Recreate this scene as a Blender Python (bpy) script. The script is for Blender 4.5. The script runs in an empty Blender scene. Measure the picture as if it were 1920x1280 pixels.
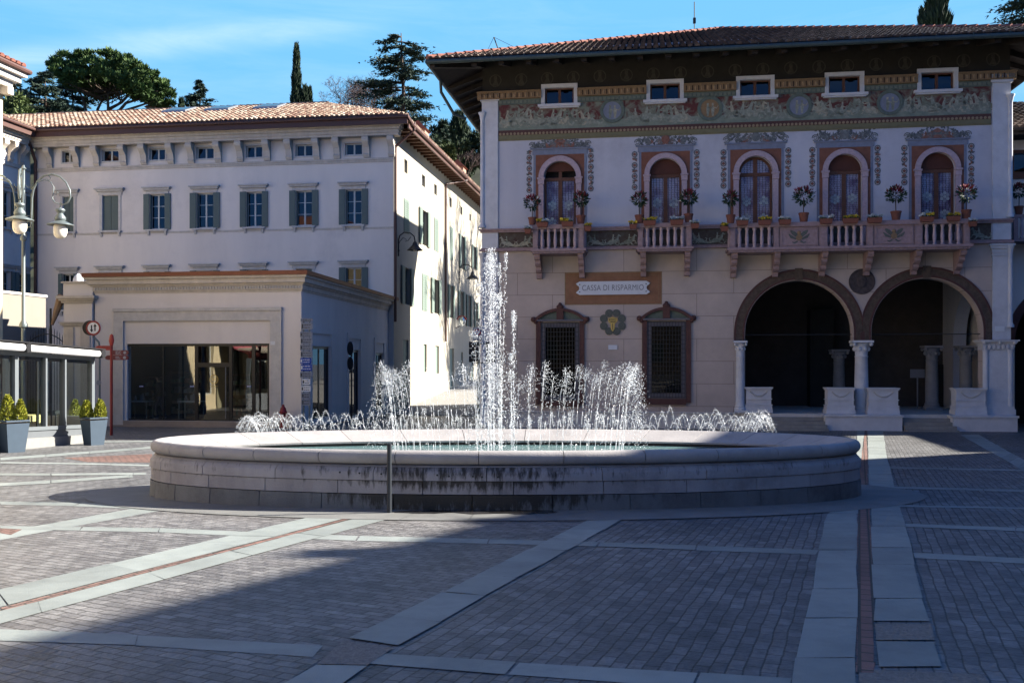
import bpy, bmesh, math, random
from math import sin, cos, pi, radians as R, sqrt, atan2, floor
from mathutils import Vector
random.seed(7)
C = bpy.context.scene.collection
SC = bpy.context.scene
# ---------------------------------------------------------------- camera, sky, sun, exposure
EYE = 1.755; FPX = 1800.0; CX = 960.0; HZ = 675.0; SLOPE = 40/1800.0
cam_d = bpy.data.cameras.new('camera'); cam = bpy.data.objects.new('camera', cam_d); C.objects.link(cam)
cam.location = (0, 0, EYE); cam.rotation_euler = (R(90), 0, 0)
cam_d.sensor_width = 36; cam_d.lens = 36*FPX/1920; cam_d.shift_y = 35/1920
cam_d.clip_end = 2000; cam_d.clip_start = 0.05
SC.camera = cam
SUN_AZ = 9.0; SUN_EL = 28.5          # degrees; azimuth counted from +X towards +Y
SKY_STRENGTH = 0.05; SUN_STRENGTH = 5.0; EXPOSURE = 1.76
w = bpy.data.worlds.new('World'); SC.world = w; w.use_nodes = True
nt = w.node_tree; nt.nodes.clear()
out = nt.nodes.new('ShaderNodeOutputWorld'); bg = nt.nodes.new('ShaderNodeBackground')
sky = nt.nodes.new('ShaderNodeTexSky'); sky.sky_type = 'NISHITA'; sky.sun_disc = False
sky.sun_elevation = R(SUN_EL); sky.sun_rotation = R(90-SUN_AZ)
sky.air_density = 1.0; sky.dust_density = 0.1; sky.ozone_density = 2.0
tc = nt.nodes.new('ShaderNodeTexCoord')
mp = nt.nodes.new('ShaderNodeMapping'); mp.inputs['Scale'].default_value = (1.1, 1.1, 8.0); mp.inputs['Rotation'].default_value = (0.0, 0.10, 0.0)
nz = nt.nodes.new('ShaderNodeTexNoise'); nz.inputs['Scale'].default_value = 3.2; nz.inputs['Detail'].default_value = 8; nz.inputs['Roughness'].default_value = .62; nz.inputs['Distortion'].default_value = .6
rp = nt.nodes.new('ShaderNodeValToRGB'); rp.color_ramp.elements[0].position = .42; rp.color_ramp.elements[1].position = .72
rp.color_ramp.elements[0].color = (0, 0, 0, 1); rp.color_ramp.elements[1].color = (.20, .20, .20, 1)
def mth(op, a, b=None, c=None):
    n = nt.nodes.new('ShaderNodeMath'); n.operation = op
    for i, v in enumerate((a, b, c)):
        if v is None: continue
        if isinstance(v, (int, float)): n.inputs[i].default_value = v
        else: nt.links.new(v, n.inputs[i])
    return n.outputs[0]
sx0 = nt.nodes.new('ShaderNodeSeparateXYZ'); nt.links.new(tc.outputs['Generated'], sx0.inputs[0])
yy = mth('MAXIMUM', sx0.outputs[1], .05); aa = mth('DIVIDE', sx0.outputs[2], yy); bb0 = mth('DIVIDE', sx0.outputs[0], yy)
dist_ = mth('ABSOLUTE', mth('SUBTRACT', aa, mth('MULTIPLY_ADD', bb0, .09, .362)))          # one long streak of cirrus
stq = nt.nodes.new('ShaderNodeMapRange'); stq.interpolation_type = 'SMOOTHSTEP'; stq.inputs[1].default_value = .024; stq.inputs[2].default_value = .0; nt.links.new(dist_, stq.inputs[0])
stx = nt.nodes.new('ShaderNodeMapRange'); stx.interpolation_type = 'SMOOTHSTEP'; stx.inputs[1].default_value = -.05; stx.inputs[2].default_value = -.3; nt.links.new(bb0, stx.inputs[0])
streak = mth('MULTIPLY', mth('MULTIPLY', stq.outputs[0], stx.outputs[0]), mth('MULTIPLY_ADD', nz.outputs['Fac'], 1.6, -.25))
mx = nt.nodes.new('ShaderNodeMixRGB'); mx.inputs[2].default_value = (4.6, 6.1, 6.9, 1)
nt.links.new(tc.outputs['Generated'], mp.inputs[0]); nt.links.new(mp.outputs[0], nz.inputs['Vector'])
nt.links.new(nz.outputs['Fac'], rp.inputs[0]); cl = mth('MINIMUM', mth('ADD', rp.outputs[0], mth('MULTIPLY', streak, .7)), .85); nt.links.new(cl, mx.inputs[0])
tint = nt.nodes.new('ShaderNodeMixRGB'); tint.blend_type = 'MULTIPLY'; tint.inputs[0].default_value = 1; tint.inputs[2].default_value = (.165, .45, .95, 1)
nt.links.new(sky.outputs[0], tint.inputs[1])
sx = nt.nodes.new('ShaderNodeSeparateXYZ'); nt.links.new(tc.outputs['Generated'], sx.inputs[0])     # bright thin haze in the northern sky
m1 = nt.nodes.new('ShaderNodeMapRange'); m1.interpolation_type = 'SMOOTHSTEP'; m1.inputs[1].default_value = .55; m1.inputs[2].default_value = .86; nt.links.new(sx.outputs[1], m1.inputs[0])
m2 = nt.nodes.new('ShaderNodeMapRange'); m2.interpolation_type = 'SMOOTHSTEP'; m2.inputs[1].default_value = .62; m2.inputs[2].default_value = .36; nt.links.new(sx.outputs[2], m2.inputs[0])
mm_ = nt.nodes.new('ShaderNodeMath'); mm_.operation = 'MULTIPLY'; nt.links.new(m1.outputs[0], mm_.inputs[0]); nt.links.new(m2.outputs[0], mm_.inputs[1])
vl = nt.nodes.new('ShaderNodeMixRGB'); vl.inputs[2].default_value = (1.32, 3.75, 6.5, 1); nt.links.new(mm_.outputs[0], vl.inputs[0]); nt.links.new(tint.outputs[0], vl.inputs[1]); nt.links.new(vl.outputs[0], mx.inputs[1]); nt.links.new(mx.outputs[0], bg.inputs[0])
bg.inputs[1].default_value = SKY_STRENGTH
nt.links.new(bg.outputs[0], out.inputs[0])
sd = bpy.data.lights.new('sun', 'SUN'); sd.energy = SUN_STRENGTH; sd.angle = R(0.53); sd.color = (1.0, .945, .85)
so = bpy.data.objects.new('sun', sd); C.objects.link(so)
TOSUN = Vector((cos(R(SUN_EL))*cos(R(SUN_AZ)), cos(R(SUN_EL))*sin(R(SUN_AZ)), sin(R(SUN_EL))))
so.rotation_euler = TOSUN.to_track_quat('Z', 'Y').to_euler(); so.location = (30, 5, 30)
vs = SC.view_settings; vs.view_transform = 'Standard'; vs.look = 'None'; vs.exposure = EXPOSURE; vs.gamma = 1; vs.use_curve_mapping = False
SC.cycles.max_bounces = 6; SC.cycles.diffuse_bounces = 1; SC.cycles.transparent_max_bounces = 12

# ---------------------------------------------------------------- helpers
def gz(Y): return -SLOPE*Y
def G(px, py):                       # photograph pixel of a ground point -> world x, y
    Y = FPX*EYE/(py-HZ-FPX*SLOPE); return ((px-CX)/FPX*Y, Y)
def P(px, py, Y): return ((px-CX)/FPX*Y, Y, EYE+(HZ-py)/FPX*Y)

class Fr:                            # a building's own frame: x along its front, y into it
    def __init__(s, ox, oy, deg, oz):
        s.o = (ox, oy, oz); s.a = R(deg); s.u = (cos(s.a), sin(s.a)); s.v = (-sin(s.a), cos(s.a))
    def loc(s, px, py, d=0.0):       # -> x, z of the point at depth d
        dx = (px-CX)/FPX; t = (d+s.o[0]*s.v[0]+s.o[1]*s.v[1])/(dx*s.v[0]+s.v[1])
        X, Y = dx*t, t
        return ((X-s.o[0])*s.u[0]+(Y-s.o[1])*s.u[1], EYE+(HZ-py)/FPX*t-s.o[2])
    def side(s, px, py, x=0.0):      # -> y, z of the point on the plane x
        dx = (px-CX)/FPX; t = (x+s.o[0]*s.u[0]+s.o[1]*s.u[1])/(dx*s.u[0]+s.u[1])
        X, Y = dx*t, t
        return ((X-s.o[0])*s.v[0]+(Y-s.o[1])*s.v[1], EYE+(HZ-py)/FPX*t-s.o[2])
    def world(s, x, y, z=0): return (s.o[0]+x*s.u[0]+y*s.v[0], s.o[1]+x*s.u[1]+y*s.v[1], s.o[2]+z)

def tag(o, label, cat, group=None, kind=None):
    if label: o['label'] = label
    if cat: o['category'] = cat
    if group: o['group'] = group
    if kind: o['kind'] = kind
    return o
def thing(name, label, cat, loc=(0, 0, 0), rz=0, group=None):
    o = bpy.data.objects.new(name, None); C.objects.link(o); o.empty_display_size = .2
    o.location = loc; o.rotation_euler = (0, 0, rz)
    return tag(o, label, cat, group)

class MB:
    def __init__(s): s.v = []; s.f = []; s.r = []; s.xf = None; s.rv = None
    def pt(s, p):
        if s.xf: p = s.xf(*p)
        s.v.append(p); return len(s.v)-1
    def face(s, ids, r=None): s.f.append(ids); s.r.append(r if r is not None else (s.rv if s.rv is not None else random.random()))
    def poly(s, pts, r=None): s.face([s.pt(p) for p in pts], r)
    def box(s, x0, x1, y0, y1, z0, z1):
        if x0 > x1: x0, x1 = x1, x0
        if y0 > y1: y0, y1 = y1, y0
        if z0 > z1: z0, z1 = z1, z0
        i = [s.pt(p) for p in ((x0,y0,z0),(x1,y0,z0),(x1,y1,z0),(x0,y1,z0),(x0,y0,z1),(x1,y0,z1),(x1,y1,z1),(x0,y1,z1))]
        r = random.random()
        for q in ((0,3,2,1),(4,5,6,7),(0,1,5,4),(1,2,6,5),(2,3,7,6),(3,0,4,7)): s.face([i[k] for k in q], r)
        return s
    def hexa(s, p8, r=None):           # bottom 4, top 4
        i = [s.pt(p) for p in p8]; r = random.random() if r is None else r
        for q in ((0,3,2,1),(4,5,6,7),(0,1,5,4),(1,2,6,5),(2,3,7,6),(3,0,4,7)): s.face([i[k] for k in q], r)
    def prism(s, poly, y0, y1, r=None):   # poly in x,z
        a = [s.pt((x, y0, z)) for x, z in poly]; b = [s.pt((x, y1, z)) for x, z in poly]; n = len(a)
        r = random.random() if r is None else r
        s.face(a, r); s.face(b[::-1], r)
        for k in range(n): s.face([a[k], a[(k+1) % n], b[(k+1) % n], b[k]], r)
    def prismx(s, poly, x0, x1):          # poly in y,z swept along x
        a = [s.pt((x0, y, z)) for y, z in poly]; b = [s.pt((x1, y, z)) for y, z in poly]; n = len(a); r = random.random()
        s.face(a[::-1], r); s.face(b, r)
        for k in range(n): s.face([b[k], b[(k+1) % n], a[(k+1) % n], a[k]], r)
    def prismz(s, poly, z0, z1):
        a = [s.pt((x, y, z0)) for x, y in poly]; b = [s.pt((x, y, z1)) for x, y in poly]; n = len(a); r = random.random()
        s.face(a[::-1], r); s.face(b, r)
        for k in range(n): s.face([a[k], a[(k+1) % n], b[(k+1) % n], b[k]], r)
    def lathe(s, prof, cx=0, cy=0, cz=0, n=16, sx=1, sy=1, caps=True):   # prof: (r, z)
        rings = []
        for rr, z in prof:
            rings.append([s.pt((cx+rr*sx*cos(2*pi*k/n), cy+rr*sy*sin(2*pi*k/n), cz+z)) for k in range(n)])
        for a, b in zip(rings, rings[1:]):
            for k in range(n): s.face([a[k], a[(k+1) % n], b[(k+1) % n], b[k]])
        if caps:
            s.face(rings[0][::-1]); s.face(rings[-1])
    def tube(s, pts, rad, n=8, caps=True):
        pts = [Vector(p) for p in pts]; m = len(pts); rings = []
        rads = rad if isinstance(rad, (list, tuple)) else [rad]*m
        prev = None
        for i, p in enumerate(pts):
            t = (pts[min(i+1, m-1)]-pts[max(i-1, 0)])
            if t.length < 1e-9: t = Vector((0, 0, 1))
            t.normalize()
            if prev is None:
                a = Vector((0, 0, 1)) if abs(t.z) < .9 else Vector((1, 0, 0))
                nx = t.cross(a).normalized()
            else:
                nx = (prev-t*prev.dot(t))
                nx = nx.normalized() if nx.length > 1e-6 else t.cross(Vector((1, 0, 0))).normalized()
            prev = nx; ny = t.cross(nx)
            rings.append([s.pt(tuple(p+nx*(rads[i]*cos(2*pi*k/n))+ny*(rads[i]*sin(2*pi*k/n)))) for k in range(n)])
        for a, b in zip(rings, rings[1:]):
            for k in range(n): s.face([a[k], a[(k+1) % n], b[(k+1) % n], b[k]])
        if caps: s.face(rings[0][::-1]); s.face(rings[-1])
    def ball(s, c, r, n=8, sx=1, sy=1, sz=1):
        m = max(4, n//2+1)
        prof = [(max(1e-4, sin(pi*k/m)), -cos(pi*k/m)) for k in range(m+1)]
        rings = [[s.pt((c[0]+r*sx*q*cos(2*pi*k/n), c[1]+r*sy*q*sin(2*pi*k/n), c[2]+r*sz*z)) for k in range(n)] for q, z in prof]
        for a, b in zip(rings, rings[1:]):
            for k in range(n): s.face([a[k], a[(k+1) % n], b[(k+1) % n], b[k]])
    def octa(s, c, r, sz=1):
        i = [s.pt((c[0]+a*r, c[1]+b*r, c[2]+d*r*sz)) for a, b, d in ((1,0,0),(0,1,0),(-1,0,0),(0,-1,0),(0,0,1),(0,0,-1))]
        for k in range(4):
            s.face([i[k], i[(k+1) % 4], i[4]]); s.face([i[(k+1) % 4], i[k], i[5]])
    def disc(s, cx, cz, r, y0, y1, n=20): s.prism([(cx+r*cos(2*pi*k/n), cz+r*sin(2*pi*k/n)) for k in range(n)], y0, y1)
    def ring(s, cx, cz, r0, r1, y0, y1, n=20, a0=0, a1=2*pi, xmin=-1e9, xmax=1e9):
        for k in range(n):
            A = a0+(a1-a0)*k/n; B = a0+(a1-a0)*(k+1)/n
            cl = lambda x: min(max(x, xmin), xmax)
            q = [(cl(cx+r0*cos(A)), cz+r0*sin(A)), (cl(cx+r1*cos(A)), cz+r1*sin(A)), (cl(cx+r1*cos(B)), cz+r1*sin(B)), (cl(cx+r0*cos(B)), cz+r0*sin(B))]
            s.prism(q, y0, y1, .5)
    def holes(s, x0, x1, z0, z1, hs, y0, y1):       # wall slab with rectangular openings (hx0,hx1,hz0,hz1)
        xs = sorted(set([x0, x1]+[min(max(h[k], x0), x1) for h in hs for k in (0, 1)]))
        zs = sorted(set([z0, z1]+[min(max(h[k], z0), z1) for h in hs for k in (2, 3)]))
        nx, nz_ = len(xs)-1, len(zs)-1
        def solid(i, j):
            if i < 0 or j < 0 or i >= nx or j >= nz_: return False
            xm = (xs[i]+xs[i+1])/2; zm = (zs[j]+zs[j+1])/2
            return not any(h[0] < xm < h[1] and h[2] < zm < h[3] for h in hs)
        for i in range(nx):
            for j in range(nz_):
                if not solid(i, j): continue
                a, b, c, d = xs[i], xs[i+1], zs[j], zs[j+1]
                s.poly([(a,y0,c),(b,y0,c),(b,y0,d),(a,y0,d)], .5); s.poly([(a,y1,d),(b,y1,d),(b,y1,c),(a,y1,c)], .5)
                if not solid(i-1, j): s.poly([(a,y1,c),(a,y0,c),(a,y0,d),(a,y1,d)], .5)
                if not solid(i+1, j): s.poly([(b,y0,c),(b,y1,c),(b,y1,d),(b,y0,d)], .5)
                if not solid(i, j-1): s.poly([(a,y1,c),(b,y1,c),(b,y0,c),(a,y0,c)], .5)
                if not solid(i, j+1): s.poly([(a,y0,d),(b,y0,d),(b,y1,d),(a,y1,d)], .5)
    def arch_fill(s, xc, r, zs, zt, y0, y1, n=24, x0=None, x1=None):   # fills the rectangle over a round arch
        pts = [(xc-r*cos(pi*k/n), zs+r*sin(pi*k/n)) for k in range(n+1)]
        for a, b in zip(pts, pts[1:]):
            s.poly([(a[0],y0,a[1]),(b[0],y0,b[1]),(b[0],y0,zt),(a[0],y0,zt)], .5)
            s.poly([(a[0],y1,zt),(b[0],y1,zt),(b[0],y1,b[1]),(a[0],y1,a[1])], .5)
            s.poly([(a[0],y1,a[1]),(b[0],y1,b[1]),(b[0],y0,b[1]),(a[0],y0,a[1])], .5)
    def ribbon(s, pts, ws, y, r=None):     # flat painted stroke in the x,z plane
        L = []; m = len(pts)
        for i in range(m):
            a = pts[max(i-1, 0)]; b = pts[min(i+1, m-1)]; tx, tz = b[0]-a[0], b[1]-a[1]; l = sqrt(tx*tx+tz*tz) or 1
            nx, nz_ = -tz/l, tx/l; w_ = ws[i]/2
            L.append((s.pt((pts[i][0]+nx*w_, y, pts[i][1]+nz_*w_)), s.pt((pts[i][0]-nx*w_, y, pts[i][1]-nz_*w_))))
        r = random.random() if r is None else r
        for a, b in zip(L, L[1:]): s.face([a[0], b[0], b[1], a[1]], r)
    def build_each(s, name, m, parent=None):     # every loose piece becomes an object of its own
        par = list(range(len(s.v)))
        def root(i):
            while par[i] != i: par[i] = par[par[i]]; i = par[i]
            return i
        for f in s.f:
            for k in f[1:]: par[root(k)] = root(f[0])
        gr = {}
        for f, r in zip(s.f, s.r): gr.setdefault(root(f[0]), []).append((f, r))
        for fs in gr.values():
            q = MB(); mp_ = {}
            for f, r in fs:
                ids = []
                for k in f:
                    if k not in mp_: mp_[k] = q.pt(s.v[k])
                    ids.append(mp_[k])
                q.face(ids, r)
            q.build(name, m, parent)
    def mesh(s, name, m, smooth=False, norm=True):
        me = bpy.data.meshes.new(name); me.from_pydata(s.v, [], s.f)
        at = me.attributes.new('rnd', 'FLOAT', 'FACE'); at.data.foreach_set('value', s.r[:len(me.polygons)])
        if norm:
            bm = bmesh.new(); bm.from_mesh(me); bmesh.ops.recalc_face_normals(bm, faces=bm.faces); bm.to_mesh(me); bm.free()
        if smooth:
            me.polygons.foreach_set('use_smooth', [True]*len(me.polygons))
        if m: me.materials.append(m)
        me.update(); return me
    def build(s, name, m, parent=None, smooth=False, norm=True, label=None):
        if not s.f: return None
        o = bpy.data.objects.new(name, s.mesh(name, m, smooth, norm)); C.objects.link(o)
        if parent: o.parent = parent
        if label: o['label'] = label
        return o
def copy_tree(o, parent=None):
    c = o.copy(); C.objects.link(c)
    if parent: c.parent = parent
    for ch in list(o.children): copy_tree(ch, c)
    return c
def mk(name, me, parent=None):
    o = bpy.data.objects.new(name, me); C.objects.link(o)
    if parent: o.parent = parent
    return o
def shade_auto(o, deg=35):
    me = o.data
    me.polygons.foreach_set('use_smooth', [True]*len(me.polygons))
    try: me.set_sharp_from_angle(angle=R(deg))
    except Exception: pass
    return o

# ---------------------------------------------------------------- materials
def nodes(m): return m.node_tree.nodes, m.node_tree.links
def mat(name, col, rough=.8, var=.18, scale=3.0, bump=.0, bscale=40, metal=0, spec=.4, rnd=0.0, col2=None, stain=0, coat=0, streak=False):
    m = bpy.data.materials.new(name); m.use_nodes = True; N, L = nodes(m)
    b = N['Principled BSDF']; b.inputs['Roughness'].default_value = rough; b.inputs['Metallic'].default_value = metal
    b.inputs['Specular IOR Level'].default_value = spec
    if coat: b.inputs['Coat Weight'].default_value = coat
    t = N.new('ShaderNodeTexCoord')
    n = N.new('ShaderNodeTexNoise'); n.inputs['Scale'].default_value = scale; n.inputs['Detail'].default_value = 6; n.inputs['Roughness'].default_value = .65
    if streak:
        mpp = N.new('ShaderNodeMapping'); mpp.inputs['Scale'].default_value = (1, 1, .22); L.new(t.outputs['Object'], mpp.inputs[0]); L.new(mpp.outputs[0], n.inputs['Vector'])
    else: L.new(t.outputs['Object'], n.inputs['Vector'])
    r = N.new('ShaderNodeValToRGB'); r.color_ramp.elements[0].position = .3; r.color_ramp.elements[1].position = .72
    c2 = col2 or tuple(min(1, c*(1+var)) for c in col); c1 = tuple(c*(1-var) for c in col) if col2 is None else col
    r.color_ramp.elements[0].color = (*c1, 1); r.color_ramp.elements[1].color = (*c2, 1)
    L.new(n.outputs['Fac'], r.inputs[0]); last = r.outputs[0]
    if stain:
        n2 = N.new('ShaderNodeTexNoise'); n2.inputs['Scale'].default_value = scale*.35; n2.inputs['Detail'].default_value = 9; n2.inputs['Roughness'].default_value = .75
        L.new(t.outputs['Object'], n2.inputs['Vector'])
        r2 = N.new('ShaderNodeValToRGB'); r2.color_ramp.elements[0].position = .52; r2.color_ramp.elements[1].position = .75
        r2.color_ramp.elements[0].color = (1, 1, 1, 1); r2.color_ramp.elements[1].color = (1-stain, 1-stain, 1-stain*.95, 1)
        L.new(n2.outputs['Fac'], r2.inputs[0])
        m2 = N.new('ShaderNodeMixRGB'); m2.blend_type = 'MULTIPLY'; m2.inputs[0].default_value = 1
        L.new(last, m2.inputs[1]); L.new(r2.outputs[0], m2.inputs[2]); last = m2.outputs[0]
    if rnd:
        a = N.new('ShaderNodeAttribute'); a.attribute_name = 'rnd'
        h = N.new('ShaderNodeMapRange'); h.inputs[3].default_value = 1-rnd; h.inputs[4].default_value = 1+rnd; L.new(a.outputs['Fac'], h.inputs[0])
        m3 = N.new('ShaderNodeMixRGB'); m3.blend_type = 'MULTIPLY'; m3.inputs[0].default_value = 1
        L.new(last, m3.inputs[1]); L.new(h.outputs[0], m3.inputs[2]); last = m3.outputs[0]
    L.new(last, b.inputs['Base Color'])
    if bump:
        nb = N.new('ShaderNodeTexNoise'); nb.inputs['Scale'].default_value = bscale; nb.inputs['Detail'].default_value = 5; L.new(t.outputs['Object'], nb.inputs['Vector'])
        bb = N.new('ShaderNodeBump'); bb.inputs['Strength'].default_value = bump; bb.inputs['Distance'].default_value = .02
        L.new(nb.outputs['Fac'], bb.inputs['Height']); L.new(bb.outputs[0], b.inputs['Normal'])
    return m
def ramp_mat(name, stops, rough=.8, bump=0, bscale=30, var=.25):      # colour per face through 'rnd', plus grain
    m = bpy.data.materials.new(name); m.use_nodes = True; N, L = nodes(m); b = N['Principled BSDF']; b.inputs['Roughness'].default_value = rough
    b.inputs['Specular IOR Level'].default_value = .3
    a = N.new('ShaderNodeAttribute'); a.attribute_name = 'rnd'
    r = N.new('ShaderNodeValToRGB'); e = r.color_ramp.elements
    e[0].position = stops[0][0]; e[0].color = (*stops[0][1], 1); e[1].position = stops[-1][0]; e[1].color = (*stops[-1][1], 1)
    for p, c in stops[1:-1]:
        k = e.new(p); k.color = (*c, 1)
    L.new(a.outputs['Fac'], r.inputs[0])
    t = N.new('ShaderNodeTexCoord'); n = N.new('ShaderNodeTexNoise'); n.inputs['Scale'].default_value = bscale*.3; n.inputs['Detail'].default_value = 6; L.new(t.outputs['Object'], n.inputs['Vector'])
    h = N.new('ShaderNodeMapRange'); h.inputs[1].default_value = .3; h.inputs[2].default_value = .7; h.inputs[3].default_value = 1-var; h.inputs[4].default_value = 1+var; L.new(n.outputs['Fac'], h.inputs[0])
    m3 = N.new('ShaderNodeMixRGB'); m3.blend_type = 'MULTIPLY'; m3.inputs[0].default_value = 1; L.new(r.outputs[0], m3.inputs[1]); L.new(h.outputs[0], m3.inputs[2]); L.new(m3.outputs[0], b.inputs['Base Color'])
    if bump:
        bb = N.new('ShaderNodeBump'); bb.inputs['Strength'].default_value = bump; bb.inputs['Distance'].default_value = .02; L.new(n.outputs['Fac'], bb.inputs['Height']); L.new(bb.outputs[0], b.inputs['Normal'])
    return m
def brick_mat(name, c1, c2, cm, bw, rh, mortar, rot=0, bump=.6, rough=.8, off=.5, plane='XY', dist=.012, dirt=.35, squash=1, wob=0.0):
    m = bpy.data.materials.new(name); m.use_nodes = True; N, L = nodes(m); b = N['Principled BSDF']; b.inputs['Roughness'].default_value = rough
    b.inputs['Specular IOR Level'].default_value = .4
    t = N.new('ShaderNodeTexCoord'); mp = N.new('ShaderNodeMapping'); L.new(t.outputs['Object'], mp.inputs[0])
    if plane == 'XZ':
        s = N.new('ShaderNodeSeparateXYZ'); c = N.new('ShaderNodeCombineXYZ'); ad = N.new('ShaderNodeMath'); ad.operation = 'ADD'
        L.new(mp.outputs[0], s.inputs[0]); L.new(s.outputs[0], ad.inputs[0]); L.new(s.outputs[1], ad.inputs[1])
        L.new(ad.outputs[0], c.inputs[0]); L.new(s.outputs[2], c.inputs[1]); vec = c.outputs[0]
    else:
        mp.inputs['Rotation'].default_value = (0, 0, R(rot)); vec = mp.outputs[0]
    if wob:
        nw = N.new('ShaderNodeTexNoise'); nw.inputs['Scale'].default_value = 2.2; nw.inputs['Detail'].default_value = 3; L.new(t.outputs['Object'], nw.inputs['Vector'])
        vm = N.new('ShaderNodeVectorMath'); vm.operation = 'SCALE'; vm.inputs['Scale'].default_value = wob; L.new(nw.outputs['Color'], vm.inputs[0])
        va = N.new('ShaderNodeVectorMath'); L.new(vec, va.inputs[0]); L.new(vm.outputs[0], va.inputs[1]); vec = va.outputs[0]
    k = N.new('ShaderNodeTexBrick'); k.offset = off; k.squash = squash
    k.inputs['Color1'].default_value = (*c1, 1); k.inputs['Color2'].default_value = (*c2, 1); k.inputs['Mortar'].default_value = (*cm, 1)
    k.inputs['Scale'].default_value = 1; k.inputs['Brick Width'].default_value = bw; k.inputs['Row Height'].default_value = rh
    k.inputs['Mortar Size'].default_value = mortar; k.inputs['Mortar Smooth'].default_value = .25; k.inputs['Bias'].default_value = -.1
    L.new(vec, k.inputs['Vector'])
    n = N.new('ShaderNodeTexNoise'); n.inputs['Scale'].default_value = .55; n.inputs['Detail'].default_value = 9; n.inputs['Roughness'].default_value = .7; L.new(t.outputs['Object'], n.inputs['Vector'])
    h = N.new('ShaderNodeMapRange'); h.inputs[1].default_value = .3; h.inputs[2].default_value = .7; h.inputs[3].default_value = 1-dirt; h.inputs[4].default_value = 1+dirt*.6; L.new(n.outputs['Fac'], h.inputs[0])
    m3 = N.new('ShaderNodeMixRGB'); m3.blend_type = 'MULTIPLY'; m3.inputs[0].default_value = 1; L.new(k.outputs['Color'], m3.inputs[1]); L.new(h.outputs[0], m3.inputs[2]); last = m3.outputs[0]
    if wob:
        n5 = N.new('ShaderNodeTexNoise'); n5.inputs['Scale'].default_value = 5.5; n5.inputs['Detail'].default_value = 5; n5.inputs['Roughness'].default_value = .8; L.new(t.outputs['Object'], n5.inputs['Vector'])
        h5 = N.new('ShaderNodeMapRange'); h5.inputs[1].default_value = .28; h5.inputs[2].default_value = .72; h5.inputs[3].default_value = .55; h5.inputs[4].default_value = 1.45; L.new(n5.outputs['Fac'], h5.inputs[0])
        m5 = N.new('ShaderNodeMixRGB'); m5.blend_type = 'MULTIPLY'; m5.inputs[0].default_value = 1; L.new(last, m5.inputs[1]); L.new(h5.outputs[0], m5.inputs[2]); last = m5.outputs[0]
    L.new(last, b.inputs['Base Color'])
    if bump:
        n2 = N.new('ShaderNodeTexNoise'); n2.inputs['Scale'].default_value = 28; n2.inputs['Detail'].default_value = 4; L.new(t.outputs['Object'], n2.inputs['Vector'])
        iv = N.new('ShaderNodeMath'); iv.operation = 'MULTIPLY_ADD'; iv.inputs[1].default_value = -1; iv.inputs[2].default_value = 1; L.new(k.outputs['Fac'], iv.inputs[0])
        ad2 = N.new('ShaderNodeMath'); ad2.operation = 'MULTIPLY_ADD'; ad2.inputs[1].default_value = .45; L.new(n2.outputs['Fac'], ad2.inputs[0]); L.new(iv.outputs[0], ad2.inputs[2])
        bb = N.new('ShaderNodeBump'); bb.inputs['Strength'].default_value = bump; bb.inputs['Distance'].default_value = dist
        L.new(ad2.outputs[0], bb.inputs['Height']); L.new(bb.outputs[0], b.inputs['Normal'])
    return m
def glass_mat(name, tint=(.75, .8, .8), ior=1.9):
    m = bpy.data.materials.new(name); m.use_nodes = True; N, L = nodes(m)
    for x in list(N): N.remove(x)
    o = N.new('ShaderNodeOutputMaterial'); mxs = N.new('ShaderNodeMixShader'); f = N.new('ShaderNodeFresnel'); ge = N.new('ShaderNodeNewGeometry'); mi = N.new('ShaderNodeMapRange'); mi.inputs[3].default_value = ior; mi.inputs[4].default_value = 1/ior; L.new(ge.outputs['Backfacing'], mi.inputs[0]); L.new(mi.outputs[0], f.inputs[0])
    tr = N.new('ShaderNodeBsdfTransparent'); tr.inputs[0].default_value = (*tint, 1); g = N.new('ShaderNodeBsdfGlossy'); g.inputs['Roughness'].default_value = .015
    t = N.new('ShaderNodeTexCoord'); n = N.new('ShaderNodeTexNoise'); n.inputs['Scale'].default_value = .8; L.new(t.outputs['Object'], n.inputs['Vector'])
    bb = N.new('ShaderNodeBump'); bb.inputs['Strength'].default_value = .06; bb.inputs['Distance'].default_value = .05; L.new(n.outputs['Fac'], bb.inputs['Height']); L.new(bb.outputs[0], g.inputs['Normal'])
    L.new(f.outputs[0], mxs.inputs[0]); L.new(tr.outputs[0], mxs.inputs[1]); L.new(g.outputs[0], mxs.inputs[2]); L.new(mxs.outputs[0], o.inputs[0])
    return m

M = {}
M['cream_stucco'] = mat('cream_stucco', (.62, .55, .49), .9, .05, 1.2, .12, 60, stain=.12, streak=True)
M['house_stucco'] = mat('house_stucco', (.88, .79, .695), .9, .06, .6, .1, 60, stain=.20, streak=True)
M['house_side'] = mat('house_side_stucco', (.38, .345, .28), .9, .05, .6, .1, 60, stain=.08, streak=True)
M['kiosk_stucco'] = mat('kiosk_stucco', (.85, .77, .70), .9, .05, .9, .1, 60, stain=.1, streak=True)
M['pale_stone'] = mat('pale_stone', (.63, .59, .54), .75, .12, 4, .15, 50, stain=.12)
M['white_stone'] = mat('white_stone', (.66, .65, .66), .7, .1, 3, .1, 40, stain=.1)
M['cornice_stone'] = mat('cornice_stone', (.66, .58, .48), .8, .14, 3, .15, 40, stain=.22, streak=True)
M['pink_marble'] = mat('pink_marble', (.36, .245, .24), .6, .2, 9, .1, 50, stain=.25)
M['pink_arch'] = mat('pink_arch_marble', (.48, .36, .38), .6, .18, 12, .1, 50)
M['terracotta'] = mat('terracotta_paint', (.23, .095, .06), .85, .2, 4, .05, 40)
M['dark_red'] = mat('dark_red_stone', (.11, .05, .042), .8, .2, 5, .1, 40)
M['grey_blue'] = mat('grey_blue_paint', (.22, .24, .30), .85, .15, 5)
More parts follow.
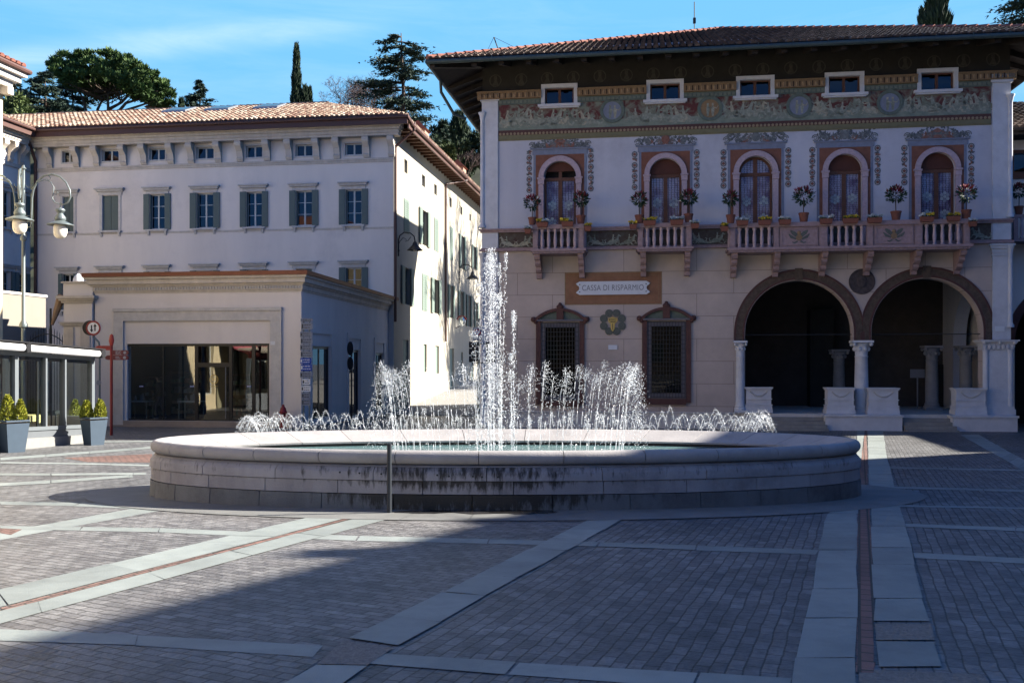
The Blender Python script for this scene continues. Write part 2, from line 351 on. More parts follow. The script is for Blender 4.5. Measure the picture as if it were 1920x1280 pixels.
M['shutter'] = mat('shutter_green', (.12, .16, .145), .6, .06, 6)
M['shutter_pale'] = mat('shutter_pale_green', (.16, .205, .175), .6, .08, 6)
M['frame_white'] = mat('window_frame_white', (.62, .62, .58), .5, .04, 8)
M['wood'] = mat('brown_wood', (.13, .055, .03), .6, .25, 8, .1, 60)
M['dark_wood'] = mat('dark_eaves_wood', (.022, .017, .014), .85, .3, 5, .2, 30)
M['gutter'] = mat('brown_gutter', (.10, .05, .04), .5, .1, 6)
M['gutter_green'] = mat('green_gutter', (.05, .075, .075), .5, .2, 6)
M['iron'] = mat('dark_iron', (.03, .032, .034), .55, .2, 20, metal=.2)
M['black'] = mat('matt_black', (.015, .015, .017), .6, .1, 20)
M['grey_metal'] = mat('grey_metal', (.16, .19, .19), .45, .1, 15, metal=.3)
M['steel'] = mat('steel_grey', (.35, .36, .37), .4, .1, 10, metal=.6)
M['white_metal'] = mat('white_aluminium', (.50, .52, .54), .4, .04, 5)
M['dark_frame'] = mat('dark_anodised', (.02, .02, .022), .4, .1, 10)
M['red'] = mat('red_paint', (.24, .018, .02), .45, .1, 8)
M['dark_red_sign'] = mat('wine_red_sign', (.10, .012, .02), .5, .1, 8)
M['white'] = mat('white_paint', (.78, .78, .78), .5, .03, 8)
M['blue'] = mat('blue_paint', (.02, .06, .35), .5, .1, 8)
M['blue_grey'] = mat('shade_toned_sign', (.24, .26, .31), .6, .08, 8)  # grey lowered to put shadow into the colour of the direction panels
M['gold'] = mat('gold_paint', (.60, .42, .12), .4, .15, 20, metal=.3)
M['green_leafwork'] = mat('grey_green_paint', (.12, .13, .11), .85, .35, 25)
M['glass'] = glass_mat('shop_glass', (.8, .84, .84), 2.1)
M['veranda_glass'] = glass_mat('veranda_glass', (.9, .94, .93), 1.6)
M['window_glass'] = glass_mat('window_glass', (.25, .27, .3), 1.65)
M['dark_room'] = mat('dark_interior', (.03, .03, .032), .9, .2, 2)
M['dim_room'] = mat('dim_interior', (.035, .033, .03), .9, .2, 2)
M['bulb'] = mat('frosted_glass', (.75, .72, .62), .25, .04, 4)
M['copper'] = mat('copper_sheet', (.15, .055, .035), .45, .2, 3, metal=.4)
M['bounce_roof'] = mat('pale_bounce_roof', (.50, .47, .43), .9, .2, 8)  # pale tone chosen so the unseen roof bounces warm light onto the palazzo
M['pot_grey'] = mat('grey_planter', (.05, .075, .105), .5, .06, 5)
M['pot_terracotta'] = mat('terracotta_pot', (.22, .08, .05), .8, .15, 12)
M['bark'] = mat('bark', (.085, .06, .045), .9, .3, 12, .4, 20)
M['twig'] = mat('twig_bark', (.11, .078, .07), .9, .25, 3)
M['olive'] = mat('olive_paint', (.20, .18, .10), .85, .12, 6)
M['gold_paint'] = mat('ochre_paint', (.28, .18, .095), .85, .2, 14)
M['green_paint'] = mat('green_grey_paint', (.14, .17, .14), .85, .2, 8)
M['pale_paint'] = ramp_mat('pale_figure_paint', [(0, (.19, .20, .15)), (.5, (.30, .32, .26)), (1, (.40, .36, .26))], .9, 0, 40)
M['ornament'] = ramp_mat('ornament_paint', [(0, (.10, .11, .115)), (.5, (.21, .22, .21)), (.62, (.24, .11, .08)), (1, (.31, .16, .12))], .9, 0, 40)
M['tile_light'] = ramp_mat('light_roof_tile', [(0, (.16, .085, .06)), (.3, (.27, .165, .115)), (.6, (.36, .265, .19)), (1, (.43, .36, .28))], .85, .2, 20)
M['tile_dark'] = ramp_mat('old_roof_tile', [(0, (.045, .034, .03)), (.4, (.085, .06, .048)), (.8, (.15, .11, .085)), (1, (.22, .17, .135))], .9, .2, 20)
M['tile_red'] = ramp_mat('red_roof_tile', [(0, (.20, .065, .045)), (1, (.30, .13, .09))], .85, .2, 20)
M['lead'] = mat('letter_grey', (.20, .20, .22), .6, .1, 10)
M['plaque'] = mat('white_plaque', (.70, .71, .74), .5, .05, 6)
# ================================================================ GROUND, PAVING, FOUNTAIN
ROW = -70.1          # the rows of setts run along the long bands
M['cobble'] = brick_mat('porphyry_setts', (.134, .130, .130), (.222, .220, .214), (.07, .068, .066), .20, .098, .007, rot=ROW, bump=1.0, rough=.52, dist=.022, dirt=.38, wob=.05)
M['cobble_across'] = brick_mat('porphyry_setts_across', (.155, .146, .142), (.255, .246, .236), (.085, .08, .075), .19, .10, .008, rot=ROW+90+8, bump=1.0, rough=.5, dist=.022, dirt=.38, wob=.06)
M['slab'] = mat('grey_stone_slab', (.272, .297, .278), .6, .16, 1.8, .22, 90, rnd=.13, stain=.38)
M['red_sett'] = brick_mat('red_setts', (.20, .115, .095), (.27, .15, .12), (.07, .06, .05), .2, .1, .012, rot=ROW, bump=.8, rough=.7, dist=.02)
M['concrete'] = mat('rough_concrete', (.22, .21, .19), .9, .3, 30, .6, 60)
M['asphalt'] = mat('street_asphalt', (.30, .29, .27), .9, .12, 2, .2, 90, stain=.15)
g = MB()
ys = [-150, -60, -20, 0, 10, 20, 30, 40, 50, 60, 80]
xs = [-300, -80, -40, -20, -10, 0, 10, 20, 40, 80, 300]
for a, b in zip(xs, xs[1:]):
    for c, d in zip(ys, ys[1:]): g.poly([(a, c, gz(c)), (b, c, gz(c)), (b, d, gz(d)), (a, d, gz(d))])
    g.poly([(a, 80, gz(80)), (b, 80, gz(80)), (b, 1500, gz(80)), (a, 1500, gz(80))])
ground = g.build('piazza_ground', M['cobble'], norm=False); ground['kind'] = 'structure'

def lerp(a, b, t): return tuple(x+(y-x)*t for x, y in zip(a, b))
def along(pts, t):                    # pts on the ground, t 0..1 by length
    L = [sqrt((b[0]-a[0])**2+(b[1]-a[1])**2) for a, b in zip(pts, pts[1:])]; tot = sum(L); d = t*tot
    for i, l in enumerate(L):
        if d <= l or i == len(L)-1: return lerp(pts[i], pts[i+1], d/l if l else 0)
        d -= l
def band(mb, A, B, slab, lift=.004, gap=.012, jit=.25):
    A = [G(*p) for p in A]; B = [G(*p) for p in B]
    tot = sum(sqrt((b[0]-a[0])**2+(b[1]-a[1])**2) for a, b in zip(A, A[1:]))
    t = 0
    while t < tot-.05:
        l = slab*random.uniform(1-jit, 1+jit); e = min(tot, t+l)
        q = [along(A, t/tot), along(A, (e-gap)/tot), along(B, (e-gap)/tot), along(B, t/tot)]
        z = lift+random.uniform(0, .003)
        j_ = lambda: random.uniform(-.012, .012); q = [(x+j_(), y+j_()) for x, y in q]; mb.poly([(x, y, gz(y)+z) for x, y in q]); t = e
sl = MB()
band(sl, [(1607, 800.5), (1607, 905), (1549, 968), (1474, 1340)], [(1622, 800.5), (1609, 905), (1607.5, 968), (1606, 1340)], 1.0, .008)
band(sl, [(1626, 800.5), (1628, 860), (1633, 965), (1640, 1166)], [(1654, 800.5), (1664, 860), (1692, 965), (1741, 1166)], 1.25, .008)
band(sl, [(1645, 1204), (1652, 1252)], [(1752, 1204), (1765, 1252)], 1.6, .008)
band(sl, [(1107, 973), (655, 1198)], [(1168, 973), (742, 1213)], .78, .008)
band(sl, [(590, 1248), (480, 1310)], [(690, 1250), (600, 1310)], .9, .008)
band(sl, [(0, 986), (280, 989), (600, 1003), (940, 1011), (1100, 1016), (1536, 1031)], [(0, 992), (280, 997), (600, 1012), (940, 1020), (1100, 1024), (1532, 1040)], 1.3)
band(sl, [(-60, 1177), (300, 1193), (609, 1211)], [(-60, 1200), (300, 1212), (590, 1232)], 1.5)
band(sl, [(701, 1225), (965, 1241), (1215, 1257), (1485, 1272)], [(680, 1243), (950, 1264), (1200, 1282), (1478, 1299)], 1.1)
band(sl, [(590, 968), (0, 1106), (-80, 1126)], [(678, 964), (0, 1139), (-80, 1160)], 1.5, .008)
band(sl, [(694, 965), (0, 1147), (-80, 1168)], [(748, 968), (0, 1170), (-80, 1194)], 1.5, .008)
band(sl, [(250, 953), (0, 999), (-80, 1012)], [(330, 952), (0, 1012), (-80, 1028)], 1.4)
band(sl, [(0, 940), (150, 942), (280, 948)], [(0, 946), (150, 949), (250, 954)], 1.3)
band(sl, [(-40, 908), (160, 897), (250, 890)], [(-40, 914), (160, 902), (250, 894.5)], 1.3)
band(sl, [(-40, 887), (140, 888), (275, 886)], [(-40, 891), (140, 892), (275, 890)], 1.3)
band(sl, [(0, 866), (150, 868), (280, 871)], [(0, 868.5), (150, 870.5), (280, 874)], 1.3)
band(sl, [(0, 858), (280, 838), (330, 832)], [(0, 863), (280, 842), (330, 836)], 1.3)
band(sl, [(140, 828), (290, 826), (420, 822)], [(140, 830), (290, 828), (420, 824)], 1.3)
band(sl, [(1697, 982), (1960, 991)], [(1700, 988), (1960, 998)], 1.3)
band(sl, [(1712, 1036), (1960, 1049)], [(1715, 1046), (1960, 1059)], 1.3)
band(sl, [(1668, 875), (1960, 881)], [(1669, 878), (1960, 884)], 1.3)
band(sl, [(1675, 912), (1960, 919)], [(1677, 916), (1960, 923)], 1.3)
band(sl, [(1685, 947), (1960, 952)], [(1686, 950), (1960, 955)], 1.3)
band(sl, [(1800, 815), (1960, 905)], [(1835, 815), (1960, 885)], 1.3)
sl.build('stone_pavement', M['slab'], norm=False)['kind'] = 'structure'
rs = MB()
band(rs, [(1622.5, 800.5), (1610, 905), (1608, 968), (1606.5, 1262)], [(1625.5, 800.5), (1627, 905), (1632, 968), (1640, 1262)], 3, .006, .0)
band(rs, [(680, 964), (0, 1140), (-80, 1161)], [(692, 964.5), (0, 1146), (-80, 1167)], 3, .006, .0)
for q in ([(1460, 850), (1000, 1)],):
    pass
band(rs, [(120, 858), (285, 851)], [(165, 866), (285, 867)], 3, .003, 0)
band(rs, [(0, 990), (40, 993)], [(0, 1000), (20, 1003)], 3, .003, 0)
rs.build('red_pavement', M['red_sett'], norm=False)['kind'] = 'structure'
pn = MB()
pn.poly([(x, y, gz(y)+.002) for x, y in [G(*p) for p in ((-300, 1290), (520, 1290), (648, 1205), (1138, 970), (700, 960), (300, 945), (0, 945), (-300, 950))]])
pn.build('sett_ground', M['cobble_across'], norm=False)['kind'] = 'structure'
cc = MB()
band(cc, [(1640, 1170), (1644, 1200)], [(1743, 1170), (1751, 1200)], 3, .007, 0)
band(cc, [(640, 1202), (592, 1245)], [(735, 1216), (690, 1247)], 3, .007, 0)
band(cc, [(1608, 1256), (1608, 1330)], [(1840, 1266), (1900, 1330)], 3, .007, 0)
cc.build('concrete_pavement', M['concrete'], norm=False)['kind'] = 'structure'

# ---- fountain
FX, FY, FA, FB = -.10, 15.15, 5.55, 2.15
def ell(off, th): return (FX+(FA+off)*cos(th), FY+(FB+off)*sin(th))
wk = MB()
nseg = 46
for i in range(nseg):
    a = 2*pi*i/nseg; b = 2*pi*(i+1)/nseg-.0012; q = []
    for k in range(4): q.append(a+(b-a)*k/3)
    for k in range(3):
        p = [ell(-.05, q[k]), ell(-.05, q[k+1]), ell(.95, q[k+1]), ell(.95, q[k])]
        wk.poly([(x, y, gz(y)+.012) for x, y in p], (i*7 % 11)/11)
wk.build('fountain_path', mat('ring_stone', (.20, .20, .19), .65, .16, 1.6, .22, 90, rnd=.04, stain=.4), norm=False)['kind'] = 'structure'
ftn = thing('fountain', 'oval stone fountain basin with rounded rim in the middle of the square', 'fountain', (FX, FY, gz(FY)))
fz = -gz(FY)                                        # local z of world z = 0
M['ftn_stone'] = mat('fountain_stone', (.40, .375, .36), .72, .14, 2.5, .22, 40, rnd=.05, stain=.3)
M['ftn_stain'] = mat('fountain_stained_stone', (.33, .31, .30), .75, .2, 2.2, .3, 40, rnd=.09, stain=.6, streak=True)
M['ftn_base'] = mat('fountain_damp_base', (.15, .16, .165), .6, .3, 1.6, .35, 40, rnd=.14, stain=.75, streak=True)
def drips(m, ztop, hgt, k=1.0):          # dark water marks running down from a joint, strongest where the basin leaks
    N, L = nodes(m); b = N['Principled BSDF']; src = b.inputs['Base Color'].links[0].from_socket
    t = N.new('ShaderNodeTexCoord'); sp = N.new('ShaderNodeSeparateXYZ'); L.new(t.outputs['Object'], sp.inputs[0])
    mp = N.new('ShaderNodeMapping'); mp.inputs['Scale'].default_value = (13, 2, 3.0); L.new(t.outputs['Object'], mp.inputs[0])
    n = N.new('ShaderNodeTexNoise'); n.inputs['Scale'].default_value = 1; n.inputs['Detail'].default_value = 5; n.inputs['Roughness'].default_value = .7; L.new(mp.outputs[0], n.inputs['Vector'])
    mk_ = N.new('ShaderNodeMath'); mk_.operation = 'ADD'; mk_.inputs[1].default_value = .55; L.new(sp.outputs[0], mk_.inputs[0])
    ab_ = N.new('ShaderNodeMath'); ab_.operation = 'ABSOLUTE'; L.new(mk_.outputs[0], ab_.inputs[0])
    mr = N.new('ShaderNodeMapRange'); mr.interpolation_type = 'SMOOTHSTEP'; mr.inputs[1].default_value = 2.6; mr.inputs[2].default_value = .3; mr.inputs[3].default_value = -.10; mr.inputs[4].default_value = .24*k; L.new(ab_.outputs[0], mr.inputs[0])
    zf = N.new('ShaderNodeMapRange'); zf.inputs[1].default_value = ztop-hgt; zf.inputs[2].default_value = ztop; zf.inputs[3].default_value = -.16; zf.inputs[4].default_value = .12; L.new(sp.outputs[2], zf.inputs[0])
    a1 = N.new('ShaderNodeMath'); a1.operation = 'ADD'; L.new(n.outputs['Fac'], a1.inputs[0]); L.new(mr.outputs[0], a1.inputs[1]); a2 = N.new('ShaderNodeMath'); a2.operation = 'ADD'; L.new(a1.outputs[0], a2.inputs[0]); L.new(zf.outputs[0], a2.inputs[1])
    r = N.new('ShaderNodeValToRGB'); r.color_ramp.elements[0].position = .56; r.color_ramp.elements[1].position = .74; r.color_ramp.elements[0].color = (0, 0, 0, 1); r.color_ramp.elements[1].color = (.92, .92, .92, 1); L.new(a2.outputs[0], r.inputs[0])
    x = N.new('ShaderNodeMixRGB'); x.inputs[2].default_value = (.022, .02, .016, 1); L.new(r.outputs[0], x.inputs[0]); L.new(src, x.inputs[1]); L.new(x.outputs[0], b.inputs['Base Color'])
    return m
def stain_mat(name, ztop, hgt, k=1.0): return drips(mat(name, (.36, .34, .34), .75, .2, 2.2, .3, 40, rnd=.05, stain=.5, streak=True), ztop+fz, hgt, k)
def fring(name, prof, nblock, m, phase=0, gap=.011, sub=8, smooth=True):
    mb = MB()
    for i in range(nblock):
        a = 2*pi*(i+phase)/nblock; b = 2*pi*(i+1+phase)/nblock
        mid = (a+b)/2; rr = sqrt((FA*sin(mid))**2+(FB*cos(mid))**2); b -= gap/rr
        r = random.random(); rows = []
        for k in range(sub+1):
            th = a+(b-a)*k/sub
            rows.append([mb.pt((ell(o, th)[0]-FX, ell(o, th)[1]-FY, (z if z is not None else gz(ell(o, th)[1])-.03)+fz)) for o, z in prof])
        for c, d in zip(rows, rows[1:]):
            for k in range(len(prof)-1): mb.face([c[k], d[k], d[k+1], c[k+1]], r)
        mb.face(rows[0][::-1], r); mb.face(rows[-1], r)
    o = mb.build(name, m, ftn); shade_auto(o, 40) if smooth else None
    return o
lip = [(-.50, .33), (-.62, .33), (-.62, .36)]+[(-.40, .425), (-.2, .49), (-.13, .513)]
for k in range(9):
    t = pi/2-pi*k/8; lip.append((-.095+.095*cos(t), .428+.095*sin(t)))
lip += [(-.16, .333), (-.3, .333)]
# the blocks are longer at the ends of the oval: fine for the eye, they follow the curve
fring('rim', lip, 30, M['ftn_stone'], .2)
fring('moulding', [(-.5, .333), (-.13, .333), (-.07, .315), (-.055, .30), (-.055, .295), (-.3, .295)], 30, M['ftn_stain'], .2, .004)
fring('frieze_course', [(-.5, .294), (-.06, .294), (-.045, .285), (0, .235), (.004, .228), (.004, .117), (-.5, .117)], 22, stain_mat('frieze_stone', .21, .2, .25), .35)
fring('lower_course', [(-.5, .108), (-.012, .108), (-.012, -.066), (-.5, -.066)], 28, stain_mat('course_stone', .108, .17, .7), .1)
fring('plinth', [(-.5, -.076), (.0, -.076), (.0, -.079), (.012, None), (-.5, None)], 32, drips(M['ftn_base'], -.07+fz, .3, 1.3), .6)
core = MB()
rows = [[core.pt((ell(o, 2*pi*k/96)[0]-FX, ell(o, 2*pi*k/96)[1]-FY, z+fz)) for k in range(96)] for o, z in ((-.12, -.6), (-.12, .32), (-.6, .32), (-.6, -.1))]
for a, b in zip(rows, rows[1:]):
    for k in range(96): core.face([a[k], a[(k+1) % 96], b[(k+1) % 96], b[k]])
core.build('core', mat('mortar_core', (.05, .045, .04), .95), ftn)
pl = MB()
for px, py in [(634, 887), (672, 888), (714, 889), (820, 890), (842, 892), (887, 892), (904, 893), (934, 893)]:
    Y = 13.05; x, y, z = P(px, py, Y)
    # sits on the face of the frieze course
    ex = (x-FX)/(FA+.004); yy = FY-(FB+.004)*sqrt(max(0, 1-ex*ex))
    pl.lathe([(.02, 0), (.022, .006), (.0, .012)], 0, 0, 0, 8, caps=False) if False else pl.ball((x-FX, yy-FY, z+fz), .014, 8, 1, .5, 1)
pl.build('metal_plug', M['iron'], ftn)
wm = mat('wet_stone', (.045, .042, .042), .18, .3, 3, .15, 60, spec=.5)
pz_ = MB()
for cx_, cy_, rx_, ry_ in ((905, 958, 120, 6.5), (980, 961, 70, 4.5), (800, 961, 60, 3)):
    pz_.poly([(x, y, gz(y)+.0165) for x, y in [G(cx_+rx_*cos(2*pi*k/28)*random.uniform(.8, 1.15), cy_+ry_*sin(2*pi*k/28)*random.uniform(.75, 1.2)) for k in range(28)]])
pz_.build('puddle_water', wm, norm=False)['kind'] = 'structure'
def disc_ell(name, cx, cy, a, b, z, m, n=96):
    mb = MB(); mb.poly([(cx+a*cos(2*pi*k/n), cy+b*sin(2*pi*k/n), z) for k in range(n)]); o = mb.build(name, m, norm=False); o['kind'] = 'structure'; return o
def water_mat():
    m = bpy.data.materials.new('pool_water'); m.use_nodes = True; N, L = nodes(m); b = N['Principled BSDF']
    b.inputs['Base Color'].default_value = (.16, .27, .27, 1); b.inputs['Roughness'].default_value = .04; b.inputs['IOR'].default_value = 1.33; b.inputs['Specular IOR Level'].default_value = .6
    t = N.new('ShaderNodeTexCoord'); n = N.new('ShaderNodeTexNoise'); n.inputs['Scale'].default_value = 9; n.inputs['Detail'].default_value = 5; L.new(t.outputs['Object'], n.inputs['Vector'])
    bb = N.new('ShaderNodeBump'); bb.inputs['Strength'].default_value = .5; bb.inputs['Distance'].default_value = .05; L.new(n.outputs['Fac'], bb.inputs['Height']); L.new(bb.outputs[0], b.inputs['Normal'])
    return m
M['pool'] = water_mat()
disc_ell('water', FX, FY, FA-.58, FB-.58, .285, M['pool'])
# ---- rear pool, lower, behind the oval basin
RX, RY, RA, RB = -.1, 19.75, 6.05, 1.75
rp_ = thing('jet_pool', 'low stone pool edge behind the oval fountain from which the small jets rise', 'pool', (RX, RY, gz(RY)))
mb = MB(); n = 96
prof = [(.12, -.7), (.12, -.04), (.10, -.02), (-.12, -.02), (-.14, -.04), (-.14, -.4)]
rows = [[mb.pt(((RA+o)*cos(2*pi*k/n), (RB+o)*sin(2*pi*k/n), z-gz(RY))) for k in range(n)] for o, z in prof]
for a, b in zip(rows, rows[1:]):
    for k in range(n): mb.face([a[k], a[(k+1) % n], b[(k+1) % n], b[k]], .5)
mb.build('pool_rim', M['ftn_stone'], rp_)
disc_ell('water', RX, RY, RA-.1, RB-.1, -.1, M['pool'])

# ---- water jets
def spray_mat():
    m = bpy.data.materials.new('water_spray'); m.use_nodes = True; N, L = nodes(m)
    for x in list(N): N.remove(x)
    o = N.new('ShaderNodeOutputMaterial'); d = N.new('ShaderNodeBsdfDiffuse'); d.inputs[0].default_value = (.88, .9, .93, 1)
    t = N.new('ShaderNodeBsdfTranslucent'); t.inputs[0].default_value = (.88, .91, .95, 1); a = N.new('ShaderNodeMixShader'); a.inputs[0].default_value = .5
    g = N.new('ShaderNodeBsdfGlossy'); g.inputs['Roughness'].default_value = .2; b = N.new('ShaderNodeMixShader'); b.inputs[0].default_value = .2
    tr = N.new('ShaderNodeBsdfTransparent'); c = N.new('ShaderNodeMixShader')
    at = N.new('ShaderNodeAttribute'); at.attribute_name = 'rnd'; mr = N.new('ShaderNodeMapRange'); mr.inputs[3].default_value = .62; mr.inputs[4].default_value = .08; L.new(at.outputs['Fac'], mr.inputs[0])
    L.new(d.outputs[0], a.inputs[1]); L.new(t.outputs[0], a.inputs[2]); L.new(a.outputs[0], b.inputs[1]); L.new(g.outputs[0], b.inputs[2])
    L.new(mr.outputs[0], c.inputs[0]); L.new(b.outputs[0], c.inputs[1]); L.new(tr.outputs[0], c.inputs[2]); L.new(c.outputs[0], o.inputs[0])
    return m
M['spray'] = spray_mat()
def drop(mb, c, r, st=1): mb.rv = random.random(); mb.octa(c, r, st); mb.rv = None
def jet_mesh(name, h, out, nd, seed, fall=0.0, spread=.035, size=(.005, .011), solid=.45):
    random.seed(seed); mb = MB(); gr = 9.81; vz = sqrt(2*gr*h); T = vz/gr; T2 = T+sqrt(2*(h-fall)/gr); vx = out/T2
    f = lambda t: (vx*t, 0, vz*t-.5*gr*t*t)
    k = 0.0; end = T2*solid                                         # broken thin stream
    while k < end:
        e = min(end, k+random.uniform(.02, .07))
        pts = [f(k+(e-k)*i/3) for i in range(4)]; mb.rv = random.random(); mb.tube(pts, random.uniform(.0025, .0048), 5); mb.rv = None
        k = e+random.uniform(.004, .02)
    for i in range(nd):
        t = T2*(.25+.75*random.random()**.8); x, y, z = f(t); s = spread*(.25+t/T2)
        drop(mb, (x+random.gauss(0, s), random.gauss(0, s), z+random.gauss(0, s*1.2)), random.uniform(*size), random.uniform(1, 1.7))
    return mb.mesh(name, M['spray'], True)
crown = [jet_mesh('crown_jet', random.uniform(1.12, 1.36), random.uniform(.3, .5), 170, 10+i, -.0, .05, (.0026, .0072), .5) for i in range(6)]
small = [jet_mesh('small_jet', random.uniform(.66, .80), random.uniform(.5, .75), 80, 40+i, 0, .026, (.0028, .0068), .8) for i in range(6)]
random.seed(21)
NCR = 58
for i in range(NCR):
    th = 2*pi*(i+random.uniform(-.25, .25))/NCR; o = mk('water_jet', crown[(i*7) % 6])
    x, y = -.05+1.80*cos(th), FY+.78*sin(th); o.location = (x, y, .285); o.rotation_euler = (0, 0, atan2(sin(th)*1.0, cos(th)*1.2)+random.uniform(-.2, .2))
    k = random.uniform(.93, 1.06); o.scale = (1, 1, k)
    tag(o, 'fine white water jet in the tall ring round the central plume', 'water jet', 'tall ring of jets in the fountain')
NSM = 140
for i in range(NSM):
    th = 2*pi*i/NSM; o = mk('water_jet', small[(i*5) % 6]); wob = random.uniform(-.02, .02)
    x, y = RX+5.02*cos(th+wob), RY+1.05*sin(th+wob); o.location = (x, y, -.1); o.rotation_euler = (0, 0, atan2(sin(th)*1.0, cos(th)*.9))
    k = random.uniform(.86, 1.08); o.scale = (random.uniform(.9, 1.1), random.uniform(.8, 1.2), k)
    tag(o, 'short arching water jet in the low wide ring behind the basin', 'water jet', 'low ring of jets behind the fountain')
def plume(name, label, px, ptop, Y, streams, nd, seed, mist=.05, clump=1.0):
    # several broken streams of different height, thinning upwards, with drops falling back wider than they rose
    random.seed(seed); x, y, zt = P(px, ptop, Y); zb = .285; H = zt-zb; mb = MB()
    for dx, dy, hk in streams:
        h = H*hk; k = 0; lean = random.gauss(0, .012)
        while k < h*.9:
            e = k+random.uniform(.04, .2); q = [(dx+lean*(k+(e-k)*j/3)+random.gauss(0, .004), dy+random.gauss(0, .004), k+(e-k)*j/3) for j in range(4)]
            mb.rv = random.random(); mb.tube(q, random.uniform(.0035, .007)*(1-.4*k/h), 5); mb.rv = None; k = e+random.uniform(.01, .10)*(.4+k/h)
        for i in range(nd):
            u = random.random(); z = h*u**.8; sp = mist*(1.15-.75*u)
            if random.random() < .30*clump: z = h*(1-abs(random.gauss(0, .05))); sp = mist*.45
            drop(mb, (dx+lean*z+random.gauss(0, sp), dy+random.gauss(0, sp), z), random.uniform(.0028, .0085), random.uniform(1, 2.4))
    o = mb.build(name, M['spray'], None, True); o.location = (x, y, zb)
    tag(o, label, 'water jet')
random.seed(77)
plume('water_plume', 'widest and tallest plume of white water in the fountain', 913, 466, 15.0, [(random.gauss(0, .075), random.gauss(0, .07), k) for k in (1, .99, .96, .93, .9, .84, .78, .7, .6, .52)], 300, 1, .085)
plume('water_plume', 'tall narrow water plume between the widest plume and the short one', 938, 474, 15.3, [(0, 0, 1), (.03, .02, .95), (-.02, .03, .8)], 230, 2, .035)
plume('water_plume', 'shortest clumped water plume of the centre group', 962, 582, 15.1, [(0, 0, 1), (.02, 0, .97), (-.02, .02, .7)], 230, 3, .045, 1.6)
plume('water_plume', 'thin tall water thread rising close beside the widest plume', 926, 486, 14.9, [(0, 0, 1), (.01, 0, .85)], 200, 4, .05)
# ---- thin pole standing in front of the basin
x, y, zt = P(730, 833, 12.78)
pb = MB(); pb.tube([(0, 0, -.02), (0, 0, zt-gz(y))], .031, 14); pb.tube([(0, 0, zt-gz(y)), (0, 0, zt-gz(y)+.012)], .033, 14)
o = pb.build('metal_post', mat('post_grey', (.03, .036, .045), .5, .1, 15, metal=.3)); o.location = (x, y, gz(y)); shade_auto(o); tag(o, 'slim grey metal post standing against the front of the fountain', 'post')
# ================================================================ THE PAINTED BANK PALACE
BL = 19.06
B = Fr(-1.13, 36.96, -8.33, gz(36.2)); BZ = B.o[2]
bank = thing('bank_building', 'painted Renaissance palace with arcade, balconies and deep dark eaves', 'building', B.o, B.a)
L = B.loc
def bx(px, py, d=0): return L(px, py, d)[0]
def bz(px, py, d=0): return L(px, py, d)[1]
M['bank_upper'] = mat('bank_lilac_plaster', (.57, .56, .60), .9, .08, .7, .1, 50, stain=.28, streak=True)
M['bank_lower'] = brick_mat('bank_scored_plaster', (.54, .44, .38), (.56, .46, .40), (.32, .25, .21), 2.7, .84, .012, plane='XZ', bump=.25, rough=.9, dist=.01, dirt=.2)
M['fresco'] = None
def fresco_mat():
    m = bpy.data.materials.new('fresco_ground'); m.use_nodes = True; N, Lk = nodes(m); b = N['Principled BSDF']; b.inputs['Roughness'].default_value = .9
    t = N.new('ShaderNodeTexCoord'); n = N.new('ShaderNodeTexNoise'); n.inputs['Scale'].default_value = 2.6; n.inputs['Detail'].default_value = 7; n.inputs['Distortion'].default_value = 1.3; Lk.new(t.outputs['Object'], n.inputs['Vector'])
    r = N.new('ShaderNodeValToRGB'); e = r.color_ramp.elements; e[0].position = .42; e[0].color = (.125, .036, .034, 1); e[1].position = .62; e[1].color = (.22, .24, .18, 1)
    Lk.new(n.outputs['Fac'], r.inputs[0]); Lk.new(r.outputs[0], b.inputs['Base Color']); return m
M['fresco'] = fresco_mat()
M['sea_paint'] = mat('green_sea_paint', (.16, .20, .16), .9, .3, 4, col2=(.30, .33, .25))
zcol = bz(1615, 638, .25); zfl = bz(1500, 775, 0)
ztop = bz(935, 110)                        # top of wall under the eaves
zbelt_t = bz(918, 430); zbelt_b = bz(918, 472)
# arches
A1 = (bx(1397, 640, .0), bx(1600, 640, .0)); A2 = (bx(1634, 640, .0), bx(1843, 640, .0))
z_a1 = bz(1500, 525); z_a2 = bz(1738, 521); zs = bz(1615, 638)
r1 = (A1[1]-A1[0])/2; r2 = (A2[1]-A2[0])/2; zs1 = z_a1-r1; zs2 = z_a2-r2
# barred windows (stone opening)
WIN = [(bx(1022, 700), bx(1079, 700), bz(1050, 742), bz(1050, 612)), (bx(1221, 700), bx(1278, 700), bz(1250, 738), bz(1250, 610))]
lw = MB()
hs = [(A1[0], A2[1], -1, zs), (A1[0], A1[1], zs-.01, z_a1), (A2[0], A2[1], zs-.01, z_a2)]+WIN
lw.holes(0, BL, -.4, zbelt_b, hs, 0, .55)
for (xa, xb), r_, zz, za in ((A1, r1, zs1, z_a1), (A2, r2, zs2, z_a2)):
    lw.arch_fill((xa+xb)/2, r_, zz, za, 0, .55)
lw.build('lower_wall', M['bank_lower'], bank)
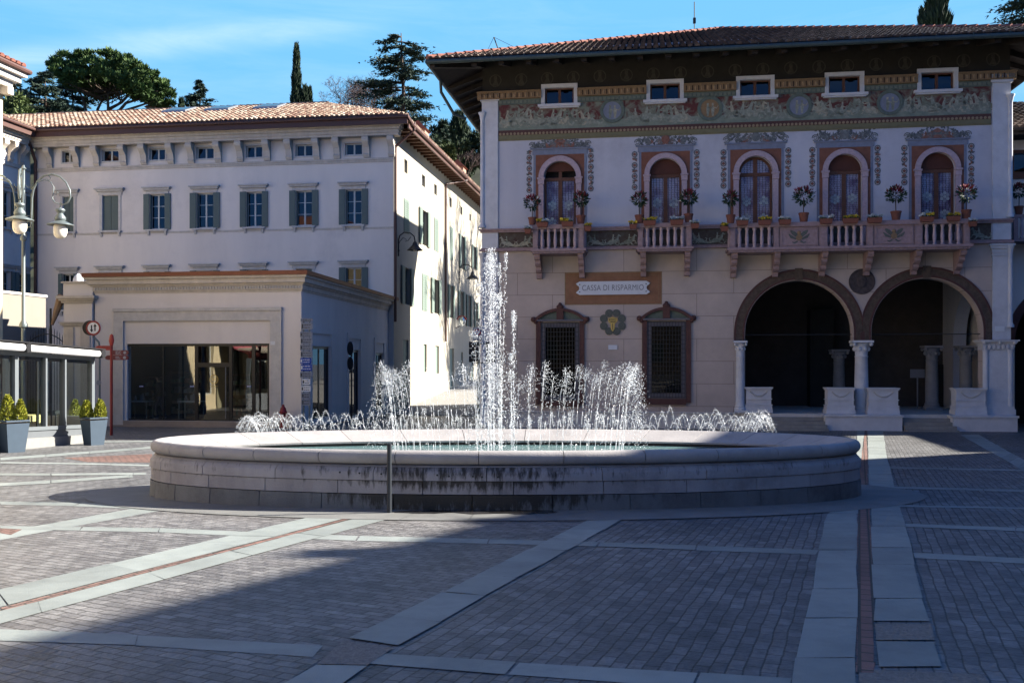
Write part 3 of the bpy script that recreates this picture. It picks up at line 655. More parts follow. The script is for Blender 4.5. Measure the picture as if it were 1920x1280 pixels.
# upper wall with five arched openings and five attic windows
W5 = [(1010, 1090, 290, 333), (1208, 1288, 284, 327), (1375, 1459, 281, 324), (1542, 1626, 276, 320), (1715, 1801, 270, 317)]
AT = [(1015, 1083, 158, 203), (1212, 1282, 150, 195), (1380, 1452, 143, 188), (1546, 1620, 136, 183), (1719, 1796, 129, 177)]
wins = []
for p0, p1, pt, ps in W5:
    x0, x1 = bx(p0, ps), bx(p1, ps); xc = (x0+x1)/2; R1 = (x1-x0)/2; R0 = R1*.76; zsp = bz((p0+p1)/2, ps); zt = zsp+R0
    wins.append((xc, R0, R1, zsp, zt))
zdoor = zbelt_b+.12
uh = [(xc-R0, xc+R0, zdoor, zt) for xc, R0, R1, zsp, zt in wins]
ah = []
for p0, p1, pt, pb in AT:
    ah.append((bx(p0, pt)+.14, bx(p1, pt)-.14, bz((p0+p1)/2, pb)+.16, bz((p0+p1)/2, pt)-.14))
uw = MB(); uw.holes(0, BL, zbelt_b+.001, ztop+.3, uh+ah, .003, .5)
for xc, R0, R1, zsp, zt in wins: uw.arch_fill(xc, R0, zsp, zt, .003, .5)
uw.build('upper_wall', M['bank_upper'], bank)
# other walls, back and sides (the right side has an arched opening into the loggia)
DEP = 19.5
ow = MB()
ow.box(0, .5, .55, DEP, -.4, ztop+.3); ow.box(0, BL, DEP-.5, DEP, -.4, ztop+.3)
zr = zs+1.9
ow.xf = lambda a, d, z: (BL-d, a, z)
ow.holes(.55, DEP, -.4, ztop+.3, [(1.0, 4.8, -1, zr)], .002, .5); ow.arch_fill(2.9, 1.9, zs, zr, .002, .5); ow.xf = None
ow.build('side_wall', M['bank_upper'], bank)
# loggia inside: back wall, left wall, ceiling, floor
lg = MB()
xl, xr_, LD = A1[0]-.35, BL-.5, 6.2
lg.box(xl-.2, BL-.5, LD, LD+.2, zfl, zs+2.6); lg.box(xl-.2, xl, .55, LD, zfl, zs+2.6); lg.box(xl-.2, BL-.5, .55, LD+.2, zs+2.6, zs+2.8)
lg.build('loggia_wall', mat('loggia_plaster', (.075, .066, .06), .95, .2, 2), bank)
fl = MB(); fl.box(A1[0]-.3, BL-.002, -.1, LD, -.4, zfl); fl.build('loggia_floor', M['pale_stone'], bank)
# inner columns and details of the loggia
def column(parent, x, y, z0, z1, rad, m, half=False):
    sh = MB(); H = z1-z0; cap = min(.62, H*.24)
    sh.box(x-rad*1.32, x+rad*1.32, y-rad*1.32, y+rad*1.32, z0, z0+.09)
    sh.lathe([(rad*1.3, .09), (rad*1.34, .13), (rad*1.25, .17), (rad*1.12, .19), (rad*1.16, .22), (rad*1.1, .26), (rad*1.0, .29), (rad*1.0, H*.4), (rad*.90, H-cap), (rad*.97, H-cap+.02), (rad*.97, H-cap+.05), (rad*.88, H-cap+.06)], x, y, z0, 20)
    o = sh.build('column', m, parent); shade_auto(o, 50)
    cb = MB(); zc = z0+H-cap+.06; ch = cap-.06
    cb.lathe([(rad*.88, 0), (rad*.95, ch*.35), (rad*1.15, ch*.65), (rad*1.36, ch*.80), (rad*1.2, ch*.84)], x, y, zc, 20)
    for k in range(8):
        a = 2*pi*k/8+pi/8; cb.ball((x+rad*1.02*cos(a), y+rad*1.02*sin(a), zc+ch*.45), rad*.28, 6, 1, 1, 1.3)
    for sx in (-1, 1):
        for sy in (-1, 1): cb.ball((x+sx*rad*1.18, y+sy*rad*1.18, zc+ch*.74), rad*.30, 8)
    cb.box(x-rad*1.5, x+rad*1.5, y-rad*1.5, y+rad*1.5, zc+ch*.85, zc+ch)
    k = cb.build('capital', m, o); shade_auto(k, 50)
    return o
zpl = zfl+.02
column(bank, bx(1615, 640, .27), .27, zfl, zs, .245, M['white_stone'])
column(bank, bx(1388, 640, -.1), -.02, zfl+.021, zs, .165, M['white_stone'])
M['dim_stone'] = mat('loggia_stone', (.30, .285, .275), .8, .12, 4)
for px, d in ((1573, 4.6), (1747, 3.4), (1811, 3.4)):
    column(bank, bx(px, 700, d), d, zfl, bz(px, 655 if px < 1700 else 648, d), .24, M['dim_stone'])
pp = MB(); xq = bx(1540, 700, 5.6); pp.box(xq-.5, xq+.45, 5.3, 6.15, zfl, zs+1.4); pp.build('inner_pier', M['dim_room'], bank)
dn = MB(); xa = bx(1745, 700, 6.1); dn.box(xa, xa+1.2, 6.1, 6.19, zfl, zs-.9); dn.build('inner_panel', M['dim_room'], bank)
sgn = MB(); xa = bx(1720, 700, 5.0); sgn.box(xa-.28, xa+.28, 4.96, 5.0, bz(1720, 708, 5), bz(1720, 692, 5)); sgn.tube([(xa, 4.98, zfl), (xa, 4.98, bz(1720, 707, 5))], .03)
so_ = sgn.build('information_stand', M['blue_grey']); so_.location = B.o; so_.rotation_euler = (0, 0, B.a); tag(so_, 'small white notice stand inside the shadowy arcade', 'sign')  # white board coloured grey so it reads as shaded
tr_ = MB(); zz = bz(1500, 627, .1); tr_.tube([(A1[0], .3, zz), (A2[1], .3, zz)], .018, 6); tr_.build('tie_rod', M['iron'], bank)
# painted arch bands
ab = MB(); xm = (A1[1]+A2[0])/2
for (xa, xb), r_, zz in ((A1, r1, zs1), (A2, r2, zs2)):
    lo = -1e9 if xa == A1[0] else xm; hi = xm if xa == A1[0] else bx(1863, 640)
    xc = (xa+xb)/2; bw = .40
    ab.ring(xc, zz, r_+.02, r_+.09, -.035, .1, 40, 0, pi, lo, hi); ab.ring(xc, zz, r_+bw-.07, r_+bw, -.035, .1, 40, 0, pi, lo, hi)
    for xe, sg in ((xa, -1), (xb, 1)):
        e = max(min(xe+sg*bw, hi), lo)
        ab.box(xe+sg*.02, xe+sg*.09, -.035, .1, zs, zz-.001); ab.box(e-sg*.07, e, -.035, .1, zs, zz-.001)
ab.build('arch_moulding', M['dark_red'], bank)
ab = MB()
for (xa, xb), r_, zz in ((A1, r1, zs1), (A2, r2, zs2)):
    lo = -1e9 if xa == A1[0] else xm; hi = xm if xa == A1[0] else bx(1863, 640); xc = (xa+xb)/2
    ab.ring(xc, zz, r_+.091, r_+.329, -.015, .09, 40, 0, pi, lo, hi)
    for xe, sg in ((xa, -1), (xb, 1)):
        e = max(min(xe+sg*.40, hi), lo); ab.box(xe+sg*.091, e-sg*.071, -.015, .09, zs, zz-.001)
    ab.box(xc-.14, xc+.14, -.06, .08, zz+r_+.0, zz+r_+.43)
ab.build('arch_band', mat('arch_band_paint', (.105, .075, .055), .85, .35, 7), bank)
md = MB(); mx_, mz_ = bx(1616, 528), bz(1616, 528); rm = bx(1641, 528)-mx_
md.disc(mx_, mz_, rm, -.02, .05, 32); md.ring(mx_, mz_, rm*.86, rm*.99, -.04, -.021, 32); md.ball((mx_, -.02, mz_), rm*.5, 12, .8, .25, 1); md.build('roundel', mat('roundel_paint', (.075, .06, .06), .85, .4, 9), bank)
# benches / parapets between the columns, plinths and steps
def parapet(x0, x1, y0, y1, z0, z1):
    mb = MB(); h = z1-z0
    for a, b, o in ((0, .16, .05), (.16, .30, .03), (.30, .33, .045), (.33, .52, .0), (.52, .56, .03), (.56, .9, .0), (.9, .95, .03), (.95, 1, .06)):
        mb.box(x0-o, x1+o, y0-o, y1+o, z0+a*h, z0+b*h-.001)
    o = mb.build('parapet', M['white_stone'], bank)
    gl = MB(); xc = (x0+x1)/2; wd = (x1-x0)*.32; zc = z0+.83*h
    for k in range(15):
        t = -1+2*k/14; gl.ball((xc+wd*t, y0-.012, zc-.17*h*(1-t*t)), .03, 6)
    gl.build('carved_garland', M['pale_stone'], o)
    return o
pd = .55
zp = bz(1620, 727, -pd)
for a, b in ((1548, 1692), (1788, 1908)):
    pl_ = MB(); x0, x1 = bx(a, 790, -.75), bx(b, 790, -.75)
    pl_.box(x0, min(x1, BL+.35), -.75, .56, -.4, zfl-.06); pl_.box(x0-.04, min(x1, BL+.35)+.04, -.79, .56, zfl-.06, zfl+.015)
    pl_.build('plinth', M['white_stone'], bank)
parapet(bx(1552, 750, -.4), bx(1601, 750, -.4), -.4, .2, zfl+.016, zp); parapet(bx(1629, 750, -.4), bx(1684, 750, -.4), -.4, .2, zfl+.016, zp)
parapet(bx(1399, 750, -.1), bx(1446, 750, -.1), -.1, .3, zfl+.016, zp); parapet(bx(1793, 750, -.4), bx(1848, 750, -.4), -.4, .2, zfl+.016, zp)
M['step'] = mat('step_stone', (.30, .28, .25), .85, .2, 3, .2, 40, stain=.3)
for a, b in ((1449, 1548), (1692, 1788)):
    stp = MB(); x0, x1 = bx(a, 790, -.5)-(.0 if a > 1500 else .1), bx(b, 790, -.5)
    for k in range(4):
        zt_ = zfl-(k+1)*(zfl+.0)/5; stp.box(x0+.005, x1-.005, -.1-(k+1)*.27, -.1-k*.27, -.4, zt_)
    stp.build('steps', M['step'], bank)
bp = MB(); bp.box(.25, A1[0]-.02, -.10, -.004, -.4, zfl-.03); bp.box(.25, A1[0]-.02, -.13, -.004, zfl-.029, zfl+.02); bp.build('base_course', M['pale_stone'], bank)
# corner pilasters
for side in (0, 1):
    x0, x1 = (-.02, bx(934, 300)) if side == 0 else (bx(1860, 300), BL+.02)
    pz = bz(918, 190) if side == 0 else bz(1880, 155)
    pm = MB(); pm.box(x0, x1, -.06, .3, -.35 if side == 0 else zs+.02, zbelt_b-.002); pm.box(x0, x1, -.06, .3, zbelt_t+.002, pz-.01); pm.box(x0, x1, -.06, .3, zbelt_b+.1, zbelt_t-.1)
    for a, b, o in ((0, .10, .06), (.11, .2, .10)): pm.box(x0-o, x1+o, -.06-o, .32, pz+a*1.4-.01, pz+b*1.4-.012)
    po = pm.build('corner_pilaster', M['white_stone'], bank)
    cxp = x0+.02 if side == 0 else x1-.02
    for za, zb in ((zbelt_t+.05, pz-.45), (zs+.45 if side else .1, zbelt_b-.05)):
        cm = MB(); cm.lathe([(.13, 0), (.13, .08), (.10, .12), (.085, .18), (.08, zb-za-.32), (.085, zb-za-.28), (.12, zb-za-.1), (.16, zb-za-.03), (.16, zb-za)], cxp, -.05, za, 12)
        shade_auto(cm.build('colonnette', M['white_stone'], po), 45)
    dt = MB()
    for k in range(9):
        x = x0+.05+k*(x1-x0-.1)/8.0; dt.box(x-.02, x+.02, -.066, -.061, pz+.03, pz+.11)
    dt.build('dentil', M['iron'], po)
# right pier of the arcade with its big capital
rpz = MB(); x0, x1 = bx(1845, 700, -.06), BL+.04
rpz.box(x0, x1, -.14, .55, zfl+.016, zs-.35)
for a, b, o in ((0, .2, .09), (.2, .27, .06), (.27, .33, .03)): rpz.box(x0-o, x1+o, -.14-o, .56, zfl+.016+a, zfl+.016+b-.001)
rpz.lathe([(.13, 0), (.13, .1), (.10, .2), (.10, zs-.35-zfl-.1), (.12, zs-.35-zfl)], x0+.04, -.10, zfl, 14); rpz.lathe([(.13, 0), (.13, .1), (.10, .2), (.10, zs-.35-zfl-.1), (.12, zs-.35-zfl)], x1-.06, -.10, zfl, 14)
rp0 = rpz.build('arcade_pier', M['white_stone'], bank)
cp = MB()
for a, b, o in ((-.35, -.30, .03), (-.30, -.2, .02), (-.2, -.1, .07), (-.1, -.05, .14), (-.049, 0, .19)): cp.box(x0-o, x1+o, -.14-o, .56, zs+a, zs+b-.001)
for k in range(7):
    x = x0+k*(x1-x0)/6; cp.ball((x, -.18, zs-.22), .08, 8, 1, .6, 1.6)
for x in (x0-.05, x1+.05, (x0+x1)/2): cp.ball((x, -.25, zs-.09), .075, 8)
cp.build('capital', M['white_stone'], rp0)
c2 = MB()
for a, b, o in ((-.42, -.36, .03), (-.30, -.16, .03), (-.16, -.06, .08), (-.06, 0, .12)): c2.box(bx(1860, 300)-o, BL+.02+o, -.06-o, .3, zbelt_b+a-.03, zbelt_b+b-.031)
c2.build('pilaster_capital', M['white_stone'], bank)
nb = MB(); x, z = bx(1875, 616, -.1), bz(1875, 616, -.1); nb.box(x-.16, x+.16, -.085, -.061, z-.09, z+.09); nb.disc(x+.03, z, .045, -.09, -.086, 10); nb.build('number_plate', M['white'], bank)
# belt course between the storeys
bl = MB(); gx0, gx1 = -.03, BL+.03
for a, b, o in ((0, .06, .10), (.06, .14, .05)): bl.box(gx0-o, gx1+o, -.05-o, .004, zbelt_t-b, zbelt_t-a-.001)
for a, b, o in ((0, .05, .03), (.05, .13, .08)): bl.box(gx0-o, gx1+o, -.05-o, .004, zbelt_b+.13-b, zbelt_b+.13-a-.001)
bl.build('belt_moulding', M['pink_marble'], bank)
bf = MB(); bf.box(bx(935, 450), bx(1858, 450), -.012, .0035, zbelt_b+.131, zbelt_t-.141); bf.build('belt_fresco', mat('belt_fresco_paint', (.07, .035, .03), .9, .3, 5, col2=(.13, .12, .09)), bank)
def figure(mb, x, z, h, y, flip=1):              # a loose painted figure of brush strokes
    q = lambda a, b: (x+flip*a*h, z+b*h)
    mb.ribbon([q(-.5, .18), q(-.2, .30), q(.12, .34), q(.3, .5)], [h*.12, h*.34, h*.30, h*.16], y)
    mb.ribbon([q(.28, .42), q(.36, .68), q(.42, .84), q(.58, .74)], [h*.22, h*.15, h*.14, h*.07], y-.001)
    mb.ribbon([q(-.45, .2), q(-.7, .12), q(-.86, .28), q(-.78, .46), q(-.92, .52)], [h*.2, h*.14, h*.09, h*.06, h*.03], y-.001)
    mb.ribbon([q(.22, .38), q(.45, .36), q(.5, .2), q(.6, .16)], [h*.1, h*.08, h*.06, h*.03], y-.0015)
    mb.ribbon([q(.12, .28), q(.22, .1), q(.36, .06)], [h*.12, h*.08, h*.03], y-.0012)
    mb.ribbon([q(-.06, .4), q(-.02, .62), q(.0, .78)], [h*.16, h*.14, h*.06], y-.002)
    mb.ribbon([q(-.0, .78), q(.005, .9)], [h*.1, h*.09], y-.002)
    mb.ribbon([q(-.02, .66), q(.16, .6), q(.26, .7)], [h*.07, h*.05, h*.03], y-.0025)
    for k in range(7):
        a = random.uniform(-.95, .6); b = random.uniform(.0, .25); mb.ribbon([q(a, b), q(a+.1, b+.06), q(a+.2, b+.0)], [h*.02, h*.06, h*.01], y-.0008)
random.seed(5)
hh = (zbelt_t-.15)-(zbelt_b+.14)
for px in (950, 985, 1115, 1150, 1180, 1310, 1345, 1835):
    ff = MB(); figure(ff, bx(px, 450), zbelt_b+.14, hh*.85, -.014, random.choice((1, -1)))
    ff.build('belt_figure', M['pale_paint'], bank, norm=False)
# frieze zone: egg moulding, dentils, painted frieze, tooth band, olive band
fx0, fx1 = bx(935, 220), bx(1858, 190)
ze = [bz(935, p) for p in (176, 188, 198, 246, 255, 265)]
AH2 = [(a-.135, b+.135, c-.165, d+.135) for a, b, c, d in ah]
def bandbox(mb, x0, x1, y0, y1, z0, z1): mb.holes(x0, x1, z0, z1, AH2, y0, y1)
def clear(x, pad=.2): return not any(a-pad < x < b+pad for a, b, c, d in ah)
eg = MB(); bandbox(eg, -.18, BL+.18, -.16, .004, ze[1]+.001, ze[0]); bandbox(eg, -.2, BL+.2, -.2, .004, ze[0]+.001, ze[0]+.05); eg.build('egg_moulding', M['gold_paint'], bank)
e2 = MB(); n = 84
for k in range(n):
    x = .0+(BL)*(k+.5)/n
    if clear(x): e2.ball((x, -.165, (ze[0]+ze[1])/2), .055, 7, .75, .5, 1.5)
e2.build('egg_pattern', mat('egg_paint', (.38, .25, .14), .8, .2, 8), bank)
e3 = MB()
for k in range(n):
    x = BL*k/n+.0
    if clear(x): e3.box(x-.02, x+.02, -.172, -.161, ze[1]+.03, ze[0]-.03)
e3.build('egg_dart', mat('dart_paint', (.06, .035, .025), .9), bank)
d1 = MB(); bandbox(d1, fx0, fx1, -.05, .0035, ze[2]+.001, ze[1]-.001); d1.build('dentil_band', M['green_paint'], bank)
d2 = MB()
for k in range(112):
    x = fx0+(fx1-fx0)*(k+.5)/112; (d2.box if clear(x) else lambda *a: 0)(x-.05, x+.05, -.075, -.051, ze[2]+.05, ze[1]-.06)
d2.build('dentil_moulding', mat('dentil_paint', (.2, .22, .17), .9), bank)
fz_ = MB(); bandbox(fz_, fx0, fx1, -.012, .0036, ze[3]+.3, ze[2]-.001); fz_.build('painted_frieze', M['fresco'], bank)
f2 = MB(); f2.box(fx0, fx1, -.012, .0036, ze[3]+.001, ze[3]+.299); f2.build('painted_sea', M['sea_paint'], bank)
hh = ze[2]-ze[3]
MED = [(1148, 208), (1331, 204), (1498, 199), (1668, 193)]
meds = [(bx(a, b), bz(a, b)) for a, b in MED]
x = fx0+.5; fl_ = 1
for k in range(40):
    x = fx0+.35+k*(fx1-fx0-.6)/39
    if min(abs(x-m[0]) for m in meds) < .55: fl_ = -fl_; continue
    f3 = MB(); figure(f3, x, ze[3]+.02+random.uniform(0, .1), hh*random.uniform(.62, .86), -.014, 1 if (k % 4) < 2 else -1)
    f3.build('painted_figure', M['pale_paint'], bank, norm=False)
for (mx_, mz_), cbg in zip(meds, (1, 0, 1, 1)):
    mm = MB(); mm.ring(mx_, mz_, .37, .46, -.05, -.006, 28); mm.ring(mx_, mz_, .34, .37, -.04, -.006, 28)
    mo = mm.build('medallion', M['green_paint'], bank)
    ms = MB(); ms.disc(mx_, mz_, .345, -.03, -.006, 28); ms.build('medallion_ground', M['grey_blue'] if cbg else M['gold_paint'], mo)
    mf = MB()
    for dx, hgt in ((-.08, .5), (.1, .46)):
        mf.ribbon([(mx_+dx, mz_-.28), (mx_+dx+.01, mz_-.05), (mx_+dx, mz_+.1)], [.06, .12, .07], -.032); mf.ribbon([(mx_+dx, mz_+.11), (mx_+dx, mz_+.2)], [.07, .07], -.033); mf.ribbon([(mx_+dx, mz_+.05), (mx_+dx+.14, mz_+.0), (mx_+dx+.2, mz_+.1)], [.05, .04, .02], -.034)
    mf.build('medallion_figure', M['pale_paint'], mo, norm=False)
t1 = MB(); t1.box(fx0, fx1, -.045, .0037, ze[4]+.001, ze[3]); t1.build('tooth_band', M['dark_red'], bank)
t2 = MB()
for k in range(128):
    x = fx0+(fx1-fx0)*(k+.5)/128; t2.disc(x, ze[4]+.045, .052, -.06, -.046, 8)
t2.build('tooth_row', mat('tooth_paint', (.33, .24, .15), .9, .15, 8), bank)
o1 = MB(); o1.box(fx0, fx1, -.03, .0037, ze[5], ze[4]-.001); o1.box(fx0, fx1, -.045, -.031, ze[5]+.05, ze[5]+.075); o1.build('olive_band', M['olive'], bank)
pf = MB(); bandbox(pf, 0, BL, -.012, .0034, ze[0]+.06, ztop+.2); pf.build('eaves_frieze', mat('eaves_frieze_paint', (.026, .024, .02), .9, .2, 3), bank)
M['portrait'] = mat('portrait_paint', (.055, .05, .04), .9, .25, 8)
for k in range(19):
    pt_ = MB(); x = .5+k*1.0; pt_.ring(x, ze[0]+.5, .2, .24, -.02, -.0125, 16); pt_.ribbon([(x, ze[0]+.32), (x+.01, ze[0]+.5), (x, ze[0]+.56)], [.26, .1, .12], -.018); pt_.ribbon([(x, ze[0]+.55), (x, ze[0]+.68)], [.13, .12], -.019)
    pt_.build('painted_portrait', M['portrait'], bank, norm=False)
# attic windows
for (x0, x1, z0, z1) in ah:
    wf = MB(); wf.holes(x0-.14, x1+.14, z0-.02, z1+.14, [(x0, x1, z0, z1)], -.07, -.004); wf.box(x0-.26, x1+.26, -.17, -.004, z0-.12, z0-.021); wf.box(x0-.2, x1+.2, -.13, -.004, z0-.17, z0-.121)
    wo = wf.build('attic_window', M['white_stone'], bank)
    cs = MB(); xc = (x0+x1)/2; cs.holes(x0+.002, x1-.002, z0+.002, z1-.002, [(x0+.06, xc-.05, z0+.05, z1-.05), (xc+.05, x1-.06, z0+.05, z1-.05)], .10, .16); cs.build('casement', M['wood'], wo)
    pn = MB(); pn.box(x0+.05, x1-.05, .128, .132, z0+.04, z1-.04); pn.build('pane', M['window_glass'], wo)
    rm_ = MB(); rm_.box(x0-.1, x1+.1, .45, .5, z0-.1, z1+.1); rm_.build('dark_room', M['dark_room'], wo)
# arched windows
def glass_bank():
    m = bpy.data.materials.new('leaded_glass'); m.use_nodes = True; N, Lk = nodes(m); b = N['Principled BSDF']; b.inputs['Roughness'].default_value = .18; b.inputs['Specular IOR Level'].default_value = .6
    t = N.new('ShaderNodeTexCoord'); mp = N.new('ShaderNodeMapping'); mp.inputs['Scale'].default_value = (9, .1, 15); Lk.new(t.outputs['Object'], mp.inputs[0])
    v = N.new('ShaderNodeTexVoronoi'); v.feature = 'DISTANCE_TO_EDGE'; v.inputs['Scale'].default_value = 1; v.inputs['Randomness'].default_value = .25; Lk.new(mp.outputs[0], v.inputs['Vector'])
    n = N.new('ShaderNodeTexNoise'); n.inputs['Scale'].default_value = 2.4; n.inputs['Detail'].default_value = 3; Lk.new(t.outputs['Object'], n.inputs['Vector'])
    r0 = N.new('ShaderNodeValToRGB'); e = r0.color_ramp.elements; e[0].position = .36; e[0].color = (.09, .055, .14, 1); e[1].position = .6; e[1].color = (.30, .30, .42, 1); Lk.new(n.outputs['Fac'], r0.inputs[0])
    r = N.new('ShaderNodeValToRGB'); r.color_ramp.elements[0].position = .05; r.color_ramp.elements[1].position = .12; r.color_ramp.elements[0].color = (.02, .02, .03, 1)
    r.color_ramp.elements[1].color = (1, 1, 1, 1); Lk.new(v.outputs['Distance'], r.inputs[0])
    mm = N.new('ShaderNodeMixRGB'); mm.blend_type = 'MULTIPLY'; mm.inputs[0].default_value = 1; Lk.new(r0.outputs[0], mm.inputs[1]); Lk.new(r.outputs[0], mm.inputs[2]); Lk.new(mm.outputs[0], b.inputs['Base Color'])
    bb = N.new('ShaderNodeBump'); bb.inputs['Strength'].default_value = .3; bb.inputs['Distance'].default_value = .02; Lk.new(n.outputs['Fac'], bb.inputs['Height']); Lk.new(bb.outputs[0], b.inputs['Normal'])
    return m
M['leaded'] = glass_bank()
M['rosette'] = ramp_mat('pale_glass', [(0, (.22, .25, .30)), (1, (.42, .47, .44))], .25, 0, 30)
M['blind'] = mat('brown_blind', (.10, .035, .022), .8, .12, 6)
BLIND = [1, 2, 0, 2, 2]
random.seed(9)
for wi, (xc, R0, R1, zsp, zt) in enumerate(wins):
    fr = MB(); bw = R1-R0; zb = zdoor
    fr.ring(xc, zsp, R0, R1, -.10, -.004, 30, 0, pi)
    for s in (-1, 1):
        a, b = sorted((xc+s*R0, xc+s*R1)); fr.box(a, b, -.09, -.004, zb+.3, zsp-.26); fr.box(a-.05, b+.05, -.14, -.004, zsp-.06, zsp-.001); fr.box(a-.02, b+.02, -.11, -.004, zsp-.25, zsp-.061); fr.box(a-.04, b+.04, -.12, -.004, zb, zb+.299)
    wo = fr.build('arched_window', M['pink_arch'], bank)
    pn = MB(); px_ = R1+.11; pz_ = zsp+R1+.06
    pn.holes(xc-px_, xc+px_, zb, pz_, [(xc-R0, xc+R0, zb-1, zt)], -.016, .0025); pn.arch_fill(xc, R0, zsp, zt, -.016, .0025); pn.build('red_panel', M['terracotta'], wo)
    gb = MB(); gb.box(xc-px_-.09, xc-px_-.001, -.022, .0025, zb, pz_); gb.box(xc+px_+.001, xc+px_+.09, -.022, .0025, zb, pz_); gb.box(xc-px_-.13, xc+px_+.13, -.03, .0025, pz_+.001, pz_+.2); gb.box(xc-px_-.2, xc+px_+.2, -.06, .0025, pz_+.201, pz_+.25); gb.build('painted_frame', M['grey_blue'], wo)
    # crest and garlands, painted leaf work
    zc = pz_+.255; W_ = px_+.14; peaked = wi in (0, 4); hf = lambda t: (.13+.42*max(0, 1-abs(t)*1.05)) if peaked else (.20+.20*abs(cos(t*pi)))
    om = MB(); yo = [-.004]
    def stroke(pts, ws, r):
        yo[0] -= .00012
        for m_ in (1, -1): om.ribbon([(xc+m_*(x-xc), z) for x, z in pts], ws, yo[0], r)
    if peaked: om.prism([(xc-W_*.62, zc), (xc+W_*.62, zc), (xc+W_*.28, zc+hf(.3)*.55), (xc, zc+hf(0)*.7), (xc-W_*.28, zc+hf(.3)*.55)], -.004, .001, .8)
    for k in range(70):
        t = random.random(); h = random.uniform(0, hf(t)*.95); x = xc+t*W_*.95; a = random.uniform(-.6, 2.6); l = random.uniform(.07, .15); red = t < .55 and h < hf(t)*.55 and random.random() < .5
        stroke([(x, zc+h), (x+l*.5*cos(a), zc+h+l*.5*abs(sin(a))), (x+l*cos(a+.8), zc+h+l*abs(sin(a+.8)))], [.03, .085, .015], random.uniform(.6, 1) if red else random.uniform(0, .5))
    for t, rr_ in ((.25, .11), (.62, .10), (1.0, .12)):
        x = xc+t*W_; z = zc+rr_
        for q in range(2): stroke([(x+rr_*(1-.5*q)*cos(a_*.7), z+rr_*(1-.5*q)*sin(a_*.7)) for a_ in range(9)], [.035]*9, .3+.15*q)
    if not peaked: om.disc(xc, zc+.2, .16, -.03, .001, 14)
    om.build('painted_crest', M['ornament'], wo, norm=False); om = MB(); om2 = MB()
    def stroke(pts, ws, r):
        yo[0] -= .00012; om.ribbon(pts, ws, yo[0], r); om2.ribbon([(2*xc-x, z) for x, z in pts], ws, yo[0], r)
    for s_ in (1,):
        z = zsp-.55; n_ = 0; xg = xc+px_+.25
        while z < pz_+.05:
            if n_ % 2 == 0:
                stroke([(xg+.095*cos(a_*.785), z+.1+.10*sin(a_*.785)) for a_ in range(9)], [.04]*9, .25); stroke([(xg-.055, z+.1), (xg, z+.1), (xg+.055, z+.1)], [.05, .12, .05], random.uniform(.6, .95)); z += .24
            else:
                for q in range(7): a = random.uniform(0, 6.28); stroke([(xg, z+.07), (xg+.055*cos(a), z+.07+.05*sin(a)), (xg+.12*cos(a+.5), z+.07+.09*sin(a+.5))], [.03, .07, .015], random.uniform(0, .5) if q < 5 else .8)
                z += .17
            n_ += 1
    om.build('painted_garland', M['ornament'], wo, norm=False); om2.build('painted_garland', M['ornament'], wo, norm=False)
    cs = MB(); y0, y1 = .16, .24; ztr = zsp-.1
    cs.box(xc-R0+.001, xc-R0+.09, y0, y1, zb, zsp); cs.box(xc+R0-.09, xc+R0-.001, y0, y1, zb, zsp); cs.box(xc-.075, xc+.075, y0-.01, y1, zb, ztr-.001 if BLIND[wi] else zt-.05); cs.box(xc-R0+.001, xc+R0-.001, y0-.015, y1, ztr, ztr+.12)
    if not BLIND[wi]: cs.ring(xc, zsp, R0-.09, R0-.001, y0, y1, 24, 0, pi)
    if BLIND[wi] == 1: cs.box(xc-.06, xc+.06, y0-.01, y1, ztr+.12, zsp+.25)
    cs.build('window_frame', M['wood'], wo)
    gl = MB(); zgt = zsp if BLIND[wi] == 2 else zt; gl.box(xc-R0+.02, xc+R0-.02, .20, .205, zb, zsp)
    if not BLIND[wi]: gl.prism([(xc+(R0-.02)*cos(pi*k/20), zsp+.001+(R0-.02)*sin(pi*k/20)) for k in range(21)], .20, .205)
    gl.build('leaded_pane', M['leaded'], wo)
    if BLIND[wi]:
        bb_ = MB(); zq = zsp+.25 if BLIND[wi] == 1 else ztr+.125; hw = sqrt(max(0, R0*R0-max(0, zq-zsp)**2)); a0 = math.asin(max(0, zq-zsp)/R0)
        pts = [(xc+(R0-.005)*cos(a0+(pi-2*a0)*k/20), max(zq, zsp+(R0-.005)*sin(a0+(pi-2*a0)*k/20))) for k in range(21)]
        if BLIND[wi] == 2: pts = [(xc+R0-.005, zq), *pts, (xc-R0+.005, zq)]
        bb_.prism(pts, .12, .15); bb_.build('blind', M['blind'], wo)
    cw = (R0-.16)/2+.03
    for s in (-1, 1):
        for zz in ((zb+.98, zb+1.62) if True else ()):
            if wi == 3 and zz < zb+1.2: continue
            ro = MB(); x0 = xc+s*(cw+.055); rr = .068
            for k in range(7):
                dx, dz = (0, 0) if k == 6 else (rr*1.75*cos(k*pi/3+pi/6), rr*1.95*sin(k*pi/3+pi/6))
                ro.prism([(x0+dx+rr*.92*cos(j*pi/3), zz+dz+rr*.98*sin(j*pi/3)) for j in range(6)], .193, .1995)
            ro.build('glass_rosette', M['rosette'], wo)
    dr = MB(); dr.box(xc-R0-.1, xc+R0+.1, .44, .49, zb-.2, zt+.1); dr.build('dark_room', M['dark_room'], wo)
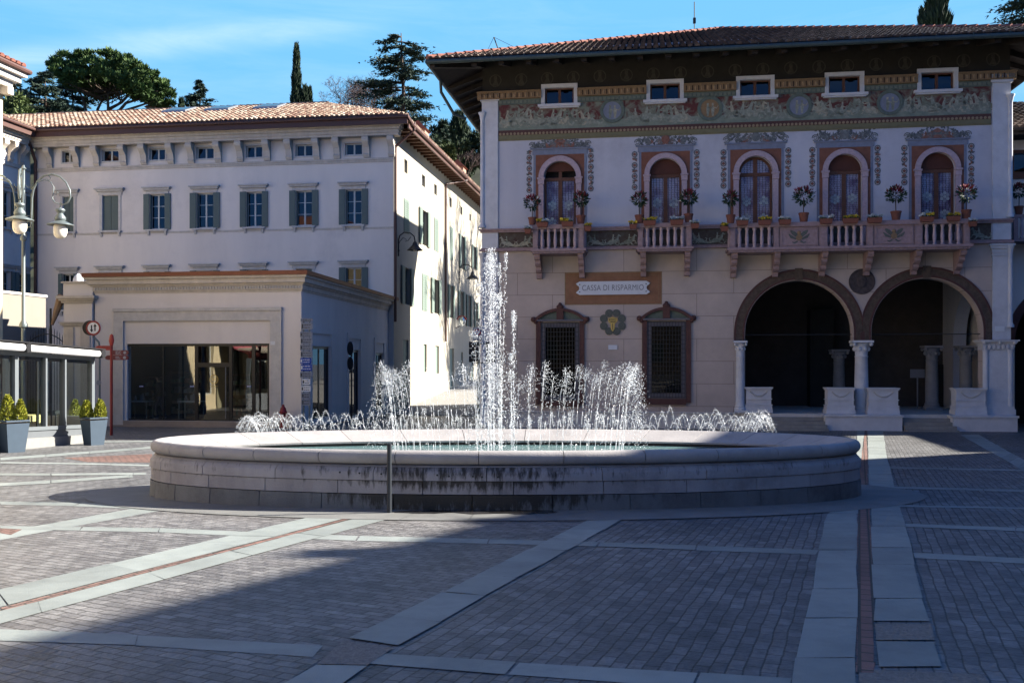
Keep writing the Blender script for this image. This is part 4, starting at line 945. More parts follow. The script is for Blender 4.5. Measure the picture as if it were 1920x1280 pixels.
# barred ground-floor windows with pediments
M['win_stone'] = mat('grey_window_stone', (.17, .155, .17), .8, .15, 5)
M['dark_glass'] = glass_mat('dark_glass', (.12, .13, .14), 1.35)
for x0, x1, z0, z1 in WIN:
    fr = MB(); gw = .21; w_ = .34
    fr.holes(x0-.16, x1+.16, z0-.18, z1+.16, [(x0+.02, x1-.02, z0+.02, z1-.02)], -.05, .12)
    fr.box(x0-.30, x1+.30, -.16, -.004, z1+.20, z1+.26)
    wo = fr.build('barred_window', M['win_stone'], bank)
    sr = MB(); sr.box(x0-w_, x0-.161, -.09, -.004, z0-.32, z1+.199); sr.box(x1+.161, x1+w_, -.09, -.004, z0-.32, z1+.199); sr.box(x0-.16, x1+.16, -.12, -.004, z0-.40, z0-.181)
    xc = (x0+x1)/2; hw = (x1-x0)/2+.42; zc = z1+.27; rise = .42; Rr = (hw*hw+rise*rise)/(2*rise); th = math.asin(hw/Rr)
    sr.ring(xc, zc+rise-Rr, Rr-.11, Rr, -.14, -.004, 24, pi/2-th, pi/2+th)
    sr.box(xc-.13, xc+.13, -.13, -.004, zc+.0, zc+rise-.1)
    for s in (-1, 1): sr.ball((xc+s*(hw+.02), -.08, zc-.0), .105, 10); sr.ball((xc+s*(hw-.06), -.07, zc-.1), .08, 8)
    sr.ball((xc, -.08, zc+rise+.05), .13, 10, 1.1, .7, .8); sr.ball((xc, -.08, zc+rise+.15), .07, 8)
    sr.build('red_surround', M['dark_red'], wo)
    tp = MB(); tp.prism([(xc+(Rr-.115)*sin(-th+2*th*k/16), max(zc, zc+rise-Rr+(Rr-.115)*cos(-th+2*th*k/16))) for k in range(17)], -.02, .0); tp.build('pediment_field', M['green_paint'], wo)
    br = MB(); n = 12
    for k in range(n+1):
        x = x0-.12+(x1-x0+.24)*k/n; br.box(x-.009, x+.009, -.09, -.072, z0-.15, z1+.14)
    for k in range(18):
        z = z0-.13+(z1-z0+.26)*k/17; br.box(x0-.13, x1+.13, -.085, -.077, z-.009, z+.009)
    br.build('iron_grille', M['iron'], wo)
    gl = MB(); gl.box(x0, x1, .2, .205, z0, z1); gl.build('pane', M['dark_glass'], wo); dr = MB(); dr.box(x0-.1, x1+.1, .5, .54, z0-.1, z1+.1); dr.build('dark_room', M['dark_room'], wo)
# painted panel, plaque, emblem, small plate
pnl = MB(); a = (bx(1060, 540), bx(1240, 540), bz(1150, 570), bz(1150, 511)); pnl.box(a[0], a[1], -.01, -.003, a[2], a[3]); po = pnl.build('painted_panel', mat('orange_panel', (.30, .15, .085), .9, .2, 2, stain=.3), bank)
p2 = MB(); p2.holes(a[0]-.02, a[1]+.02, a[2]-.02, a[3]+.02, [(a[0]+.02, a[1]-.02, a[2]+.02, a[3]-.02)], -.014, -.011); p2.holes(a[0]+.1, a[1]-.1, a[2]+.1, a[3]-.1, [(a[0]+.115, a[1]-.115, a[2]+.115, a[3]-.115)], -.014, -.011); p2.build('panel_border', M['gold_paint'], po)
sx0, sx1, sz0, sz1 = bx(1081, 540), bx(1218, 540), bz(1150, 552.5), bz(1150, 527.5); sh = (sz1-sz0)/2; szc = (sz0+sz1)/2
sign = thing('bank_sign', 'long white stone plaque lettered CASSA DI RISPARMIO on an orange panel', 'sign', B.world(0, 0, 0), B.a)
pts = []
n = 8
for k in range(n+1): t = -pi/2+pi*k/n; pts.append((sx0+.02+.09*cos(t), szc+.11*sin(t)))
left = [(sx0+.12, sz0), (sx0-.02, szc-.17), (sx0+.03, szc-.12)]+pts+[(sx0+.03, szc+.12), (sx0-.02, szc+.17), (sx0+.12, sz1)]
right = [(sx0+sx1-x, z) for x, z in left][::-1]
pq = MB(); pq.prism(left+right, -.09, -.016); pq.build('plaque', M['plaque'], sign)
bo = MB()
for x in (sx0+.13, sx1-.13):
    for z in (szc-.14, szc+.14): bo.disc(x, z, .022, -.105, -.091, 10)
bo.build('bolt', M['iron'], sign)
def text(name, s, x, z, y, size, m, parent, width=None, ext=.004, align='CENTER', spacing=1.0):
    cu = bpy.data.curves.new(name, 'FONT'); cu.body = s; cu.size = size; cu.align_x = align; cu.align_y = 'CENTER'; cu.extrude = ext; cu.space_character = spacing
    t = bpy.data.objects.new(name, cu); C.objects.link(t); bpy.context.view_layer.update()
    me = bpy.data.meshes.new_from_object(t.evaluated_get(bpy.context.evaluated_depsgraph_get())); bpy.data.objects.remove(t)
    if width:
        xs_ = [v.co.x for v in me.vertices]; w0 = max(xs_)-min(xs_); k = width/w0
        for v in me.vertices: v.co.x *= k
    me.materials.clear(); me.materials.append(m)
    o = mk(name, me, parent); o.location = (x, y, z); o.rotation_euler = (R(90), 0, 0); return o
text('lettering', 'CASSA DI RISPARMIO', (sx0+sx1)/2, szc, -.092, .30, M['lead'], sign, (sx1-sx0)*.84, .004, spacing=1.08)
em = thing('wall_emblem', 'gilded shield on a wreath of grey oak leaves between the two barred windows', 'emblem', B.world(0, 0, 0), B.a)
ex, ez = bx(1149, 604), bz(1149, 604); er = bx(1172, 604)-ex
lf = MB(); random.seed(4)
for k in range(8):
    a = pi/8+k*pi/4; cx_, cz_ = ex+er*.78*cos(a), ez+er*.78*sin(a)
    for j in range(7):
        b = a-1.5+j*.5; q = er*.30
        lf.disc(cx_+q*.62*cos(b), cz_+q*.62*sin(b), q*.52, -.035-.003*(j % 3)-.0005*k, -.003, 9)
    lf.disc(cx_, cz_, er*.3, -.045-.0005*k, -.003, 10)
lf.build('oak_leaf_wreath', M['green_leafwork'], em)
gs = MB(); gs.prism([(ex-er*.38, ez+er*.32), (ex-er*.2, ez+er*.36), (ex, ez+er*.44), (ex+er*.2, ez+er*.36), (ex+er*.38, ez+er*.32), (ex+er*.34, ez), (ex+er*.18, ez-er*.1), (ex+er*.15, ez-er*.55), (ex, ez-er*.78), (ex-er*.15, ez-er*.55), (ex-er*.18, ez-er*.1), (ex-er*.34, ez)], -.075, -.05); gs.build('shield', M['gold'], em)
gd = MB(); gd.prism([(ex-er*.3, ez+er*.26), (ex+er*.3, ez+er*.26), (ex+er*.27, ez+.02), (ex, ez-er*.02), (ex-er*.27, ez+.02)], -.079, -.0755); gd.box(ex-.012, ex+.012, -.079, -.0755, ez-er*.6, ez-er*.12); gd.build('shield_field', M['iron'], em)
gl_ = MB()
for k in range(5): gl_.ribbon([(ex-er*.26+k*er*.13, ez+er*.02+(k % 2)*er*.08), (ex-er*.2+k*er*.13, ez+er*.14), (ex-er*.12+k*er*.13, ez+er*.2)], [.03, .05, .02], -.0795)
gl_.build('shield_charge', M['gold'], em, norm=False)
sp_ = MB(); x, z = bx(1149, 651), bz(1149, 651); sp_.box(x-.17, x+.17, -.03, -.003, z-.09, z+.09)
so_ = sp_.build('small_plaque', M['plaque']); so_.location = B.o; so_.rotation_euler = (0, 0, B.a); tag(so_, 'small white plaque on the wall under the gilded shield', 'sign')
# balconies
PROJ = 1.0
def baluster(mb, x, y, z0, z1, r=.075):
    h = z1-z0; mb.lathe([(r, 0), (r, .05), (r*.6, .07), (r*.75, .12), (r*.95, h*.42), (r*.7, h*.72), (r*.62, h*.84), (r*.9, h*.9), (r, h-.04), (r, h)], x, y, z0, 10)
def balcony(pa, pb, pslab_t, pslab_b, prail, bays, brackets, label):
    d = -PROJ; x0, x1 = bx(pa, pslab_t, d), bx(pb, pslab_t, d); zt_, zb_, zr_ = bz((pa+pb)/2, pslab_t, d), bz((pa+pb)/2, pslab_b, d), bz((pa+pb)/2, prail, d)
    sb = MB(); sb.box(x0-.06, x1+.06, d-.06, .0, zb_+.08, zt_); sb.box(x0, x1, d, .0, zb_, zb_+.079); bo_ = sb.build('balcony', M['pink_marble'], bank)
    dn_ = MB(); n = int((x1-x0)/.13)
    for k in range(n): x = x0+.06+(x1-x0-.12)*k/(n-1); dn_.box(x-.035, x+.035, d-.03, d+.01, zb_+.005, zb_+.07)
    dn_.build('dentil_moulding', M['pink_marble'], bo_)
    rl = MB(); rl.box(x0-.03, x1+.03, d-.05, d+.2, zr_-.16, zr_)
    for s in (x0+.06, x1-.06): rl.box(s-.1, s+.1, d+.2, -.01, zr_-.16, zr_-.001)
    rl.build('rail', M['pink_marble'], bo_)
    for kind, a, b in bays:
        xa, xb = bx(a, pslab_t, d), bx(b, pslab_t, d)
        if kind == 'post': mbp = MB(); mbp.box(xa, xb, d, d+.17, zt_+.001, zr_-.161); mbp.box(xa+.03, xb-.03, d-.02, d-.001, zt_+.08, zr_-.22); mbp.build('rail_post', M['pink_marble'], bo_)
        elif kind == 'panel':
            mbp = MB(); mbp.box(xa, xb, d+.02, d+.15, zt_+.001, zr_-.161); mbp.holes(xa+.04, xb-.04, zt_+.06, zr_-.2, [(xa+.09, xb-.09, zt_+.11, zr_-.25)], d-.005, d+.019); q = mbp.build('rail_panel', M['pink_marble'], bo_)
            cr = MB(); xc = (xa+xb)/2; zc = (zt_+zr_-.16)/2
            for s in (-1, 1):
                cr.ribbon([(xc+s*.06, zc+.02), (xc+s*.2, zc+.14), (xc+s*.3, zc+.22)], [.12, .14, .05], d+.008); cr.ribbon([(xc+s*.1, zc-.08), (xc+s*.27, zc+.0), (xc+s*.36, zc+.1)], [.06, .1, .03], d+.006); cr.ribbon([(xc+s*.05, zc-.16), (xc+s*.16, zc-.22), (xc+s*.24, zc-.18)], [.06, .05, .02], d+.007)
            cr.build('painted_arms', M['green_leafwork'], q, norm=False); cs_ = MB(); cs_.disc(xc, zc-.03, .11, d-.004, d+.015, 10); cs_.ball((xc, d+.01, zc+.14), .07, 8, 1, .4, 1); cs_.build('carved_shield', M['gold_paint'], q)
        else:
            n = kind
            for k in range(n):
                mbp = MB(); baluster(mbp, xa+(xb-xa)*(k+.5)/n, d+.08, zt_+.001, zr_-.161); shade_auto(mbp.build('baluster', M['pink_arch'], bo_), 50)
    for px in brackets:
        x = bx(px, pslab_b+20, d*.7); br = MB(); h = bz(px, pslab_b, d*.7)-bz(px, pslab_b+42, d*.7)
        br.prismx([(0, zb_-.001), (d*.9, zb_-.001), (d*.92, zb_-.1), (d*.84, zb_-.2), (d*.7, zb_-.22), (d*.68, zb_-.34), (d*.58, zb_-.42), (d*.46, zb_-.44), (d*.44, zb_-.56), (d*.33, zb_-.64), (d*.2, zb_-.66), (d*.16, zb_-h), (0, zb_-h-.02)], x-.10, x+.10)
        br.build('bracket', M['pink_marble'], bo_)
    for s in (x0+.06, x1-.06):
        mbp = MB()
        for k in range(3): baluster(mbp, s, d+.36+k*.22, zt_+.001, zr_-.161, .06)
        mbp.build('side_baluster', M['pink_arch'], bo_)
    return x0, x1, zr_
b1 = balcony(998, 1096, 466, 475, 421, [('post', 999, 1009), (6, 1010, 1084), ('post', 1085, 1095)], [1008, 1089], 1)
b2 = balcony(1195, 1298, 463, 471, 418, [('post', 1196, 1206), (6, 1207, 1286), ('post', 1287, 1297)], [1206, 1289], 2)
b3 = balcony(1367, 1821, 461, 470, 414.5, [('post', 1368, 1379), (5, 1380, 1450), ('post', 1451, 1461), ('panel', 1462, 1535), ('post', 1536, 1552), (5, 1553, 1624), ('post', 1625, 1638), ('panel', 1639, 1714), ('post', 1715, 1730), (5, 1731, 1806), ('post', 1807, 1819)], [1377, 1457, 1546, 1631, 1721, 1804], 3)
# eaves: soffit, rafters, gutter, roof
OV = 2.0; OX = 1.64; zg = bz(960, 113, -OV); zw = zg+.62
sf = MB(); x0, x1, y0, y1 = -OX, BL+OX, -OV, DEP+OV
zwall = zw
for q in ([(x0, y0, zg), (x1, y0, zg), (BL, 0, zw), (0, 0, zw)], [(x1, y0, zg), (x1, y1, zg), (BL, DEP, zw), (BL, 0, zw)], [(x1, y1, zg), (x0, y1, zg), (0, DEP, zw), (BL, DEP, zw)], [(x0, y1, zg), (x0, y0, zg), (0, 0, zw), (0, DEP, zw)]):
    sf.poly(q, .5); sf.poly([(a, b, c+.1) for a, b, c in q][::-1], .5)
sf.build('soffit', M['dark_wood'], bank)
rf = MB()
def rafter(ax, ay, bx_, by, w_=.1, h=.24):
    dx, dy = bx_-ax, by-ay; l = sqrt(dx*dx+dy*dy); nx, ny = -dy/l*w_, dx/l*w_
    z0, z1 = zw-.005, zg-.005
    rf.hexa([(ax+nx, ay+ny, z0-h), (ax-nx, ay-ny, z0-h), (bx_-nx, by-ny, z1-h*.5), (bx_+nx, by+ny, z1-h*.5), (ax+nx, ay+ny, z0), (ax-nx, ay-ny, z0), (bx_-nx, by-ny, z1), (bx_+nx, by+ny, z1)])
for k in range(20): rafter(.02+k*(BL-.04)/19, 0, .02+k*(BL-.04)/19, -OV+.1)
for k in range(1, 20): rafter(0, k*DEP/19, -OX+.1, k*DEP/19); rafter(BL, k*DEP/19, BL+OX-.1, k*DEP/19)
rafter(0, 0, -OX+.1, -OV+.1, .13); rafter(BL, 0, BL+OX-.1, -OV+.1, .13)
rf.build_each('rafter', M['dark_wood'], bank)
gt = MB(); gy = OV+.06
def gutter(mb, pts, r): mb.tube(pts, r, 10)
gx = OX+.06; gutter(gt, [(-gx, -gy, zg+.06), (BL+gx, -gy, zg+.06)], .085); gutter(gt, [(-gx, -gy, zg+.06), (-gx, DEP+gy, zg+.06)], .085); gutter(gt, [(BL+gx, -gy, zg+.06), (BL+gx, DEP+gy, zg+.06)], .085)
for k in range(20): x = -OX+(BL+2*OX)*k/19; gt.box(x-.012, x+.012, -gy-.1, -gy+.1, zg+.1, zg+.17)
shade_auto(gt.build('gutter', M['gutter_green'], bank), 50)
dp = MB(); dp.tube([(-gx, .2, zg), (-gx+.0, .3, zg-.4), (-gx+.45, .6, zg-1.2), (-gx+.9, .8, zg-1.35)], .06, 8); dp.build('downpipe', M['gutter_green'], bank)
def tiles(mb, org, ex, ey, width, lo, hi, tw=.24, tl=.42, seg=4, rmin=0, rmax=1):
    # barrel tiles: ex along the eave, ey up the slope (unit vectors), lo/hi(x) = extent up the slope
    ex, ey = Vector(ex), Vector(ey); nrm = ex.cross(ey).normalized(); org = Vector(org); nc = int(width/tw)
    for c in range(nc):
        xm_ = (c+.5)*tw; l, h = lo(xm_), hi(xm_)
        if h-l < .05: continue
        k = l
        while k < h-.02:
            e = min(h, k+tl); r = random.uniform(rmin, rmax); ra = []; rb = []
            jx = random.uniform(-.008, .008); jr = random.uniform(.9, 1.1)
            for s in range(seg+1):
                a = pi*s/seg; ox = -cos(a)*tw*.40; oz = sin(a)*tw*.36*jr
                ra.append(mb.pt(tuple(org+ex*(xm_+ox*1.08+jx)+ey*k+nrm*(oz*1.08+.035)))); rb.append(mb.pt(tuple(org+ex*(xm_+ox*.92+jx)+ey*(e+.06)+nrm*(oz*.92+.005))))
            for s in range(seg): mb.face([ra[s], ra[s+1], rb[s+1], rb[s]], r)
            mb.face(ra, r*.6)
            k = e
RUN = 11.3; pitch = atan2(4.35, RUN); cp_, sp2 = cos(pitch), sin(pitch); zr0 = zg+.14
tl_ = MB(); W_ = BL+2*OX; Lh = RUN/cp_
random.seed(3)
tiles(tl_, (-OX-.05, -OV-.08, zr0), (1, 0, 0), (0, cp_, sp2), W_+.1, lambda x: 0, lambda x: max(0, min(Lh, x/cp_, (W_-x)/cp_)))
tiles(tl_, (-OX-.08, DEP+OV, zr0), (0, -1, 0), (cp_, 0, sp2), DEP+2*OV, lambda x: 0, lambda x: max(0, min(Lh, x/cp_, (DEP+2*OV-x)/cp_)))
tiles(tl_, (BL+OX+.08, -OV, zr0), (0, 1, 0), (-cp_, 0, sp2), DEP+2*OV, lambda x: 0, lambda x: max(0, min(Lh, x/cp_, (DEP+2*OV-x)/cp_)))
o = tl_.build('roof', M['tile_dark'], bank, norm=False)
sb = MB(); Z1 = zr0+4.35-.06; z0 = zr0-.06; e = OV+.05; f_ = OX+.05
a, b, c_, d_ = (-f_, -e, z0), (BL+f_, -e, z0), (BL+f_, DEP+e, z0), (-f_, DEP+e, z0); r0, r1_ = (-f_+RUN, -e+RUN, Z1), (BL+f_-RUN, -e+RUN, Z1)
sb.poly([a, b, r1_, r0]); sb.poly([b, c_, r1_]); sb.poly([c_, d_, r0, r1_]); sb.poly([d_, a, r0])
sb.build('roof_base', M['dark_wood'], o, norm=False)
hp = MB()
for A_, Bq in ((a, r0), (b, r1_), (r0, r1_)):
    A_, Bq = Vector(A_), Vector(Bq); n = int((Bq-A_).length/.42)
    for k in range(n):
        p, q = A_.lerp(Bq, k/n), A_.lerp(Bq, (k+1.12)/n); up = Vector((0, 0, .13)); hp.tube([tuple(p+up), tuple(q+up*.9)], [.13, .10], 7)
hp.build('ridge_tile', M['tile_red'], o)
for lab, px, py0, py1, Y in (('thin whip aerial on the ridge of the painted palace', 1302, 52, 4, 45.5), ('short leaning mast on the left roof edge of the palace', 930, 92, 70, 38.5)):
    p0, p1 = P(px+(6 if px < 1000 else 0), py0+6, Y), P(px-(4 if px < 1000 else 0), py1, Y); am = MB(); am.tube([tuple(Vector((0, 0, 0))), tuple(Vector(p1)-Vector(p0))], .025, 6)
    if px > 1000: am.box(-.06, .06, -.06, .06, .35, .6)
    else: am.tube([tuple(Vector(p1)-Vector(p0)), (-.5, 0, 0)], .008, 4); am.tube([tuple(Vector(p1)-Vector(p0)), (.7, 0, .15)], .008, 4)
    o = am.build('roof_aerial', M['iron']); o.location = p0; tag(o, lab, 'aerial')
# ---- potted topiaries and flower boxes on the balconies
M['leaf_dark'] = ramp_mat('dark_leaf', [(0, (.010, .03, .014)), (1, (.03, .075, .03))], .6)
M['leaf_red'] = ramp_mat('red_leaf', [(0, (.14, .012, .02)), (1, (.30, .03, .04))], .6)
M['leaf_pale'] = ramp_mat('pale_leaf', [(0, (.35, .42, .40)), (1, (.60, .62, .6))], .6)
M['yellow_flower'] = ramp_mat('yellow_flower', [(0, (.65, .45, .03)), (1, (.8, .62, .08))], .6)
M['white_flower'] = ramp_mat('white_flower', [(0, (.5, .55, .6)), (1, (.75, .78, .75))], .6)
def leaf(mb, p, d, l, wd):
    d = Vector(d).normalized(); s = d.cross(Vector((random.uniform(-1, 1), random.uniform(-1, 1), random.uniform(-1, 1)))).normalized()*wd; p = Vector(p)
    mb.poly([tuple(p), tuple(p+d*l*.5+s), tuple(p+d*l), tuple(p+d*l*.5-s)])
def topiary_meshes(seed, rad, cnt):
    random.seed(seed); pot = MB(); pot.lathe([(.10, 0), (.115, .02), (.15, .24), (.165, .25), (.165, .30), (.14, .30), (.13, .26)], n=14); st = MB(); st.tube([(0, 0, .2), (.01, 0, .5), (0, 0, .8)], .016, 6)
    g_, r_, w_ = MB(), MB(), MB(); c = Vector((0, 0, .86))
    for k in range(cnt):
        th = random.uniform(0, 2*pi); ph = math.acos(random.uniform(-1, 1)); d = Vector((sin(ph)*cos(th), sin(ph)*sin(th), cos(ph))); p = c+Vector((d.x*rad*random.uniform(.85, 1.15), d.y*rad, d.z*rad*.95))*random.uniform(.5, 1.1)
        t = random.random()+d.z*.55
        leaf(r_ if t > .80 else w_ if .50 < t < .56 else g_, p, d+Vector((0, 0, .35)), random.uniform(.09, .15), .022)
    return pot.mesh('pot', M['pot_terracotta']), st.mesh('stem', M['bark']), g_.mesh('green_leaves', M['leaf_dark'], norm=False), r_.mesh('red_leaves', M['leaf_red'], norm=False), w_.mesh('pale_leaves', M['leaf_pale'], norm=False)
tmsets = [topiary_meshes(31, .24, 400), topiary_meshes(32, .21, 330), topiary_meshes(33, .26, 380)]; tms = tmsets[0]
def topiary(px, zt_, d, label):
    x = bx(px, 400, d); o = thing('potted_topiary', label, 'potted plant', B.world(x, d, zt_), B.a+random.uniform(-3, 3), 'potted topiaries along the balconies')
    tms = random.choice(tmsets); p = mk('pot', tms[0], o); s = mk('stem', tms[1], o)
    for n_, me in (('green_leaves', tms[2]), ('red_leaves', tms[3]), ('pale_leaves', tms[4])): mk(n_, me, o)
    k = random.uniform(.9, 1.12); o.scale = (k*random.uniform(.9, 1.1), k, k)
dd = -PROJ+.07
for px, bz_, lab in ((998, b1[2], 'potted topiary ball on the left end of the leftmost small balcony'), (1089, b1[2], 'potted topiary ball on the right end of the leftmost small balcony'), (1199, b2[2], 'potted topiary ball on the left end of the second small balcony'), (1291, b2[2], 'potted topiary ball on the right end of the second small balcony'), (1370, b3[2], 'potted topiary ball on the left end of the long balcony'), (1507, b3[2], 'potted topiary ball above the left carved panel of the long balcony'), (1680, b3[2], 'potted topiary ball above the right carved panel of the long balcony'), (1812, b3[2], 'potted topiary ball on the right end of the long balcony')):
    topiary(px, bz_+.002, dd, lab)
def flower_box(px, z, d, w_, cols, label):
    x = bx(px, 420, d); o = thing('flower_box', label, 'flower box', B.world(x, d, z), B.a, 'flower boxes along the balcony rails')
    bxm = MB(); bxm.hexa([(-w_/2+.03, -.07, 0), (w_/2-.03, -.07, 0), (w_/2-.03, .07, 0), (-w_/2+.03, .07, 0), (-w_/2, -.09, .17), (w_/2, -.09, .17), (w_/2, .09, .17), (-w_/2, .09, .17)]); bxm.build('box', M['pot_terracotta'], o)
    lv = MB()
    for k in range(int(120*w_)): leaf(lv, (random.uniform(-w_/2, w_/2)*.95, random.uniform(-.08, .08), .15), (random.uniform(-.6, .6), random.uniform(-.6, .6), 1), random.uniform(.06, .13), .02)
    lv.build('leaves', M['leaf_dark'], o, norm=False)
    for ci, c in enumerate(cols):
        fm = MB(); a, b = -w_/2+w_*ci/len(cols), -w_/2+w_*(ci+1)/len(cols)
        for k in range(int(60*w_)+4):
            p = (random.uniform(a, b), random.uniform(-.09, .05), .2+random.uniform(0, .07)); q = random.uniform(.026, .042)
            for j in range(3): leaf(fm, p, (random.uniform(-1, 1), random.uniform(-1, .2), random.uniform(0, 1)), q*2, q)
        if c: fm.build('flowers', M[c], o, norm=False)
random.seed(12)
yf, wf_ = 'yellow_flower', 'white_flower'
for px, w_, cols, lab, rz, dz in ((990, .26, [wf_], 'small flower pot hung left of the leftmost balcony', b1[2], -.34), (1017, .42, [yf, wf_], 'yellow and white flower box on the leftmost balcony', b1[2], -.1), (1064, .45, [yf, None], 'flower box with a few yellow blooms on the leftmost balcony', b1[2], -.1), (1102, .28, [yf], 'small flower pot hung right of the leftmost balcony', b1[2], -.28),
    (1187, .28, [yf], 'small yellow flower pot hung left of the second balcony', b2[2], -.22), (1218, .46, [yf], 'yellow flower box on the second small balcony', b2[2], -.1), (1269, .48, [wf_], 'white flower box on the second small balcony', b2[2], -.1), (1303, .3, [wf_], 'small white flower pot hung right of the second balcony', b2[2], -.24),
    (1358, .28, [yf], 'small yellow flower pot hung left of the long balcony', b3[2], -.3), (1392, .42, [wf_], 'white flower box at the left end of the long balcony', b3[2], -.1), (1434, .46, [yf], 'yellow flower box left of the left carved panel on the long balcony', b3[2], -.1), (1472, .42, [wf_], 'pale lilac flower box over the left carved panel', b3[2], -.1), (1549, .44, [wf_], 'white flower box right of the left carved panel', b3[2], -.1), (1595, .52, [yf], 'yellow flower box in the middle of the long balcony', b3[2], -.1), (1640, .5, [wf_], 'white flower box left of the right carved panel', b3[2], -.1), (1738, .46, [wf_, yf], 'mixed white and yellow flower box right of the right carved panel', b3[2], -.1), (1788, .44, [yf], 'yellow flower box near the right end of the long balcony', b3[2], -.1), (1824, .26, [wf_], 'small flower pot hung right of the long balcony', b3[2], -.3)):
    flower_box(px, rz+dz+.0, -PROJ-.16, w_, cols, lab)
# ================================================================ LONG PALAZZO BEHIND (front and street side)
H = Fr(-6.35, 51.5, -8.33, gz(51.5)); hz = lambda px, py, d=0: H.loc(px, py, d)[1]; hx = lambda px, py, d=0: H.loc(px, py, d)[0]
house = thing('palazzo_building', 'long cream palazzo with grey-green shutters, tiled roof and sunlit street side', 'building', H.o, H.a)
hl = hx(66, 400); HT = hz(400, 245)+.3
WX = [(118, 138), (192, 222), (281, 309), (369, 400), (462, 491), (555, 585), (648, 678)]
r2 = []; r3 = []; at = []
for i, (a, b) in enumerate(WX):
    yt = 369-2.25*i; x0, x1 = hx(a, 400), hx(b, 400); xm_ = (a+b)/2
    r2.append((x0, x1, hz(xm_, yt+65), hz(xm_, yt))); t3 = 514-2.0*i; r3.append((x0, x1, hz(xm_, t3+66), hz(xm_, t3)))
    ya = 283-2.4*i; at.append((x0-.03, x1+.03, hz(xm_, ya+22), hz(xm_, ya)))
hw = MB(); hw.holes(hl, 0, 0, HT, r2+r3+at, 0, .4); hw.build('front_wall', M['house_stucco'], house)
DEPH = 46
# street side
SW = []
for a, b, t, bo in ((758, 764, 297, 327), (791, 797, 326, 352), (814, 819, 344, 367), (843, 847, 369, 390), (863, 867, 386, 404), (880, 883, 400, 415)):
    y0, z1 = H.side(a, t); y1, z0 = H.side(b, bo); SW.append((y0, y1, z0, z1, 'small'))
for a, b, t, bo, kind in ((757, 767, 371, 440, 'closed'), (790, 800, 391, 462, 'open'), (814, 822, 407, 473, 'closed'), (843, 849, 424, 489, 'closed'), (863, 869, 440, 505, 'dark'), (886, 891, 460, 505, 'dark'),
                          (757, 768, 500, 572, 'open'), (791, 801, 512, 584, 'closed'), (812, 821, 522, 588, 'open'), (842, 848, 534, 596, 'open'), (861, 867, 545, 604, 'dark'), (876, 881, 553, 612, 'dark'), (890, 894, 566, 615, 'dark')):
    y0, z1 = H.side(a, t); y1, z0 = H.side(b, bo); SW.append((y0, y1, z0, z1, kind))
for a, b, t, bo in ((756, 766, 637, 765), (794, 800, 645, 697), (816, 823, 648, 700), (843, 851, 653, 738), (864, 868, 660, 700), (884, 888, 664, 720)):
    y0, z1 = H.side(a, t); y1, z0 = H.side(b, bo); SW.append((y0, y1, max(z0, .1), z1, 'ground'))
SX = lambda a, d, z: (-d, a, z)
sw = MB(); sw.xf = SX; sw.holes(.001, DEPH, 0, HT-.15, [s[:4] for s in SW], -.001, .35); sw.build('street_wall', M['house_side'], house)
bk = MB(); bk.box(hl, -.35, 12.6, 13, 0, HT-.3); bk.box(-12.4, -12, 13.1, DEPH, 0, HT-.3); bk.box(-12.4, -.4, DEPH-.3, DEPH, 0, HT-.3); bk.build('rear_wall', M['house_stucco'], house)
def shutter_leaf(mb, x0, x1, y0, y1, z0, z1):
    mb.box(x0, x1, y0, y1, z0, z1); yf_ = min(y0, y1)
    n = 3
